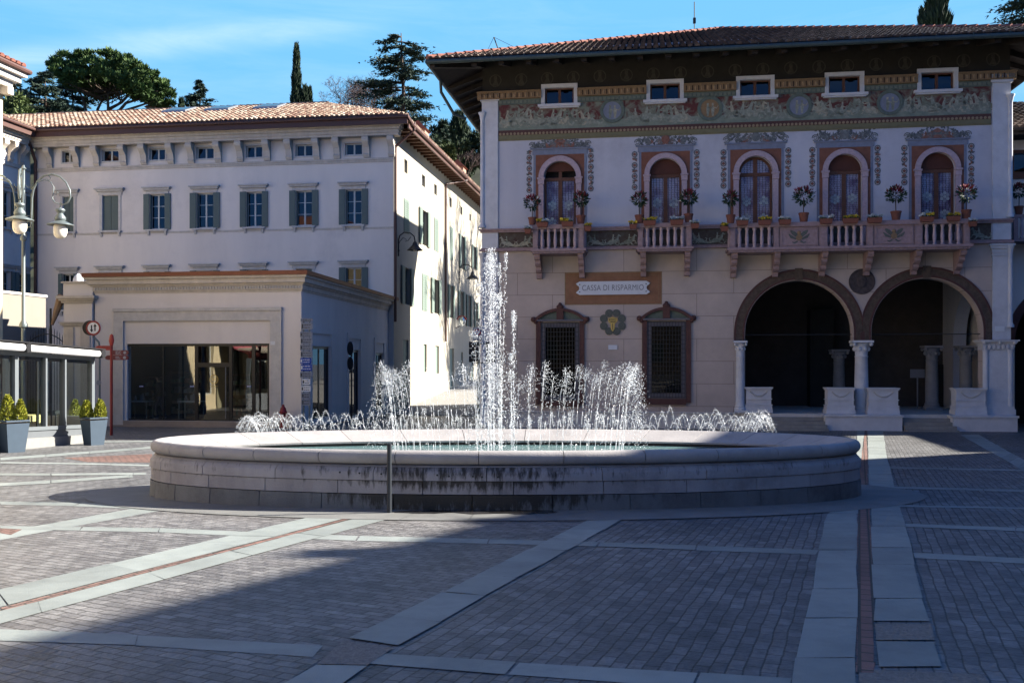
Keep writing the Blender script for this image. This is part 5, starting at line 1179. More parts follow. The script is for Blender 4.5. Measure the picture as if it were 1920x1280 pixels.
def house_window(parent, x0, x1, z0, z1, kind, xf=None, pale=False, lintel=True):
    fm = MB(); fm.xf = xf; xc = (x0+x1)/2; w_ = x1-x0
    fm.holes(x0+.002, x1-.002, z0+.002, z1-.002, [(x0+.06, xc-.045, z0+.06, z1-.06), (xc+.045, x1-.06, z0+.06, z1-.06)], .16, .22)
    for s in (1/3, 2/3):
        if kind != 'small': fm.box(x0+.06, x1-.06, .18, .20, z0+(z1-z0)*s-.015, z0+(z1-z0)*s+.015)
    wo = fm.build('window', M['frame_white'] if not pale else M['shutter_pale'], parent)
    gl = MB(); gl.xf = xf; gl.box(x0+.03, x1-.03, .185, .19, z0+.03, z1-.03); gl.build('pane', M['window_glass'], wo)
    if kind in ('open', 'small') and xf is None and random.random() < .45:
        cu = MB(); cu.box(x0+.02, xc-.02-random.uniform(0, .2)*w_, .26, .27, z0+.02+random.choice((0, .25))*(z1-z0), z1-.02); cu.build('curtain', M['white'], wo)
    rm = MB(); rm.xf = xf; rm.box(x0-.05, x1+.05, .36, .40, z0-.05, z1+.05); rm.build('dark_room', M['dark_room'], wo)
    sm_ = M['shutter_pale'] if pale else M['shutter']
    if kind in ('open', 'dark'):
        if kind == 'dark': sm_ = M['shutter']
        sw_ = w_*.52
        for s in (-1, 1):
            sh = MB(); sh.xf = xf; xe = x0 if s < 0 else x1
            if xf is None:                       # leaf folded back on the wall, the reveal leaf on the left
                sh.box(xe+s*.015, xe+s*(sw_*.78), -.06, -.015, z0-.02, z1+.02); sh.box(xe+s*.06, xe+s*(sw_*.72), -.066, -.0601, z0+.08, z1-.08)
                if s < 0: sh.box(x0+.005, x0+.05, -.01, .155, z0+.01, z1-.01)
            else:
                sh.box(xe+s*.015, xe+s*sw_, -.10, -.05, z0-.02, z1+.02); sh.box(xe+s*.06, xe+s*(sw_-.05), -.11, -.1001, z0+.08, z1-.08)
            sh.build('shutter', sm_, wo)
    elif kind == 'closed':
        for s in (-1, 1):
            sh = MB(); sh.xf = xf; a, b = sorted((xc+s*.012, xc+s*(w_/2-.004))); yy = .09 if xf is None else -.03
            sh.box(a, b, yy, yy+.05, z0+.004, z1-.004); n = 14
            for k in range(n): z = z0+.1+(z1-z0-.2)*k/n; sh.box(a+.05, b-.05, yy-.012, yy-.0005, z, z+(z1-z0-.2)/n*.6)
            sh.build('shutter', sm_, wo)
    if lintel:
        lm = MB(); lm.xf = xf; ft = .16
        lm.box(x0-ft, x0-.003, -.03, -.003, z0, z1+ft) if kind == 'closed' else None
        lm.box(x1+.003, x1+ft, -.03, -.003, z0, z1+ft) if kind == 'closed' else None
        lm.box(x0-ft-.06, x1+ft+.06, -.045, -.003, z1+.03, z1+.22); lm.box(x0-ft-.16, x1+ft+.16, -.16, -.003, z1+.221, z1+.33); lm.box(x0-ft-.24, x1+ft+.24, -.24, -.003, z1+.331, z1+.40); lm.build('lintel', M['pale_stone'], wo)
        sm2 = MB(); sm2.xf = xf; sm2.box(x0-.2, x1+.2, -.14, -.003, z0-.12, z0-.024)
        for s in (x0-.06, x1+.06): sm2.prismx([(-.003, z0-.121), (-.12, z0-.121), (-.10, z0-.2), (-.04, z0-.34), (-.003, z0-.36)], s-.06, s+.06)
        sm2.build('sill', M['pale_stone'], wo)
    return wo
for i, (x0, x1, z0, z1) in enumerate(r2): house_window(house, x0, x1, z0, z1, 'closed' if i < 2 else 'open')
for i, (x0, x1, z0, z1) in enumerate(r3): house_window(house, x0, x1, z0, z1, 'open' if i != 5 else 'closed')
for i, (x0, x1, z0, z1) in enumerate(at):
    wo = house_window(house, x0, x1, z0, z1, 'small', lintel=False); fr = MB(); fr.holes(x0-.08, x1+.08, z0-.08, z1+.08, [(x0+.001, x1-.001, z0+.001, z1-.001)], -.03, -.004); fr.build('stone_surround', M['pale_stone'], wo)
for y0, y1, z0, z1, kind in SW:
    if kind == 'small': house_window(house, y0, y1, z0, z1, 'small', SX, lintel=False)
    elif kind == 'ground':
        wo = house_window(house, y0, y1, z0, z1, 'small', SX, lintel=False)
        sh = MB(); sh.xf = SX; sh.box(y0+.01, y1-.01, .1, .14, z0+.01, z1-.01); sh.build('door_panel', M['shutter_pale'], wo)
    else: house_window(house, y0, y1, z0, z1, kind, SX, pale=True, lintel=False)
# string courses, cornice, brackets
st = MB(); zs1_ = hz(400, 306); st.box(hl, .0, -.05, -.003, zs1_-.22, zs1_-.1); st.box(hl, .02, -.09, -.003, zs1_-.099, zs1_); z2 = hz(400, 432); st.box(hl, 0, -.03, -.003, z2-.1, z2); st.build('string_course', M['cornice_stone'], house)
cn = MB(); zc0, zc1 = hz(400, 268), hz(400, 237)
hh = zc1-zc0
for a, b, o in ((-.02, .12, .5), (.12, .3, .56), (.3, .45, .66), (.45, .75, .74), (.75, .9, .86), (.9, 1, .95)): cn.box(hl, o*.75, -o, -.002, zc0+a*hh+.001, zc0+b*hh)
cn.build('cornice', M['cornice_stone'], house)
fr_ = MB(); fr_.box(hl, 0, -.02, -.003, zs1_+.02, zc0-.04) if False else None
brm = MB(); zb0, zb1 = zs1_+.02, zc0-.025; hb = zb1-zb0
brm.prismx([(0, zb1), (-.48, zb1), (-.52, zb1-.1*hb), (-.5, zb1-.25*hb), (-.36, zb1-.36*hb), (-.22, zb1-.5*hb), (-.15, zb1-.75*hb), (-.16, zb0+.1*hb), (-.1, zb0), (0, zb0)], -.17, .17)
brm.tube([(-.19, -.42, zb1-.16*hb), (.19, -.42, zb1-.16*hb)], .11, 10); brm.tube([(-.18, -.13, zb0+.14*hb), (.18, -.13, zb0+.14*hb)], .06, 8)
bme = brm.mesh('cornice_bracket', M['cornice_stone'])
for px in (90, 140, 178, 229, 267, 318, 356, 407, 448, 499, 540, 592, 630, 686, 733): b_ = mk('cornice_bracket', bme, house); b_.location = (hx(px, 290, -.25), -.003, 0)
# gutter, fascia and roof
zg2 = hz(400, 233, -1.0); OH = 1.0
fa = MB(); fa.box(hl-.0, OH+.02, -OH-.02, -OH+.06, zg2-.34, zg2+.02); fa.tube([(hl, -OH-.1, zg2+.02), (OH+.1, -OH-.1, zg2+.02), (OH+.1, -.2, zg2-.22), (OH+.1, DEPH, zg2-.30)], .09, 8); fa.box(OH-.06, OH+.02, -OH+.3, DEPH, zg2-.5, zg2-.28)
fa.box(hl, OH-.1, -OH+.07, -.5, zc1+.0, zg2+.0) if False else None
fa.build('gutter', M['gutter'], house)
so2 = MB(); so2.box(hl, OH-.07, -OH+.065, .5, zg2-.02, zg2+.03); so2.box(-.4, OH-.065, .501, DEPH, zg2-.30, zg2-.25); so2.build('eaves_board', M['dark_wood'], house)
ra = MB()
for k in range(56): y = .3+k*.82; ra.box(-.05, OH-.1, y-.06, y+.06, zg2-.48, zg2-.301)
ra.build_each('rafter', M['wood'], house)
p_ = R(21); cp_, sp_ = cos(p_), sin(p_); RN = 6.7; Lh = RN/cp_
random.seed(8); tl2 = MB(); Wd = OH-hl+0.0
tiles(tl2, (hl-6, -OH-.08, zg2+.12), (1, 0, 0), (0, cp_, sp_), Wd+6, lambda x: 0, lambda x: max(0, min(Lh, (Wd+6-x)/cp_)), tw=.27, tl=.42)
tiles(tl2, (OH+.08, -OH, zg2-.14), (0, 1, 0), (-cp_, 0, sp_), DEPH, lambda x: 0, lambda x: min(Lh, x/cp_), tw=.27, tl=.42)
rfo = tl2.build('roof', M['tile_light'], house, norm=False)
rbm = MB(); zt = zg2+.06; zr_ = zt+RN*sp_/cp_
rbm.poly([(hl-6, -OH, zt), (OH, -OH, zt), (OH-RN, RN-OH, zr_), (hl-6, RN-OH, zr_)]); rbm.poly([(OH, -OH, zt-.26), (OH, DEPH, zt-.26), (OH-RN, DEPH, zr_-.26), (OH-RN, RN-OH, zr_-.26)]); rbm.poly([(hl-6, RN-OH, zr_), (OH-RN, RN-OH, zr_), (OH-2*RN, 2*RN-OH, zt), (hl-6, 2*RN-OH, zt)]); rbm.poly([(OH-RN, RN-OH, zr_), (OH-RN, DEPH, zr_), (OH-2*RN, DEPH, zt), (OH-2*RN, 2*RN-OH, zt)]); rbm.build('roof_base', M['wood'], rfo, norm=False)
hp = MB()
for A_, Bq in (((OH, -OH, zt-.1), (OH-RN, RN-OH, zr_-.1)), ((hl-6, RN-OH, zr_), (OH-RN, RN-OH, zr_)), ((OH-RN, RN-OH, zr_), (OH-RN, DEPH, zr_))):
    A_, Bq = Vector(A_), Vector(Bq); n = int((Bq-A_).length/.42)
    for k in range(n): up = Vector((0, 0, .13)); hp.tube([tuple(A_.lerp(Bq, k/n)+up), tuple(A_.lerp(Bq, (k+1.12)/n)+up*.9)], [.13, .10], 7)
hp.build('ridge_tile', M['tile_light'], rfo)
for px in (325, 405, 497):
    x = hx(px, 205, 3.5); yq = 4.2; zq = zg2+.12+(yq+OH)*sp_/cp_
    sk = MB(); sk.hexa([(x-.75, yq-.7, zq-.7*.38+.1), (x+.75, yq-.7, zq-.7*.38+.1), (x+.75, yq+.7, zq+.7*.38+.1), (x-.75, yq+.7, zq+.7*.38+.1), (x-.75, yq-.7, zq-.7*.38+.24), (x+.75, yq-.7, zq-.7*.38+.24), (x+.75, yq+.7, zq+.7*.38+.24), (x-.75, yq+.7, zq+.7*.38+.24)])
    so3 = sk.build('skylight', M['steel'], rfo); sg = MB(); sg.hexa([(x-.6, yq-.55, zq-.55*.38+.235), (x+.6, yq-.55, zq-.55*.38+.235), (x+.6, yq+.55, zq+.55*.38+.235), (x-.6, yq+.55, zq+.55*.38+.235), (x-.6, yq-.55, zq-.55*.38+.25), (x+.6, yq-.55, zq-.55*.38+.25), (x+.6, yq+.55, zq+.55*.38+.25), (x-.6, yq+.55, zq+.55*.38+.25)]); sg.build('pane', M['window_glass'], so3)
M['brick'] = brick_mat('chimney_brick', (.36, .13, .08), (.45, .2, .13), (.4, .36, .3), .25, .075, .012, plane='XZ', bump=.3)
for px, pt_y, pb_y, x in ((788, 231, 285, -1.6), (861, 303, 347, -1.6)):
    y, z1 = H.side(px, pt_y, x); _, z0 = H.side(px, pb_y, x); h = z1-z0
    ch = MB(); ch.box(x-.42, x+.42, y-.55, y+.55, z0-.3, z0+h*.35); co = ch.build('chimney', M['pale_stone'], rfo)
    c2 = MB(); c2.holes(x-.45, x+.45, z0+h*.35, z0+h*.72, [(x-.22, x+.22, z0+h*.42, z0+h*.66)], y-.58, y+.58); c2.build('chimney_head', M['brick'], co)
    c3 = MB(); c3.hexa([(x-.6, y-.75, z0+h*.72), (x+.6, y-.75, z0+h*.72), (x+.6, y+.75, z0+h*.72), (x-.6, y+.75, z0+h*.72), (x-.06, y-.75, z0+h), (x+.06, y-.75, z0+h), (x+.06, y+.75, z0+h), (x-.06, y+.75, z0+h)]); c3.build('chimney_cap', M['tile_red'], co)
dpm = MB(); zt = zg2-.1
dpm.tube([(OH+.1, .15, zg2), (OH+.1, .15, zt-.3), (.12, .0, zt-1.2), (.10, .0, zt-1.5), (.10, .0, hz(738, 603))], .075, 8)
y2, z2_ = H.side(836, 345, .1); yb, zb2 = H.side(836, 640, .1)
dpm.tube([(OH+.1, y2+2.2, zg2), (OH+.1, y2+2.2, zt-.3), (.12, y2, z2_-.0), (.1, y2, z2_-.3), (.1, y2, zb2)], .07, 8)
dpm.tube([(hl+.12, -OH-.1, zg2), (hl+.12, -.5, zg2-.9), (hl+.1, -.12, zg2-1.5), (hl+.1, -.12, 1.0)], .09, 8)
dpm.build('downpipe', M['gutter'], house)
# left wing coming forward at the inner corner
wg = MB(); WL = 9.0
WXF = lambda a, d, z: (hl-.3-d, -a, z)        # a runs from the inner corner towards the square
ww = []
for a0, kinds in ((.45, 1), (1.75, 1), (3.2, 1), (4.6, 1)):
    for (z0, z1) in ((r2[0][2], r2[0][3]), (r3[0][2], r3[0][3])): ww.append((a0, a0+.62, z0, z1))
wg.xf = WXF; wg.holes(0, WL, 0, HT, ww, 0, .4); wg.xf = None; wg.build('wing_wall', M['house_stucco'], house)
for x0, x1, z0, z1 in ww: house_window(house, x0, x1, z0, z1, 'open', WXF)
cw = MB(); cw.xf = WXF
for a, b, o in ((-.02, .12, .5), (.12, .3, .56), (.3, .45, .66), (.45, .75, .74), (.75, .9, .86), (.9, 1, .95)): cw.box(.9, WL, -o, -.002, zc0+a*hh+.002, zc0+b*hh+.001)
cw.box(.1, WL, -.09, -.003, zs1_-.2, zs1_); cw.build('cornice', M['cornice_stone'], house)
for k in range(7):
    b_ = mk('cornice_bracket', bme, house); b_.rotation_euler = (0, 0, R(90)); b_.location = (hl-.3, -.95-k*.85, 0)
fw = MB(); fw.xf = WXF; fw.box(OH, WL, -OH-.02, -OH+.06, zg2-.34, zg2+.02); fw.tube([(OH, -OH-.1, zg2+.02), (WL, -OH-.1, zg2+.02)], .09, 8); fw.build('gutter', M['gutter'], house)
tw_ = MB(); tiles(tw_, (hl-.3+OH+.05, -WL-2, zg2+.12), (0, 1, 0), (-cp_, 0, sp_), WL+8, lambda x: max(0, (x-(WL+1.0))/cp_), lambda x: Lh, tw=.27); tw_.build('roof', M['tile_light'], house, norm=False)
# ================================================================ street rising between the two palaces
stm = MB()
def stz(t): return gz(50) + max(0, t)*.055
for k in range(24):
    t0, t1 = k*2-2, k*2
    a, b = H.world(.0, t0), H.world(.0, t1); W2 = 9
    c_, d_ = H.world(W2, t0), H.world(W2, t1)
    z0, z1 = stz(t0)+.06, stz(t1)+.06
    stm.poly([(a[0], a[1], z0), (c_[0], c_[1], z0), (d_[0], d_[1], z1), (b[0], b[1], z1)])
stm.build('street', M['asphalt'], norm=False)['kind'] = 'structure'
# ================================================================ SHOP PAVILION
KX = (565-CX)/FPX*36.6
K = Fr(KX, 36.6, -8.33, gz(36.6)-.02); kx = lambda px, py, d=0: K.loc(px, py, d)[0]; kz = lambda px, py, d=0: K.loc(px, py, d)[1]
shop = thing('shop_pavilion', 'low flat-roofed cream shop pavilion with a wide dark glass front', 'shop', K.o, K.a)
ks = MB(); kl = kx(178, 600); KT = kz(400, 548)
op = (kx(238, 700), kx(505, 700), kz(400, 789.5), kz(400, 644))
ks.holes(kl, 0, -.3, KT, [op], 0, .3)
# street side runs at its own angle
sa = R(2.9); KS = lambda a, d, z: (-d*cos(sa)-a*sin(sa), a*cos(sa)-d*sin(sa), z)
def kside(px, py):
    dx = (px-CX)/FPX; best = None
    # ray against the side wall line
    ux, uy = K.world(-sin(sa), cos(sa))[0]-K.o[0], K.world(-sin(sa), cos(sa))[1]-K.o[1]
    # K.o + a*u = t*(dx,1)
    det = -ux*1+uy*dx; t = (-ux*K.o[1]+uy*K.o[0])/det; a = (dx*t-K.o[0])/ux if abs(ux) > abs(uy) else (t-K.o[1])/uy
    return a, EYE+(HZ-py)/FPX*t-K.o[2]
sd_ = []
for a, b, t, bo in ((584, 620, 648, 780), (653, 675, 655, 782), (703, 719, 661, 785)):
    y0, z1 = kside(a, t); y1, z0 = kside(b, bo); sd_.append((y0, y1, max(.02, z0), z1))
KD = kside(736, 600)[0]
ks.xf = KS; ks.holes(.301, KD, -.3, KT, sd_, -.001, .3); ks.xf = None
ks.build('wall', M['kiosk_stucco'], shop)
kr = MB(); kr.box(kl, kl+.3, .3, KD, -.3, KT); kr.box(kl, -1.0, KD-.3, KD, -.3, KT); kr.build('rear_wall', M['kiosk_stucco'], shop)
kc = MB()
for a, b, o in ((0, .12, .03), (.12, .42, .07), (.42, .55, .12), (.55, .85, .22), (.85, 1.0, .30)):
    z0, z1 = KT+a*.62+.001, KT+b*.62; kc.prismz([(kl-o, -o), (o, -o), KS(KD, -o, 0)[:2], (kl-o, KD)], z0, z1)
kc.build('cornice', M['cornice_stone'], shop)
kd = MB(); n = 74
for k in range(n): x = kl+(0-kl)*(k+.5)/n; kd.box(x-.03, x+.03, -.105, -.071, KT+.12, KT+.22)
kd.build('dentil_row', M['pale_stone'], shop)
cpz = KT+.62
cr = MB(); cr.prismz([(kl-.36, -.36), (.36, -.36), KS(KD, -.36, 0)[:2], (kl-.36, KD)], cpz+.001, cpz+.16); cr.build('roof_edge', M['copper'], shop)
rt = MB(); rt.prismz([(kl, 0), (0, 0), KS(KD, 0, 0)[:2], (kl, KD)], cpz+.161, cpz+.18); rt.build('flat_roof', M['bounce_roof'], shop)
# stone frames
fm = MB(); fx0, fx1, ft = kx(215, 650), kx(529, 650), kz(400, 583); gx0_, gx1_, g1 = kx(233, 650), kx(508, 650), kz(400, 601)
fm.holes(fx0, fx1, -.3, ft, [(gx0_, gx1_, -1, g1)], -.09, -.003); fm.holes(fx0-.02, fx1+.02, ft+.001, ft+.12, [], -.13, -.003); fm.holes(gx0_+.0, gx1_-.0, op[2], g1-.001, [(op[0]-.02, op[1]+.02, -1, op[3]+.45+.38)], -.05, -.003) if False else None
fm.build('portal_frame', M['pale_stone'], shop)
sl_ = MB(); sl_.box(gx0_-.4, gx1_+.3, -.32, -.0955, -.3, .06); sl_.box(gx0_+.002, gx1_-.002, -.0954, .3, -.3, op[2]-.002); sl_.build('threshold', mat('threshold_stone', (.36, .29, .23), .8, .12, 3, .1, 40), shop)
# shop front: mullions, transom, glass
mf = MB(); y0, y1 = .10, .18
mf.box(op[0], op[1], y0-.02, y1, op[3]-.10, op[3]); mf.box(op[0], op[1], y0, y1, op[2], op[2]+.06)
for a, b in ((234, 240), (306, 308), (366, 372), (430, 436), (473, 479), (502, 506)):
    xa, xb = kx(a, 700, .14), kx(b, 700, .14); mf.box(max(op[0], xa), min(op[1], xb), y0, y1, op[2]+.061, op[3]-.101)
xa, xb = kx(372, 700, .14), kx(430, 700, .14); mf.box(xa+.001, xb-.001, y0, y1, kz(400, 688, .14), kz(400, 680, .14))
sf_ = mf.build('shop_front', M['dark_frame'], shop)
gp = MB(); gp.box(op[0]+.05, op[1]-.05, .135, .14, op[2]+.03, op[3]-.06); gp.build('glass', M['glass'], sf_)
hd = MB(); x = kx(423.5, 720, .05); hd.tube([(x, .03, kz(423, 784, .05)), (x, .03, kz(423, 688, .05))], .014, 8); hd.tube([(x, .03, kz(423, 700, .05)), (x, .1, kz(423, 700, .05))], .01, 6); hd.tube([(x, .03, kz(423, 775, .05)), (x, .1, kz(423, 775, .05))], .01, 6); hd.build('door_handle', M['steel'], sf_)
lx, lz = kx(401, 711, .13), kz(401, 711, .13); lg_ = MB()
for k in range(24):
    a = -pi/2+.25+(2*pi-.5)*k/23; r_ = .165
    for q in (-.45, .45): lg_.ribbon([(lx+r_*cos(a), lz+r_*sin(a)), (lx+(r_+.02*q)*cos(a+.09), lz+(r_+.02*q)*sin(a+.09)), (lx+(r_+.05*q)*cos(a+.18), lz+(r_+.05*q)*sin(a+.18))], [.012, .03, .006], .132)
lg_.build('laurel_ring', M['gold'], sf_, norm=False)
text('door_lettering', '513', lx, lz, .131, .17, M['gold'], sf_, .2, .0005)
ln = MB(); ln.box(lx-.16, lx+.16, .131, .1335, lz-.26, lz-.245); ln.build('door_caption', M['gold'], sf_)
for px in (265, 360, 467):
    s = MB(); x, z = kx(px, 724, .13), kz(px, 724, .13); s.box(x-.09, x+.09, .130, .1335, z-.03, z+.03); q = s.build('glass_sticker', M['blue'], sf_); s2 = MB()
    for k in (-1, 0, 1): s2.box(x+k*.055-.018, x+k*.055+.018, .128, .1298, z-.016, z+.016)
    s2.build('sticker_mark', M['white'], q)
# inside
ins = MB(); ins.box(kl+.31, -.5, 7, 7.1, op[2], KT-.4); ins.box(kl+.31, kl+.4, .31, 7, op[2], KT-.4); ins.box(-.62, -.55, .31, 7, op[2], KT-.4); ins.box(kl+.31, -.5, .31, 7.1, KT-.4, KT-.3); ins.box(kl+.31, -.5, .31, 7.1, op[2]-.1, op[2]-.003); ins.build('interior', M['dim_room'], shop)
def shelf_unit(px, d, w_, h, label):
    x = kx(px, 720, d); o = thing('shelf_unit', label, 'shelf', K.world(x, d, op[2]), K.a, 'shelving inside the dark shop')
    s = MB(); s.box(-w_/2, -w_/2+.04, 0, .4, 0, h); s.box(w_/2-.04, w_/2, 0, .4, 0, h)
    for k in range(5): s.box(-w_/2+.041, w_/2-.041, 0, .4, h*k/4.2, h*k/4.2+.03)
    s.build('shelf', M['wood'], o); g_ = MB()
    for k in range(4):
        x_ = -w_/2+.1
        while x_ < w_/2-.15:
            b_ = random.uniform(.06, .16); g_.box(x_, x_+b_, .05, .3, h*k/4.2+.031, h*k/4.2+.031+random.uniform(.1, .3)); x_ += b_+random.uniform(.03, .12)
    g_.build('goods', ramp_mat('goods_colours', [(0, (.3, .28, .25)), (.4, (.12, .2, .12)), (.7, (.4, .2, .1)), (1, (.5, .5, .5))], .6), o)
shelf_unit(285, 3.0, 1.3, 1.7, 'dark shelf unit stocked with goods at the left inside the shop'); shelf_unit(345, 4.2, 1.6, 1.9, 'dark shelf unit with goods left of the shop door'); shelf_unit(455, 3.4, 1.2, 1.8, 'dark shelf unit with goods at the right inside the shop')
def display_table(px, d, label):
    x = kx(px, 740, d); o = thing('display_table', label, 'table', K.world(x, d, op[2]), K.a)
    t = MB(); t.box(-.45, .45, 0, .6, .68, .72); t.build('top', M['white'], o); l = MB()
    for a in (-.4, .4):
        for b in (.05, .55): l.box(a-.02, a+.02, b-.02, b+.02, 0, .679)
    l.build('leg', M['steel'], o); b = MB(); b.lathe([(.08, 0), (.1, .05), (.06, .2), (.03, .3)], .1, .3, .721, 10); b.lathe([(.05, 0), (.06, .1), (.02, .22)], -.2, .25, .721, 10); b.box(-.1, .0, .4, .5, .721, .95); b.build('ornament', M['blue_grey'], o)
display_table(256, .9, 'white display table in the left bay of the shop window'); display_table(352, 1.1, 'white display table beside the shop door')
sw2 = MB()
# side doors and windows
for y0_, y1_, z0_, z1_ in sd_:
    f = MB(); f.xf = KS; f.holes(y0_-.22, y1_+.22, 0, z1_+.75, [(y0_, y1_, -1, z1_+.5)], -.05, -.003); f.box(y0_+.001, y1_-.001, .02, .06, z1_-.01, z1_+.499); fo = f.build('side_doorway', M['kiosk_stucco'], shop)
    q = MB(); q.xf = KS; ym = (y0_+y1_)/2; q.holes(y0_+.002, y1_-.002, z0_, z1_-.012, [(y0_+.1, ym-.05, z0_+.1, z1_-.12), (ym+.05, y1_-.1, z0_+.1, z1_-.12)], .1, .16); q.build('door_frame', M['dark_frame'], fo)
    g_ = MB(); g_.xf = KS; g_.box(y0_+.05, y1_-.05, .125, .13, z0_+.05, z1_-.06); g_.build('glass', M['dark_glass'], fo)
nm = MB(); x, z = kx(513, 643), kz(513, 643); nm.box(x-.09, x+.09, -.105, -.091, z-.07, z+.07); nm.disc(x, z, .025, -.109, -.1055, 8); nm.build('number_plate', M['white'], shop)
# gate pillar at the left of the pavilion
GP = K.world(kx(150, 650), .0, 0); gp_ = thing('gate_pillar', 'stout stone gate pillar with moulded cap and two stone balls', 'pillar', GP, K.a)
px0, px1 = kx(121, 650)-kx(150, 650), kx(176, 650)-kx(150, 650); pz = lambda y: kz(150, y)
s = MB(); s.box(px0, px1, -.1, 1.0, 0, pz(612)); s.box(px0+.02, px1-.02, -.08, .98, pz(609), pz(566)); s.box(px0, px1, -.08, .98, pz(556), pz(531)); s.build('shaft', M['kiosk_stucco'], gp_)
s = MB()
for a, b, o in ((612, 610, .03), (610, 606, .08), (606, 603.5, .13), (568, 564, .05), (564, 560, .12), (560, 555, .2), (531, 528, .06)): s.box(px0-o, px1+o, -.1-o, 1.0+o, pz(a)+.001, pz(b))
for x in (px0+.28, px1-.28): s.box(x-.2, x+.2, -.15, -.099, 0, pz(613))
s.build('moulding', M['cornice_stone'], gp_)
for x, r_ in ((px0+.33, .19), (px1-.2, .15)):
    s = MB(); s.lathe([(r_*.8, 0), (r_*1.1, .04), (r_*.95, r_*.9), (r_*.6, r_*1.5), (r_*.1, r_*1.9)], x, .4, pz(528), 14); shade_auto(s.build('finial', M['white_stone'], gp_), 60)
# iron gate with spikes left of the pillar
gx_ = kx(58, 640, .3); gt_ = thing('iron_gate', 'dark iron gate of spiked bars with a curved top rail', 'gate', K.world(kx(88, 650, .3), .3), K.a)
s = MB()
for k in range(15):
    px = 52+k*5.0; x = kx(px, 640, .3)-kx(88, 650, .3); top = kz(px, 641-24*abs(sin((px-52)/70*pi))**.7, .3); s.tube([(x, 0, 0), (x, 0, top), (x, 0, top+.12)], [.014, .014, .001], 5)
s.build('bar', M['iron'], gt_)
s = MB(); s.tube([(kx(52+k*5, 640, .3)-kx(88, 650, .3), 0, kz(52+k*5, 646-20*sin((k*5)/70*pi)**.8, .3)) for k in range(15)], .02, 6); s.tube([(px0*0+kx(52, 640, .3)-kx(88, 650, .3), 0, .5), (kx(122, 640, .3)-kx(88, 650, .3), 0, .5)], .02, 6); s.build('top_rail', M['iron'], gt_)
fp = MB(); x0_, z0_ = kx(98, 609, .1), kz(98, 609, .1); x1_, z1_ = kx(115, 556, .1), kz(115, 556, .1)
fp.tube([(0, 0, 0), ((x1_-x0_)*.5, 0, (z1_-z0_)*.5), (x1_-x0_, 0, z1_-z0_), ((x1_-x0_)*1.1, 0, (z1_-z0_)*1.06)], [.05, .13, .17, .1], 9)
par = thing('folded_parasol', 'folded tan parasol leaning on a pole behind the veranda', 'parasol', K.world(x0_, .1, 0), K.a)
o = fp.build('canopy', mat('tan_canvas', (.38, .25, .15), .9, .2, 12), par); o.location = (0, 0, z0_)
s = MB(); xx = kx(95, 640, .1)-x0_; s.tube([(xx, 0, 0), (xx, 0, kz(95, 578, .1))], .04, 8); s.tube([(xx, 0, z0_+.2), (.02, 0, z0_+.1)], .02, 6); s.build('pole', M['iron'], par)
# terrace wall
TW = Fr(-.4856*41, 41, -8.33, gz(41)); s = MB(); s.xf = lambda a, d, z: (-d, -a, z); tz = TW.side(70, 556)[1]
s.box(0, 11, 0, .4, 0, TW.side(80, 557)[1]); o1_ = MB()
o = s.build('terrace_wall', mat('terrace_plaster', (.24, .215, .18), .9, .06, .7, .1, 50, stain=.15)); o.location = TW.o; o.rotation_euler = (0, 0, TW.a); tag(o, 'plain pale wall closing a raised terrace left of the gate', 'wall')
s = MB(); s.xf = lambda a, d, z: (-d, -a, z); s.box(-.05, 11, -.05, .45, TW.side(80, 557)[1]+.001, TW.side(80, 557)[1]+.1); s.build('coping', M['pale_stone'], o)
# ================================================================ yellow house on the left edge (its lit front is mirrored in the shop glass)
LH = Fr(-.5305*32, 32, -8.33, gz(32)); lh = thing('corner_house', 'tall pale yellow house behind the veranda with moulded eaves and red awnings', 'building', LH.o, LH.a)
M['yellow_stucco'] = mat('yellow_stucco', (.72, .58, .36), .9, .06, .6, .1, 50, stain=.1)
LX = lambda a, d, z: (-d, -a, z); wl = MB(); wl.xf = LX; hs_ = []
for k in range(9):
    for z in (4.6, 8.0): hs_.append((2.2+k*3.4, 3.2+k*3.4, z, z+1.8))
    hs_.append((1.8+k*3.4, 3.6+k*3.4, .8, 3.3))
zE = LH.side(60, 152, .5)[1]
wl.holes(0, 33, -.4, zE-.3, hs_, 0, .4); wl.xf = None; wl.box(-12, -.401, -.3, 0.0, -.4, zE-.3); wl.box(-12, -.4, -33, -32.7, -.4, zE-.3); wl.build('wall', M['yellow_stucco'], lh)
for x0, x1, z0, z1 in hs_: house_window(lh, x0, x1, z0, z1, 'open' if z0 > 4 else 'small', LX, lintel=False)
s = MB()
for k in range(4):
    a0 = 4+k*7; s.xf = LX; s.hexa([(a0, -.02, 3.5), (a0+5, -.02, 3.5), (a0+5, -1.6, 2.7), (a0, -1.6, 2.7), (a0, -.02, 3.56), (a0+5, -.02, 3.56), (a0+5, -1.6, 2.76), (a0, -1.6, 2.76)]); s.box(a0, a0+5, -1.61, -1.6, 2.5, 2.7)
s.build('awning', mat('red_awning', (.42, .10, .12), .8, .2, 4), lh)
s = MB(); zz = zE
s.prismz([(.55, .5), (-13, .5), (-13, -34), (.55, -34)], zz+.0, zz+.16); s.prismz([(.4, .38), (-13, .38), (-13, -34), (.4, -34)], zz-.2, zz-.001); s.prismz([(.22, .2), (-13, .2), (-13, -34), (.22, -34)], zz-.42, zz-.201); s.build('eaves', M['pale_stone'], lh)
s = MB()
for k in range(24): s.box(.02, .32, .1-k*1.4-.28, .1-k*1.4, zz-.68, zz-.421)
for k in range(6): s.box(-.4-k*1.4-.28, -.4-k*1.4, 0, .3, zz-.68, zz-.421)
s.build('eaves_bracket', M['pale_stone'], lh)
s = MB(); s.tube([(.6, -34, zz+.2), (.6, .55, zz+.2), (-13, .55, zz+.2)], .09, 8); s.build('gutter', M['gutter'], lh)
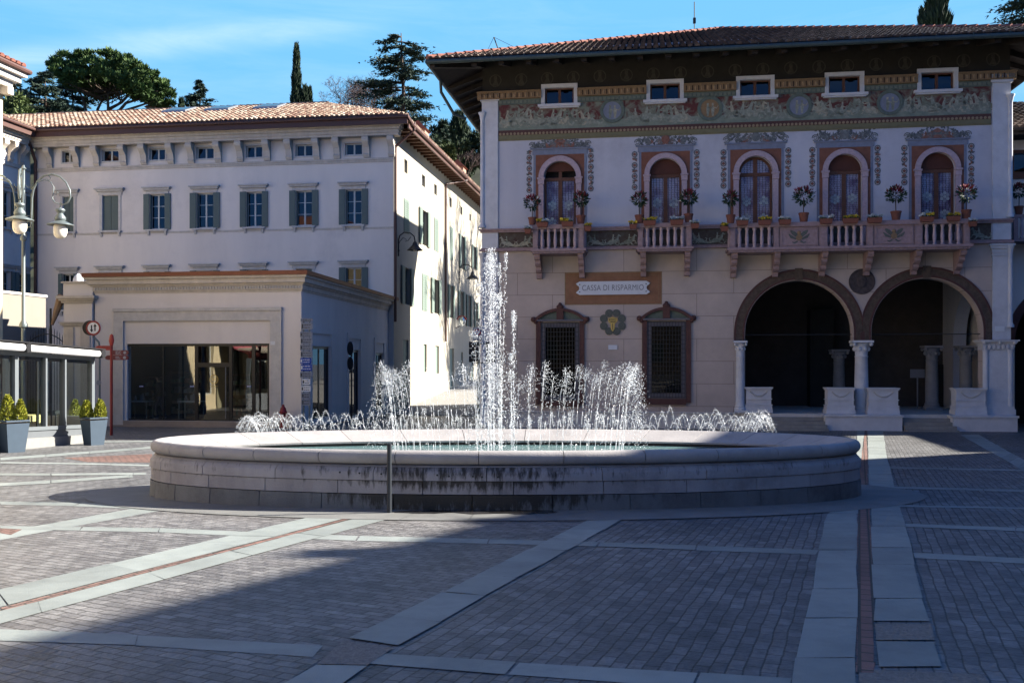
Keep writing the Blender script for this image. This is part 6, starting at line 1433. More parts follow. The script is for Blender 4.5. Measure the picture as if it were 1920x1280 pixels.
s = MB(); tiles(s, (.65, -34, zz+.26), (0, 1, 0), (-cos(R(20)), 0, sin(R(20))), 34.5, lambda x: 0, lambda x: min(8, (34.5-x)/cos(R(20))+.3), tw=.27); s.poly([(.5, .5, zz+.2), (.5, -34, zz+.2), (-6.4, -34, zz+2.9), (-6.4, -6.6, zz+2.9)]); s.poly([(.5, .5, zz+.2), (-13, .5, zz+.2), (-6.4, -6.6, zz+2.9)]); s.build('roof', M['tile_red'], lh, norm=False)
# ================================================================ GLASS VERANDA OF THE RESTAURANT
VR = 28.0; vc = ((172-CX)/FPX*VR, VR); vz0 = gz(VR)
V = Fr(vc[0], vc[1], -8.33, vz0)              # origin = right front corner; the front runs back along -v, i.e. a = towards the viewer
ver = thing('glass_veranda', 'white framed glass dining veranda with sliding panes in front of the corner house', 'veranda', V.o, V.a)
TL = .040                                       # it steps with the falling square
VX = lambda a, d, z: (-d, -a, z+a*TL)
def vs_(px, py): y, z = V.side(px, py, 0); return -y, z+y*TL
vz = lambda px, py: vs_(px, py)[1]
VLN = 9.0; VD = 3.4
zb1, zsill, zhead, ztopv = vz(172, 812), vz(172, 795), vz(172, 676), vz(176, 662)
s = MB(); s.xf = VX; s.box(0, VLN, -.02, .12, .10, zsill-.10); s.build('base_panel', mat('grey_panel', (.115, .125, .135), .5, .06, 3), ver)
s = MB(); s.xf = VX; s.box(-.02, VLN, -.10, .1, -.35, .22); s.build('plinth', mat('veranda_plinth', (.22, .215, .20), .7, .1, 4), ver)
s = MB(); s.xf = VX; s.box(0, VLN, -.06, .14, zsill-.099, zsill); s.box(0, VLN, -.05, .14, zhead, zhead+.10); s.box(-.06, .06, -.055, VD, zhead+.001, zhead+.10)
posts = [vs_(p, 700)[0] for p in (172, 120, 84, 28)]+[6.2, 7.6, 8.9]
for i, a in enumerate(posts):
    wd = .07 if i in (0, 3, 6) else .035
    s.box(a-wd, a+wd, -.055, .10, zsill+.001, zhead-.001)
s.box(-.10, .0, VD-.2, VD, 0, zhead-.001)
s.build('frame', mat('pale_frame', (.13, .145, .155), .45, .05, 5), ver)
s = MB(); s.xf = VX
for px in (78, 124): a = vs_(px, 700)[0]; s.box(a-.04, a+.04, .101, .14, zsill+.001, zhead-.001)
s.box(.12, posts[3]-.12, .06, .10, zhead-.09, zhead-.0015); s.box(posts[3]+.11, VLN, .06, .10, zhead-.09, zhead-.0015); s.box(posts[3]+.11, posts[3]+.4, .06, .10, zsill+.002, zhead-.091); s.build('dark_track', M['dark_frame'], ver)
s = MB(); s.xf = VX; s.box(.05, VLN, .02, .026, zsill+.002, zhead-.002); go = s.build('glass', M['veranda_glass'], ver)
s = MB(); s.box(-VD, -.1, .04, .046, .1, zhead); s.build('end_glass', M['veranda_glass'], ver)
s = MB(); s.box(-VD, -.0, -.02, .10, -.3, .75); s.build('end_panel', M['white_metal'], ver)
rf2 = MB(); rf2.xf = VX
rf2.prismx([(-.22, zhead+.11), (VD+.4, zhead+.52), (VD+.4, zhead+.60), (-.22, zhead+.30)], -.12, VLN); 
def canvas_mat():
    m = mat('cream_canvas', (.74, .64, .52), .8, .06, 3); N, Lk = nodes(m); b = N['Principled BSDF']; t = N.new('ShaderNodeBsdfTranslucent'); t.inputs[0].default_value = (.7, .6, .48, 1); x = N.new('ShaderNodeMixShader'); x.inputs[0].default_value = .45
    o = [n for n in N if n.type == 'OUTPUT_MATERIAL'][0]; Lk.new(b.outputs[0], x.inputs[1]); Lk.new(t.outputs[0], x.inputs[2]); Lk.new(x.outputs[0], o.inputs[0]); return m
rf2.build('roof', canvas_mat(), ver)
s = MB(); s.xf = VX; s.tube([(.02, -.24, zhead+.2), (VLN, -.24, zhead+.2)], .10, 12); s.build('awning_roller', M['white'], ver, True)
s = MB(); s.xf = VX; s.box(-.14, VLN, -.36, -.02, zhead+.315, zhead+.35)
for a in (-.02, posts[3]-.05, 7.6): s.box(a-.08, a+.08, -.37, -.12, zhead+.08, zhead+.3)
s.build('roof_trim', M['dark_frame'], ver)
s = MB(); s.box(-VD-.1, -.0, -VLN, -.06, -.3, .02); s.build('floor', mat('veranda_floor', (.25, .16, .12), .7, .15, 3), ver)
tv = MB(); tv.xf = VX; a0, z1 = vs_(36, 679)[0], vs_(60, 679)[1]; tv.box(vs_(77, 700)[0]+.2, a0+.1, .7, .75, vz(60, 712), z1-.05); o = tv.build('menu_screen', M['dark_frame']); o.location = V.o; o.rotation_euler = (0, 0, V.a); tag(o, 'dark hanging screen inside the glass veranda', 'screen')
def dining(a, d, n, lab):
    w_ = V.world(-d, -a, .02+a*TL); t = thing('dining_table', lab, 'table', w_, V.a, 'tables in the veranda')
    s = MB(); s.box(-.4, .4, -.4, .4, .74, .76); s.build('top', M['white'], t)
    s = MB(); s.hexa([(-.42, -.42, .55), (.42, -.42, .55), (.42, .42, .55), (-.42, .42, .55), (-.41, -.41, .765), (.41, -.41, .765), (.41, .41, .765), (-.41, .41, .765)]); s.build('tablecloth', ramp_mat('floral_cloth', [(0, (.6, .5, .2)), (1, (.7, .6, .3))], .8, 0, 30), t)
    s = MB(); s.tube([(0, 0, 0), (0, 0, .74)], .04, 8); s.lathe([(.25, 0), (.25, .03)], n=14); s.build('leg', M['iron'], t)
    for k, (dx, dy, r_) in enumerate(((-.75, 0, 0), (.75, 0, pi))):
        X = V.world(-d+dx, -a+dy, .02+a*TL); c = thing('dining_chair', f'dark slatted chair at the {("left","right")[k]} of the {n} veranda table', 'chair', X, V.a+r_, 'chairs in the veranda')
        s = MB(); s.box(-.2, .22, -.2, .2, .42, .46); s.build('seat', M['red'], c); s = MB(); s.box(-.22, -.19, -.2, .2, .8, .9); s.box(-.22, -.19, -.2, -.17, .46, .8); s.box(-.22, -.19, .17, .2, .46, .8); s.box(-.22, -.19, -.02, .01, .46, .8); s.build('backrest', M['iron'], c)
        for q in (-.18, .18):
            for p in (-.18, .18): s = MB(); s.box(q-.018, q+.018, p-.018, p+.018, 0, .42); s.build('leg', M['iron'], c)
for a, d, n, lab in ((1.2, 1.3, 'far', 'small table with yellow cloth at the far end of the veranda'), (3.0, 1.2, 'middle', 'small table with yellow cloth in the middle of the veranda'), (5.6, 1.3, 'near', 'small table with yellow cloth at the near end of the veranda')): dining(a, d, n, lab)
# planters with small golden conifers
M['gold_conifer'] = ramp_mat('golden_conifer', [(0, (.15, .17, .02)), (.6, (.32, .33, .03)), (1, (.45, .42, .06))], .7)
def planter(px0, px1, ptop, pbot, Y, rot, lab, shr):
    xc = ((px0+px1)/2-CX)/FPX*Y; zb_ = gz(Y); zt_ = EYE+(HZ-ptop)/FPX*Y; h = zt_-zb_; w_ = (px1-px0)/FPX*Y/2*.72
    o = thing('planter', lab, 'planter', (xc, Y, zb_), R(rot)); s = MB(); b_ = w_*.74
    s.hexa([(-b_, -b_, 0), (b_, -b_, 0), (b_, b_, 0), (-b_, b_, 0), (-w_, -w_, h), (w_, -w_, h), (w_, w_, h), (-w_, w_, h)])
    s.build('pot', M['pot_grey'], o); s = MB(); s.holes(-w_-.01, w_+.01, -w_-.01, w_+.01, [(-w_+.05, w_-.05, -w_+.05, w_-.05)], 0, .04); r_ = s.build('rim', M['pot_grey'], o); r_.rotation_euler = (R(90), 0, 0); r_.location = (0, 0, h+.041)
    s = MB(); s.box(-w_+.04, w_-.04, -w_+.04, w_-.04, h+.002, h+.02); s.build('soil', M['bark'], o)
    for dx, dy, hh_, rr, lb in shr:
        c = thing('golden_conifer', lb, 'shrub', (xc+dx, Y+dy, zt_+.015), 0, 'golden conifers in the planters'); s = MB()
        for k in range(900):
            t = random.random(); r0 = rr*(1-t**1.8)**.75*(.75+.3*random.random()); a = random.uniform(0, 2*pi); p = (r0*cos(a), r0*sin(a), .03+t*hh_); leaf(s, p, (cos(a)*.6, sin(a)*.6, 1.0), random.uniform(.05, .09), .018)
        s.build('foliage', M['gold_conifer'], c, norm=False); s = MB(); s.tube([(0, 0, 0), (0, 0, hh_*.8)], .02, 6); s.build('stem', M['bark'], c)
planter(-6, 53, 793, 847, 23.9, 54, 'grey square tapered planter nearest the viewer in front of the veranda panes', ((-.12, 0, .62, .17, 'taller golden conifer in the planter nearest the viewer'), (.17, .05, .50, .13, 'smaller golden conifer in the planter nearest the viewer')))
planter(152, 200, 787, 834, 26.6, 54, 'grey square tapered planter between the veranda end and the red signpost', ((-.2, -.0, .46, .16, 'golden conifer on the left in the planter by the red signpost'), (.15, .06, .48, .15, 'golden conifer on the right in the planter by the red signpost')))
planter(128, 160, 789, 830, 28.4, 54, 'dark square planter tucked at the veranda corner', ((-.05, 0, .55, .15, 'golden conifer in the shaded planter at the veranda corner'),))
# ================================================================ STREET LAMP with three arms
LY = 31.5; lb = P(44, 700, LY); lp = thing('street_lamp', 'tall ornate grey street lamp with three scrolled arms and bell lamps', 'street lamp', (lb[0], LY, gz(LY)))
zl = lambda py: EYE+(HZ-py)/FPX*LY-gz(LY); xl_ = lambda px: (px-44)/FPX*LY
s = MB(); zt_ = zl(318)
s.lathe([(.16, 0), (.16, .3), (.11, .5), (.10, 1.1), (.075, 1.2), (.07, zl(615)), (.13, zl(613)), (.13, zl(608)), (.06, zl(600)), (.055, zl(452)), (.10, zl(450)), (.10, zl(445)), (.05, zl(440)), (.045, zt_), (.10, zt_+.02), (.05, zt_+.08), (.03, zt_+.14)], n=14); shade_auto(s.build('pole', M['grey_metal'], lp), 45)
def arm(ang, lab):
    c, sn = cos(ang), sin(ang); f = lambda px, py: (xl_(px)*c, xl_(px)*sn, zl(py)); s = MB()
    s.tube([f(44.5, 426), f(58, 426), f(59, 400), f(60, 372), f(63, 355), f(70, 340), f(82, 330), f(97, 327), f(112, 331), f(124, 342), f(131, 357), f(132, 370), f(127, 380), f(119, 384), f(113, 382)], .03, 8)
    s.tube([f(60, 355), f(70, 342), f(84, 337), f(95, 341), f(101, 351), f(100, 362), f(105, 365), f(109, 361), f(106, 359)], .015, 6); s.tube([f(100, 362), f(98, 372), f(103, 380), f(113, 383)], .02, 6); s.tube([f(90, 328), f(95, 334), f(92, 339), f(89, 336)], .012, 5); s.tube([f(47, 346), f(52, 352), f(59, 350), f(62, 344)], .012, 5)
    s.tube([f(44.5, 405), f(58, 405)], .02, 6); a_ = s.build('arm', M['grey_metal'], lp, True)
    x, y, z = f(113, 386); k = LY/FPX; h = MB()
    h.lathe([(.03, 0), (.03, -4*k), (8*k, -6*k), (9*k, -9*k), (4.5*k, -14*k), (10*k, -22*k), (10*k, -26*k), (8*k, -28*k), (23.5*k, -35*k), (23.5*k, -36.5*k), (11*k, -35.5*k)], x, y, z, 18, caps=False); shade_auto(h.build('lamp_shade', M['grey_metal'], a_), 50)
    b = MB(); b.lathe([(11.5*k, -35.6*k), (12.2*k, -40*k), (12.2*k, -50*k), (10.5*k, -56*k), (7*k, -60*k), (1*k, -61.5*k)], x, y, z, 18); b.build('bulb', M['bulb'], a_, True)
arm(R(0), 1); arm(R(-68), 2); arm(R(180), 3)
# ================================================================ signs
def posted(name, lab, cat, px, Y): X = (px-CX)/FPX*Y; return thing(name, lab, cat, (X, Y, gz(Y))), (lambda p: (p-px)/FPX*Y), (lambda py: EYE+(HZ-py)/FPX*Y-gz(Y))
RSY = 31.4
fp_, fx, fzz = posted('fingerpost', 'red tourist signpost with four arrow boards by the planter', 'signpost', 209, RSY)
s = MB(); s.tube([(0, 0, 0), (0, 0, fzz(648))], .045, 10); s.build('pole', M['red'], fp_)
s = MB(); s.lathe([(.02, 0), (.05, .03), (.09, .2), (.06, .38), (.01, .42)], 0, 0, fzz(650), 10, 1, .3); s.build('finial', M['red'], fp_, True)
def board(x0, x1, z0, z1, m, point, d, nlines, dot):
    s = MB(); h = (z1-z0)/2; zc = (z0+z1)/2
    if point < 0: s.prism([(x1, z0), (x1, z1), (x0+h*1.1, z1), (x0, zc+h*.55), (x0, zc-h*.55), (x0+h*1.1, z0)], d, d+.03)
    else: s.prism([(x0, z0), (x1-h, z0), (x1-h*.3, z0+h*.3), (x1, zc), (x1-h*.3, z1-h*.3), (x1-h, z1), (x0, z1)], d, d+.03)
    o = s.build('arrow_board', m, fp_); t = MB()
    for k in range(nlines):
        z = z1-(k+1)*(z1-z0)/(nlines+1); a = x0+.12
        while a < x1-.3: b = min(x1-.25, a+random.uniform(.05, .16)); t.box(a, b, d-.002, d-.0005, z-.012, z+.012); a = b+.025
    if dot: t.disc(x1-.13, zc, .05, d-.002, d-.0005, 12)
    t.build('board_lettering', M['blue_grey'], o)
board(fx(180), fx(209), fzz(656.5), fzz(648), M['red'], -1, -.05, 0, False); board(fx(196), fx(211), fzz(674.5), fzz(666), M['dark_red_sign'], -1, .05, 0, False); board(fx(211), fx(242.5), fzz(665.4), fzz(656.4), M['dark_red_sign'], 1, -.05, 3, True); board(fx(211), fx(242.5), fzz(674.6), fzz(665.8), M['dark_red_sign'], 1, -.06, 2, True)
rsn, fx, fzz = posted('priority_sign', 'round white road sign with red rim and two arrows on a bent grey pole', 'road sign', 187, 34.6)
s = MB(); s.tube([(0, 0, 0), (0, 0, fzz(650)), (fx(185), 0, fzz(641)), (fx(175), 0, fzz(631)), (fx(173.5), 0, fzz(622)), (fx(173.5), 0, fzz(602))], .035, 8); s.build('pole', M['grey_metal'], rsn)
k = 34.6/FPX; x, z = fx(176.5), fzz(615); s = MB(); s.disc(x, z, 14*k, -.07, -.05, 28); q = s.build('sign_face', M['white'], rsn); s = MB(); s.ring(x, z, 10.6*k, 14*k, -.074, -.0705, 28); s.build('red_rim', M['red'], q)
s = MB()
for dx, up, m in ((-3.2, -1, 'black'), (3.2, 1, 'black')):
    xx = x+dx*k; s.box(xx-.022, xx+.022, -.074, -.0705, z-5.5*k, z+5.5*k); s.prism([(xx-.06, z+up*3*k), (xx+.06, z+up*3*k), (xx, z+up*8*k)], -.075, -.0706)
s.build('arrow', M['black'], q)
s = MB(); s.disc(fx(167), fzz(614.5), 14*k, .06, .08, 28); s.build('sign_back', M['black'], rsn); s = MB(); s.disc(fx(186), fzz(717), .09, -.05, -.036, 12); s.build('sticker', M['blue_grey'], rsn)
# direction totem at the pavilion corner
TY = 35.9; tot, fx, fzz = posted('direction_totem', 'tall stack of grey and blue direction panels at the corner of the shop pavilion', 'sign', 575, TY)
s = MB()
for p in (569, 580): s.tube([(fx(p), .03, 0), (fx(p), .03, fzz(597))], .03, 8)
s.build('pole', M['grey_metal'], tot)
for i, (a, b, y0, y1, m) in enumerate(((564, 586, 597, 603, 'blue_grey'), (565, 586, 605, 618, 'blue_grey'), (563, 586, 622, 632, 'blue_grey'), (564, 586, 633, 645, 'blue_grey'), (563, 585, 646, 657, 'blue_grey'), (564, 586, 658, 670, 'blue_grey'), (563, 584, 671, 682, 'blue'), (564, 585, 683, 695, 'blue'), (563, 585, 697, 708, 'blue_grey'), (567, 582, 710, 721, 'white'), (565, 583, 723, 734, 'white'), (566, 582, 736, 747, 'blue_grey'), (566, 583, 748, 760, 'blue_grey'))):
    s = MB(); s.box(fx(a), fx(b), -.03, -.005, fzz(y1), fzz(y0)); o = s.build('panel', M[m], tot); t = MB(); z1, z0 = fzz(y0), fzz(y1)
    for r_ in range(2):
        zc = z0+(z1-z0)*(.3+.4*r_); xx = fx(a)+.09
        while xx < fx(b)-.08: e = min(fx(b)-.05, xx+random.uniform(.03, .1)); t.box(xx, e, -.0315, -.0302, zc-.012, zc+.012); xx = e+.02
    t.box(fx(a)+.02, fx(a)+.07, -.0315, -.0302, z0+.05, z1-.05); t.build('panel_lettering', M['white'] if m == 'blue' else M['black'], o)
# hydrant
hy, fx, fzz = posted('fire_hydrant', 'red fire hydrant with two side caps in front of the shop corner', 'hydrant', 531, 36.2)
s = MB(); s.lathe([(.16, 0), (.16, .05), (.11, .07), (.11, .55), (.15, .57), (.15, .61), (.12, .64), (.10, .75), (.05, .82), (.045, .88), (.02, .89)], n=14); shade_auto(s.build('body', M['red'], hy), 40)
for sx in (-1, 1): s = MB(); s.tube([(0, 0, .45), (sx*.17, 0, .45)], .055, 10); s.tube([(sx*.17, 0, .45), (sx*.2, 0, .45)], .075, 8); s.build('side_cap', M['red'], hy)
# pole with two round sign backs beside the pavilion
rb, fx, fzz = posted('road_sign', 'pole with two round road signs seen from behind beside the shop pavilion', 'road sign', 659, 40.5); k = 40.5/FPX
s = MB(); s.tube([(0, 0, 0), (0, 0, fzz(640))], .035, 8); s.build('pole', M['black'], rb)
for py, r_ in ((653, 13), (681, 12.5)):
    s = MB(); s.disc(0, fzz(py), r_*k, -.07, -.045, 24); o = s.build('sign_back', M['black'], rb); o.rotation_euler = (0, 0, R(-56)); s = MB(); s.ring(0, fzz(py), r_*k*.86, r_*k*1.02, -.044, -.03, 24); s.build('sign_rim', M['white'], o)
# traffic light and no-parking sign at the mouth of the street
TLY = 34.8; tl_o, fx, fzz = posted('traffic_light', 'pair of dark traffic light heads back to back on a pole at the street mouth', 'traffic light', 897.5, TLY)
s = MB(); s.tube([(0, 0, 0), (0, 0, fzz(597))], .055, 10); s.build('pole', M['grey_metal'], tl_o); k = TLY/FPX
for sx, cx_ in ((-1, 891), (1, 917)):
    s = MB(); x0, x1 = fx(cx_-6), fx(cx_+6); s.box(x0, x1, -.13, .13, fzz(678), fzz(641)); s.box(min(0, x0), max(0, x1), -.02, .02, fzz(645), fzz(643)); s.box(min(0, x0), max(0, x1), -.02, .02, fzz(681), fzz(679)); o = s.build('signal_head', M['black'], tl_o)
    h = MB()
    for py in (646, 659, 673):
        xe = x0 if sx < 0 else x1; h.tube([(xe, 0, fzz(py)), (xe+sx*5.5*k, 0, fzz(py))], [.10, .115], 12, caps=False); h.tube([(xe, 0, fzz(py)), (xe+sx*.01, 0, fzz(py))], .098, 12)
    h.build('lamp_hood', M['black'], o)
s = MB(); x = fx(895); z0, z1 = fzz(638.5), fzz(613.5); s.box(x-.155, x+.155, -.1, -.085, z0, z1); o = s.build('parking_plate', M['blue_grey'], tl_o); zc = z0+(z1-z0)*.6; s = MB(); s.disc(x, zc, .115, -.104, -.1005, 20); s.build('blue_disc', M['blue'], o)
s = MB(); s.ring(x, zc, .09, .13, -.108, -.1045, 22)
for a in (pi/4, 3*pi/4): s.hexa([(x-.1*cos(a)-.015, -.108, zc-.1*sin(a)), (x-.1*cos(a)+.015, -.108, zc-.1*sin(a)), (x-.1*cos(a)+.015, -.1046, zc-.1*sin(a)), (x-.1*cos(a)-.015, -.1046, zc-.1*sin(a)), (x+.1*cos(a)-.015, -.108, zc+.1*sin(a)), (x+.1*cos(a)+.015, -.108, zc+.1*sin(a)), (x+.1*cos(a)+.015, -.1046, zc+.1*sin(a)), (x+.1*cos(a)-.015, -.1046, zc+.1*sin(a))])
s.build('red_ring', M['red'], o); s = MB(); s.box(x-.1, x+.1, -.102, -.1005, z0+.03, z0+.05); s.build('plate_lettering', M['black'], o)
# wall lamps on the street side and the mirror
def wall_lamp(px_w, px_l, ptop, pbot, x, lab):
    y, zt_ = H.side(px_w, ptop, .02); _, zb_ = H.side(px_w, pbot, .02); h = zt_-zb_; o = thing('wall_lamp', lab, 'lamp', H.world(.0, y, zb_), H.a, 'scrolled wall lamps along the street'); reach = x
    s = MB(); s.tube([(.03, 0, -.3*h), (.03, 0, .6*h), (.10, 0, .82*h), (.35*reach, 0, h), (.7*reach, 0, .97*h), (.95*reach, 0, .78*h), (reach, 0, .5*h)], .035, 8); s.tube([(.1, 0, .5*h), (.3*reach, 0, .72*h), (.5*reach, 0, .6*h), (.42*reach, 0, .5*h), (.6*reach, 0, .55*h), (.75*reach, 0, .75*h)], .018, 6)
    for q in (0, .45): s.ball((.03, 0, q*h), .07, 8)
    s.build('bracket', M['iron'], o); s = MB(); s.lathe([(.05, .5*h), (.12, .40*h), (.14, .30*h), (.42, .02*h), (.45, 0), (.40, .01*h)], reach, 0, 0, 16, caps=False); s.build('lamp_shade', M['iron'], o, True); s = MB(); s.ball((reach, 0, .03*h), .12, 10); s.build('bulb', M['bulb'], o)
wall_lamp(747, 772, 436, 470, .95, 'black scrolled wall lamp near the corner of the sunlit wall'); wall_lamp(861, 878, 496, 523, 1.0, 'black scrolled wall lamp farther up the street')
y, z = H.side(854, 602, .0); mo = thing('traffic_mirror', 'round convex traffic mirror with a red hood on the sunlit street wall', 'mirror', H.world(0, y, z), H.a)
s = MB(); s.tube([(0, 0, -.5), (.4, 0, -.3), (.5, -.1, 0)], .03, 6); s.build('arm', M['iron'], mo)
s = MB(); n = 24; s.poly([(.5+.28*cos(2*pi*k/n), -.25, .34*sin(2*pi*k/n)) for k in range(n)]); s.ball((.5, -.24, 0), .28, 20, 1, .18, 1.12)
mr = mat('mirror_glass', (.75, .82, .88), .03, .01, 2, metal=1.0); s.build('mirror', mr, mo, True); s = MB(); s.ring(.5, .03, .30, .36, -.36, -.14, 20, .2, pi-.2); s.build('hood', M['red'], mo)
# ================================================================ person inside the shop, walking left
def person(x, y, z0, rz, label):
    me = bpy.data.meshes.new('person'); J = [(0, 0, .95, .15), (0, .0, 1.12, .155), (0.01, 0, 1.32, .17), (0.02, 0, 1.46, .085), (.035, 0, 1.53, .055), (.05, 0, 1.60, .085), (.055, 0, 1.70, .085),
        (-.02, .09, .90, .105), (.12, .10, .50, .07), (.02, .10, .10, .045), (.05, .10, .045, .045), (.20, .10, .035, .035),
        (-.02, -.09, .90, .105), (-.05, -.10, .50, .07), (-.22, -.10, .13, .045), (-.20, -.10, .06, .045), (-.06, -.10, .035, .035),
        (.0, .19, 1.38, .07), (-.04, .23, 1.10, .055), (.12, .22, .92, .042), (.17, .21, .88, .035), (.0, -.19, 1.38, .07), (-.02, -.23, 1.10, .055), (.16, -.20, .98, .042), (.21, -.19, .96, .035)]
    E = [(0, 1), (1, 2), (2, 3), (3, 4), (4, 5), (5, 6), (0, 7), (7, 8), (8, 9), (9, 10), (10, 11), (0, 12), (12, 13), (13, 14), (14, 15), (15, 16), (2, 17), (17, 18), (18, 19), (19, 20), (2, 21), (21, 22), (22, 23), (23, 24)]
    me.from_pydata([j[:3] for j in J], E, []); o = bpy.data.objects.new('person', me); C.objects.link(o)
    sk = o.modifiers.new('skin', 'SKIN'); o.modifiers.new('sub', 'SUBSURF').levels = 2
    for v, j in zip(me.skin_vertices[0].data, J): v.radius = (j[3], j[3]); v.use_root = False
    me.skin_vertices[0].data[0].use_root = True
    bpy.context.view_layer.update(); m2 = bpy.data.meshes.new_from_object(o.evaluated_get(bpy.context.evaluated_depsgraph_get())); o.modifiers.clear(); o.data = m2
    mats = [mat('dark_jacket', (.018, .018, .02), .9), mat('blue_jeans', (.02, .035, .09), .9), mat('skin', (.45, .27, .2), .6), mat('pale_shoe', (.45, .45, .46), .7), mat('dark_hair', (.02, .015, .012), .7)]
    for q in mats: m2.materials.append(q)
    for p in m2.polygons:
        c = p.center; p.use_smooth = True
        p.material_index = 3 if c.z < .10 else 1 if c.z < .93 and abs(c.y) < .17 else 4 if (c.z > 1.66 or (c.z > 1.55 and c.x < .03)) else 2 if c.z > 1.49 or (c.z < .95 and abs(c.y) > .17 and c.x > .12) else 0
    o.location = (x, y, z0); o.rotation_euler = (0, 0, rz); tag(o, label, 'person')
    s = MB(); s.ball((.145, 0, 1.635), .02, 6, 1.2, .8, 1.2); s.ball((.125, .035, 1.66), .012, 6); s.ball((.125, -.035, 1.66), .012, 6); s.box(.12, .14, -.025, .025, 1.592, 1.60); s.build('face', mats[2], o, True)
    for sy in (-1, 1):
        h = MB(); bx_ = .17 if sy > 0 else .21; bz_ = .88 if sy > 0 else .96
        for k in range(4): h.tube([(bx_, sy*(.19+k*.012), bz_), (bx_+.05, sy*(.19+k*.012), bz_-.015), (bx_+.075-.005*k, sy*(.19+k*.012), bz_-.045)], [.01, .009, .007], 6)
        h.tube([(bx_-.02, sy*.19, bz_), (bx_+.02, sy*.175, bz_-.03), (bx_+.04, sy*.172, bz_-.05)], [.011, .01, .008], 6); h.build('hand', mats[2], o, True)
    return o
pw = K.world(kx(299, 780, .75), .75, op[2]); person(pw[0], pw[1], pw[2], K.a+pi, 'person in a dark jacket, jeans and pale shoes walking behind the shop glass')
# ================================================================ RIGHT WING beyond the bank (a sliver at the picture edge)
RW = Fr(*B.world(BL+.25, 1.6)[:2], -8.33, gz(38)); rw = thing('arcade_wing', 'lower arcaded wing with brown windows beside the painted palace', 'building', RW.o, RW.a); rx = lambda px, py, d=0: RW.loc(px, py, d)[0]; rzz = lambda px, py, d=0: RW.loc(px, py, d)[1]
s = MB(); Lw = 12; zt_ = rzz(1905, 258); arx = rx(1897, 700)+2.1; hs_ = [(arx-2.0, arx+2.0, -1, rzz(1905, 585)+.9), (arx+2.6, arx+6.6, -1, rzz(1905, 585)+.9)]; wh = []
for k in range(3): x0 = rx(1900, 300)+k*3.6; wh.append((x0, x0+1.1, rzz(1905, 323), rzz(1905, 288)))
s.holes(0, Lw, -.4, zt_, hs_+wh, 0, .5)
for h in hs_: s.arch_fill((h[0]+h[1])/2, 2.0, h[3]-2.0, h[3], 0, .5)
s.box(0, .5, .51, 9, -.4, zt_); s.box(Lw-.5, Lw, .51, 9, -.4, zt_); s.box(.5, Lw-.5, 8.5, 9, -.4, zt_); s.build('wall', M['house_stucco'], rw)
s = MB(); s.box(.5, Lw-.5, 5, 5.2, -.3, zt_-1); s.box(.5, Lw-.5, .51, 5.2, hs_[0][3]+.3, hs_[0][3]+.4); s.build('arcade_interior', M['dark_room'], rw)
s = MB()
for h in hs_: s.ring((h[0]+h[1])/2, h[3]-2.0, 2.0, 2.3, -.05, -.003, 30, 0, pi)
s.build('arch_moulding', M['dark_red'], rw)
for x0, x1, z0, z1 in wh:
    s = MB(); s.holes(x0-.12, x1+.12, z0-.25, z1+.12, [(x0, x1, z0, z1)], -.06, -.003); wo = s.build('window', M['wood'], rw); s = MB(); s.box(x0, x1, .1, .105, z0, z1); s.build('pane', M['window_glass'], wo); s = MB(); s.box(x0-.1, x1+.1, .51, .55, z0-.1, z1+.1); s.build('dark_room', M['dark_room'], wo)
s = MB(); s.box(-.2, Lw, -.95, .0, zt_-.1, zt_+.04); s.tube([(-.2, -1, zt_+.08), (Lw, -1, zt_+.08)], .08, 8); s.build('eaves', M['dark_wood'], rw)
s = MB(); random.seed(6); tiles(s, (-.2, -1, zt_+.12), (1, 0, 0), (0, cos(R(22)), sin(R(22))), Lw+.2, lambda x: 0, lambda x: 6.2); rr_ = s.build('roof', M['tile_dark'], rw, norm=False); s = MB(); s.poly([(-.2, -.95, zt_+.05), (Lw, -.95, zt_+.05), (Lw, 4.7, zt_+2.3), (-.2, 4.7, zt_+2.3)]); s.poly([(-.2, 4.7, zt_+2.3), (Lw, 4.7, zt_+2.3), (Lw, 9, zt_), (-.2, 9, zt_)]); s.build('roof_base', M['dark_wood'], rr_, norm=False)
s = MB(); x0 = rx(1899, 440, -.8); zq = rzz(1905, 447, -.8); s.box(x0, x0+2.2, -.9, -.003, zq-.12, zq); s.box(x0, x0+2.2, -.9, -.75, zq+.75, zq+.86); s.box(x0, x0+.15, -.9, -.75, zq+.001, zq+.749); bo_ = s.build('balcony', M['pink_marble'], rw)
for k in range(8): s = MB(); baluster(s, x0+.3+k*.25, -.82, zq+.001, zq+.749, .06); s.build('baluster', M['pink_arch'], bo_)
X = RW.world(x0+.2, -.82, zq+.862); o = thing('potted_topiary', 'potted topiary ball on the balcony of the arcaded side wing', 'potted plant', X, RW.a, 'potted topiaries along the balconies')
for n_, me in zip(('pot', 'stem', 'green_leaves', 'red_leaves', 'pale_leaves'), tms): mk(n_, me, o)
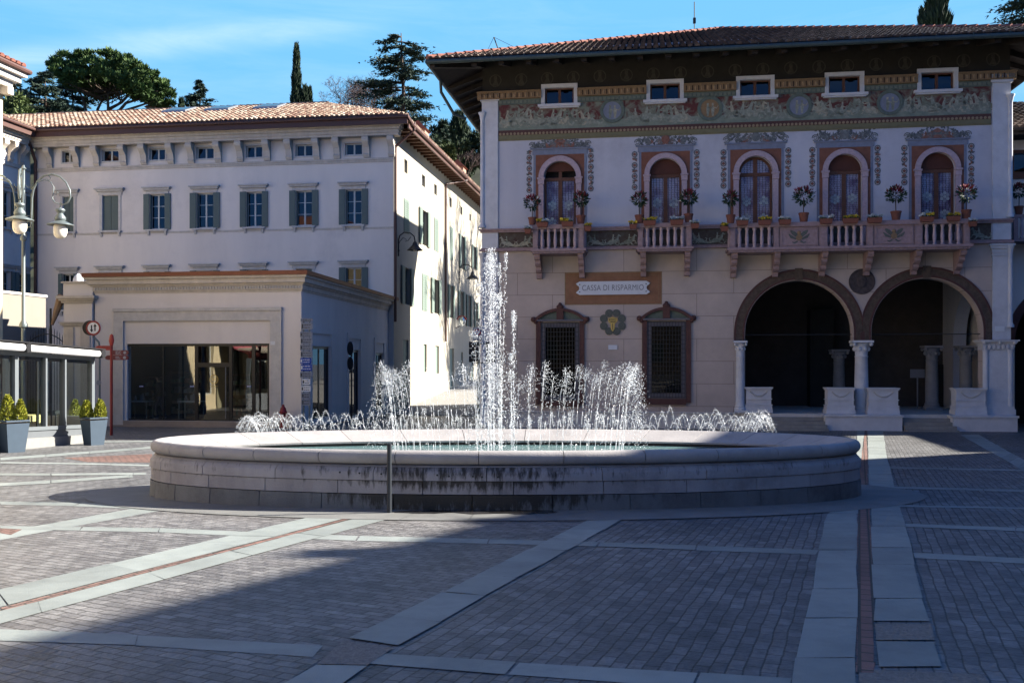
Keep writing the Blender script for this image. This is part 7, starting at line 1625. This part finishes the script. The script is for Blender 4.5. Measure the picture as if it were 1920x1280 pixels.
# ================================================================ houses along the right side of the square (outside the picture; they shade the square)
def shade_house(name, lab, poly, h, m):
    cx_ = sum(p[0] for p in poly)/len(poly); cy_ = sum(p[1] for p in poly)/len(poly); t = thing(name, lab, 'building', (cx_, cy_, gz(cy_))); q = [(p[0]-cx_, p[1]-cy_) for p in poly]
    s = MB(); s.prismz(q, -.6, h-gz(cy_)-.25); s.build('wall', m, t); s = MB(); s.prismz(q, h-gz(cy_)-.249, h-gz(cy_)); s.build('roof', M['tile_dark'], t)
    for (a, b) in zip(q, q[1:]+q[:1]):
        Lq = sqrt((b[0]-a[0])**2+(b[1]-a[1])**2); n = int(Lq/3.2); s = MB()
        if n < 1: continue
        nx, ny = (b[1]-a[1])/Lq, -(b[0]-a[0])/Lq
        for k in range(n):
            for z in (1.2, 4.6, 8.0):
                if z+2 > h: continue
                u_ = (k+.5)/n; px, py = a[0]+(b[0]-a[0])*u_, a[1]+(b[1]-a[1])*u_; dx, dy = (b[0]-a[0])/Lq*.5, (b[1]-a[1])/Lq*.5
                s.hexa([(px-dx-nx*.05, py-dy-ny*.05, z), (px+dx-nx*.05, py+dy-ny*.05, z), (px+dx+nx*.05, py+dy+ny*.05, z), (px-dx+nx*.05, py-dy+ny*.05, z), (px-dx-nx*.05, py-dy-ny*.05, z+1.7), (px+dx-nx*.05, py+dy-ny*.05, z+1.7), (px+dx+nx*.05, py+dy+ny*.05, z+1.7), (px-dx+nx*.05, py-dy+ny*.05, z+1.7)])
        s.build('shutter', M['shutter'], t)
    return t
def caster(p, h): k = (h-gz(p[1]))/math.tan(R(SUN_EL)); return (p[0]+k*cos(R(SUN_AZ)), p[1]+k*sin(R(SUN_AZ)))
h1 = 12.5; M['ochre'] = mat('dull_ochre_stucco', (.27, .22, .17), .9, .1, 1, .1, 40, stain=.2)
g0, g1_, g2, g3 = (-3.40-1.45*3.0, 6.38-1.45*5.32), (-3.40, 6.38), (3.48, 19.07), (12.7, 24.3)
c0, c1, c2_, c3 = [caster(p, h1) for p in (g0, g1_, g2, g3)]
sh1 = shade_house('side_house', 'tall cream house closing the right side of the square', [c0, c1, c2_, c3, (c3[0]+14, c3[1]-2), (c3[0]+18, c0[1])], h1, M['ochre'])
s = MB(); p = caster((-1.05, 10.9), h1+1.3); cen = sh1.location
for (gx, gy), hh_, wd in (((-2.35, 9.75), 1.5, .5), ((-.75, 12.0), 1.4, .45), ((-4.6, 5.2), 1.4, .5)):
    q = caster((gx, gy), h1+hh_); s.box(q[0]-wd/2-cen[0]+.3, q[0]+wd/2-cen[0]+.3, q[1]-wd/2-cen[1], q[1]+wd/2-cen[1], h1-cen[2]-.5, h1+hh_-cen[2])
s.build('chimney', M['brick'], sh1)
shade_house('sky_block_house', 'unseen house row added at the near side to block low sky light', [(-14, -18), (-14, -30), (40, -30), (30, -18)][::-1], 13.0, M['ochre'])  # unseen row, added to cut low sky light and darken the shade
so_h = bpy.data.objects['sky_block_house']; s = MB(); random.seed(17); cs_ = so_h.location
tiles(s, (42-cs_[0], -17.5-cs_[1], 13.0-cs_[2]), (-1, 0, 0), (0, -cos(R(34)), sin(R(34))), 57, lambda x: 0, lambda x: 10, tw=.5, tl=.7); s.poly([(42-cs_[0], -17.4-cs_[1], 12.98-cs_[2]), (-15-cs_[0], -17.4-cs_[1], 12.98-cs_[2]), (-15-cs_[0], -25.8-cs_[1], 18.6-cs_[2]), (42-cs_[0], -25.8-cs_[1], 18.6-cs_[2])]); s.poly([(42-cs_[0], -34-cs_[1], 12.98-cs_[2]), (-15-cs_[0], -34-cs_[1], 12.98-cs_[2]), (-15-cs_[0], -25.8-cs_[1], 18.6-cs_[2]), (42-cs_[0], -25.8-cs_[1], 18.6-cs_[2])]); s.build('pitched_roof', M['tile_light'], so_h, norm=False)
h2 = 9.0; d0, d1_ = caster((11.1, 23.9), h2), caster((13.35, 33.2), h2)
shade_house('side_house', 'lower cream house beyond the right end of the square', [d0, d1_, (d1_[0]+12, d1_[1]+2), (d0[0]+14, d0[1]-1)], h2, M['ochre'])
# ================================================================ HILL AND TREES
s = MB(); random.seed(2); cols = 44; rows_ = 12; idx = {}
def hillz(X, Y): t = min(1, max(0, (Y-84)/44)); return 4+t*t*(3-2*t)*(26+2*sin(X*.07)+1.2*sin(X*.21+Y*.1))
for i in range(cols+1):
    for j in range(rows_+1): X = -140+300*i/cols; Y = 82+90*j/rows_; idx[i, j] = s.pt((X, Y, hillz(X, Y)))
for i in range(cols):
    for j in range(rows_): s.face([idx[i, j], idx[i+1, j], idx[i+1, j+1], idx[i, j+1]])
s.build('hill', mat('hill_scrub', (.05, .055, .03), .95, .4, .4, .6, 3), norm=False, smooth=True)['kind'] = 'structure'
M['pine_leaf'] = ramp_mat('pine_needles', [(0, (.022, .045, .012)), (.5, (.055, .10, .025)), (1, (.11, .17, .045))], .7)
M['cedar_leaf'] = ramp_mat('cedar_needles', [(0, (.016, .032, .022)), (.5, (.035, .06, .04)), (1, (.065, .10, .06))], .7)
M['cypress_leaf'] = ramp_mat('cypress_leaf', [(0, (.010, .020, .010)), (.5, (.022, .040, .018)), (1, (.05, .075, .03))], .75)
M['shrub_leaf'] = ramp_mat('shrub_leaf', [(0, (.03, .045, .015)), (1, (.12, .16, .05))], .7)
def blade(mb, p, d, l, wd, r=None):
    d = Vector(d); d = d.normalized() if d.length > 1e-6 else Vector((0, 0, 1)); q = Vector((random.uniform(-1, 1), random.uniform(-1, 1), random.uniform(-1, 1))); sN = d.cross(q); sN = sN.normalized()*wd if sN.length > 1e-6 else Vector((wd, 0, 0)); p = Vector(p)
    mb.poly([tuple(p-sN), tuple(p+sN), tuple(p+d*l)], r)
def tree_root(name, lab, px, pbase, Y, cat='tree', group=None): x, y, z = P(px, pbase, Y); return thing(name, lab, cat, (x, y, z), 0, group), Y/FPX
# umbrella pine
random.seed(11)
t, k = tree_root('umbrella_pine', 'broad dark green umbrella pine above the palazzo roof', 196, 232, 112)
f = lambda px, py, y=0: ((px-196)*k, y, (232-py)*k)
s = MB()
for a in ([(166, 232), (160, 205), (150, 180), (140, 160)], [(180, 232), (184, 205), (188, 185), (176, 160)], [(200, 232), (204, 205), (207, 180), (215, 150)], [(218, 215), (238, 195), (262, 182), (280, 165)], [(204, 205), (225, 190), (250, 175)], [(188, 185), (160, 172), (130, 160)], [(207, 180), (195, 160), (180, 140)], [(222, 212), (250, 200), (290, 185)]):
    n = len(a); s.tube([f(*p, random.uniform(-.8, .8)*(i > 0)) for i, p in enumerate(a)], [3.4*k*(1-.65*i/(n-1)) for i in range(n)], 7)
for q in range(60):
    a = random.uniform(0, 2*pi); r_ = random.uniform(.2, 1); s.tube([f(205+random.uniform(-25, 25), 185+random.uniform(-12, 10), random.uniform(-1, 1)), f(205+95*r_*cos(a), 160-12*(1-r_)+random.uniform(-8, 14), 4.5*r_*sin(a))], [.06, .03], 4)
s.build('trunk', M['bark'], t, True)
s = MB(); blobs = []
for px, py, rx_, rz_ in ((120, 140, 20, 14), (135, 122, 26, 14), (165, 114, 28, 12), (198, 112, 30, 12), (228, 118, 28, 13), (258, 128, 26, 14), (285, 140, 24, 14), (308, 160, 18, 15), (150, 140, 30, 14), (190, 138, 32, 14), (230, 145, 30, 14), (270, 160, 26, 15), (300, 178, 20, 15), (120, 158, 18, 12), (150, 165, 16, 10), (250, 170, 20, 12), (275, 182, 20, 10), (128, 150, 22, 14), (138, 166, 22, 12), (166, 158, 24, 10), (268, 178, 22, 11), (250, 162, 24, 12), (292, 186, 18, 9), (214, 156, 26, 10)):
    for yy in (-3.2, 0, 3.2): blobs.append((212+(px-212)*.86+random.uniform(-4, 4), 152+(py-152)*.85+2+random.uniform(-3, 3), yy+random.uniform(-1, 1), rx_*.72, rz_*.85))
for px, py, yy, rx_, rz_ in blobs:
    for c_ in range(13):
        a = random.uniform(0, 2*pi); u_ = random.uniform(-.5, 1); q = sqrt(max(0, 1-u_*u_)); cx_, cy_, cz_ = px+rx_*q*cos(a)*.9, yy+rx_*k*q*sin(a)*.9, py-rz_*u_*.9; base = random.random()*.6
        for j in range(46):
            d = Vector((random.gauss(0, 1), random.gauss(0, 1), random.gauss(0, .8)+.5)).normalized(); rr = random.uniform(.2, 1)*5.2*k; p = Vector(f(cx_, cz_, cy_))+d*rr
            blade(s, p, d+Vector((0, 0, .5)), random.uniform(.28, .5), .11, min(1, max(0, base+.35*random.random()+.25*d.z)))
s.build('crown', M['pine_leaf'], t, norm=False)
def cedar(lab, px, ptop, pbase, Y, prof, seed, dens=1.0, droop=.25, name='cedar'):
    random.seed(seed); t, k = tree_root(name, lab, px, pbase, Y, group=None); Ht = (pbase-ptop)*k; s = MB(); s.tube([(0, 0, 0), (.02*Ht, 0, Ht*.5), (0, 0, Ht)], [Ht*.022, Ht*.015, Ht*.003], 8); l = MB()
    nt_ = len(prof)-1; nb_ = int(34*dens)
    for b in range(nb_):
        u_ = (b+random.random()*.6)/nb_; z = Ht*(.06+.92*u_); i = min(nt_-1, int(u_*nt_)); fr = u_*nt_-i; rad = (prof[i]*(1-fr)+prof[i+1]*fr)*k
        for q in range(2 if rad > 1 else 3):
            a = random.uniform(0, 2*pi); Lb = rad*random.uniform(.6, 1.08); up = random.uniform(-.02, .2); pts = []
            for j in range(6): w_ = j/5; pts.append((Lb*w_*cos(a), Lb*w_*sin(a), z+Lb*(up*w_*1.6-droop*w_*w_)))
            s.tube(pts, [Ht*.0055*(1-.85*j/5)+.012 for j in range(6)], 4)
            nleaf = int(52*dens*max(.5, Lb)); 
            for j in range(nleaf):
                w_ = random.uniform(.25, 1.0); m = int(min(4, w_*5)); fr2 = w_*5-m; p = Vector(pts[m]).lerp(Vector(pts[m+1]), fr2); sp = .16*Lb*(.4+w_*.6)
                p += Vector((random.gauss(0, sp), random.gauss(0, sp), random.gauss(-.02, .07*max(1, Lb*.4))))
                for _ in range(2): blade(l, p, (cos(a)+random.gauss(0, .8), sin(a)+random.gauss(0, .8), random.gauss(-.15, .35)), random.uniform(.22, .46), .065, min(1, max(0, random.random()*.7+.25*up)))
    s.build('trunk', M['bark'], t, True); l.build('crown', M['cedar_leaf'], t, norm=False); return t
cedar('tall dark cedar with open layered branches behind the palazzo corner', 752, 62, 300, 92, [70, 80, 84, 70, 54, 66, 78, 72, 60, 60, 52, 22], 5, 1.05, .24)
cedar('dark cedar showing beside the umbrella pine towards the corner house', 84, 132, 230, 104, [48, 50, 44, 36, 30, 22, 8], 6, .9, .2)
cedar('cedar partly hidden behind the eaves of the corner house', 28, 150, 235, 106, [50, 52, 46, 36, 24, 10], 16, .8, .2)
cedar('small blue-green cedar standing alone over the roof ridge', 374, 150, 218, 118, [30, 28, 24, 18, 12, 4], 7, .8, .1)
cedar('big cedar whose branch tips show over the far end of the palace roof', 1975, -60, 130, 78, [110, 120, 120, 110, 90, 60, 25], 8, 1.1, .12)
cedar('dark cedar behind the umbrella pine trunk', 135, 140, 232, 116, [44, 46, 40, 30, 22, 8], 18, .8, .2)
def cypress(lab, px, ptop, pbase, Y, wpx, seed, n=2600):
    random.seed(seed); t, k = tree_root('cypress', lab, px, pbase, Y); Ht = (pbase-ptop)*k; W_ = wpx*k/2; s = MB(); s.tube([(0, 0, 0), (0, 0, Ht*.9)], [.12, .02], 6); s.build('trunk', M['bark'], t); l = MB()
    for j in range(n):
        u_ = random.random()**1.1; r_ = W_*min(1, (1-u_)**.62*1.25)*(.55+.5*random.random())*(1+.12*sin(u_*23+seed)); a = random.uniform(0, 2*pi); blade(l, (r_*cos(a), r_*sin(a), u_*Ht), (cos(a)*.4, sin(a)*.4, 1), random.uniform(.35, .75), .10)
    l.build('crown', M['cypress_leaf'], t, norm=False)
cypress('tall thin dark cypress spire above the palazzo roof', 556, 88, 240, 104, 17, 1, 3000); cypress('small cypress at the foot of the tall spire', 571, 165, 235, 104, 13, 2, 900); cypress('little pointed cypress beside the bare trees', 580, 168, 235, 106, 12, 3, 900)
cypress('broad dark cypress in the gap above the chimneys', 860, 215, 330, 100, 62, 4, 4200); cypress('cypress top behind the ridge of the painted palace', 1756, -25, 90, 70, 46, 5, 4200); cypress('slim reddish cypress tip left of the broad one on the palace ridge', 1729, 22, 80, 72, 10, 6, 500); cypress('tiny pointed cypress left of the lone cedar', 340, 189, 222, 116, 9, 8, 500)
def bare(lab, px, ptop, pbase, Y, wpx, seed, n=1, cat='tree', depth=6):
    random.seed(seed); t, k = tree_root('bare_tree', lab, px, pbase, Y); Ht = (pbase-ptop)*k; s = MB(); tw = MB()
    def grow(p, d, l, r_, lv):
        e = p+d*l; (s if lv > depth-3 else tw).tube([tuple(p), tuple(p.lerp(e, .5)+Vector((random.gauss(0, l*.05), random.gauss(0, l*.05), 0))), tuple(e)], [r_, r_*.85, r_*.7], 5 if lv > depth-3 else 3, caps=False)
        if lv == 0: return
        for q in range(2 if lv > depth-1 else 3):
            nd = (d+Vector((random.gauss(0, .42), random.gauss(0, .42), random.gauss(.08, .25)))*(wpx*k/Ht if wpx*k > Ht else 1)**.5).normalized(); grow(e, nd, l*random.uniform(.62, .82), r_*.68, lv-1)
    for q in range(n): a = random.uniform(0, 6.28); grow(Vector((random.uniform(-.3, .3), 0, 0)), Vector((cos(a)*.45, sin(a)*.45, 1)).normalized(), Ht*.36, Ht*.016, depth)
    s.build('trunk', M['bark'], t); tw.build('twigs', M['twig'], t); return t
bare('spreading bare tree above the palazzo roof', 640, 155, 245, 108, 250, 3, 6); bare('brownish bare tree beside the tall cedar', 705, 163, 255, 100, 250, 4, 6); bare('bare tree at the right end of the palazzo roof', 735, 178, 262, 98, 150, 6, 4)
bare('grey bare shrub behind the far chimney', 870, 288, 345, 92, 60, 8, 3, depth=5)
# the leafless tree behind the palace that throws the lace of shadow on the street wall
random.seed(14); w0 = H.world(0, 19, 0); q = (w0[0]+17.5, w0[1]+2.6)
t = bare('leafless tree standing in the court behind the painted palace', CX+q[0]/q[1]*FPX, 675-(19-EYE)/q[1]*FPX, 710, q[1], 330, 14, 4)
def shrub(lab, px, ptop, pbase, Y, wpx, seed, m='shrub_leaf', n=1500):
    random.seed(seed); k = Y/FPX; Ht = (pbase-ptop)*k; W_ = wpx*k/2; l = MB()
    for c_ in range(max(6, n//110)):
        cx_, cy_, cz_ = random.uniform(-1, 1)*W_*.75, random.uniform(-1, 1)*W_*.6, Ht*random.uniform(.15, .85); b_ = random.random()*.6
        for j in range(110): d = Vector((random.gauss(0, 1), random.gauss(0, 1), random.gauss(0, 1))).normalized(); blade(l, Vector((cx_, cy_, cz_))+d*random.uniform(.2, 1)*W_*.3, d, random.uniform(.25, .5), .10, min(1, b_+.4*random.random()))
    o = l.build('hill_shrub', M[m], norm=False); o.location = P(px, pbase, Y); tag(o, lab, 'shrub')
shrub('olive green shrub just above the street eaves', 832, 262, 305, 92, 36, 1); shrub('dark rounded tree under the cedar in the gap', 800, 255, 300, 94, 60, 2, 'cypress_leaf', 2400); shrub('dark evergreen mass left of the broad cypress', 822, 222, 290, 98, 40, 3, 'cedar_leaf', 2200); shrub('light green shrub beside the chimney', 838, 268, 300, 90, 26, 4); shrub('dull green tree behind the eaves of the corner house', 30, 178, 230, 100, 70, 5, 'shrub_leaf', 2600); shrub('dark shrub by the umbrella pine base', 110, 190, 232, 108, 60, 6, 'cypress_leaf', 2400); shrub('dark evergreen behind the bank eaves edge', 895, 235, 330, 96, 60, 9, 'cypress_leaf', 2600)
for lab, px, py0, py1, Y, wpx in (('small red-roofed house half hidden under the umbrella pine', 296, 190, 225, 122, 44), ('distant pinkish house on the hill beside the broad cypress', 832, 240, 262, 108, 24), ('red roof peeping over the ridge at the far left', 78, 203, 225, 112, 30)):
    t, k = tree_root('hill_house', lab, px, py1, Y, 'house'); w_ = wpx*k; h = (py1-py0)*k; s = MB(); s.box(-w_/2, w_/2, 0, 4, 0, h*.7); s.build('wall', M['house_side'], t); s = MB(); s.prism([(-w_*.56, h*.68), (w_*.56, h*.68), (0, h)], -.3, 4.3); s.build('roof', M['tile_red'], t)
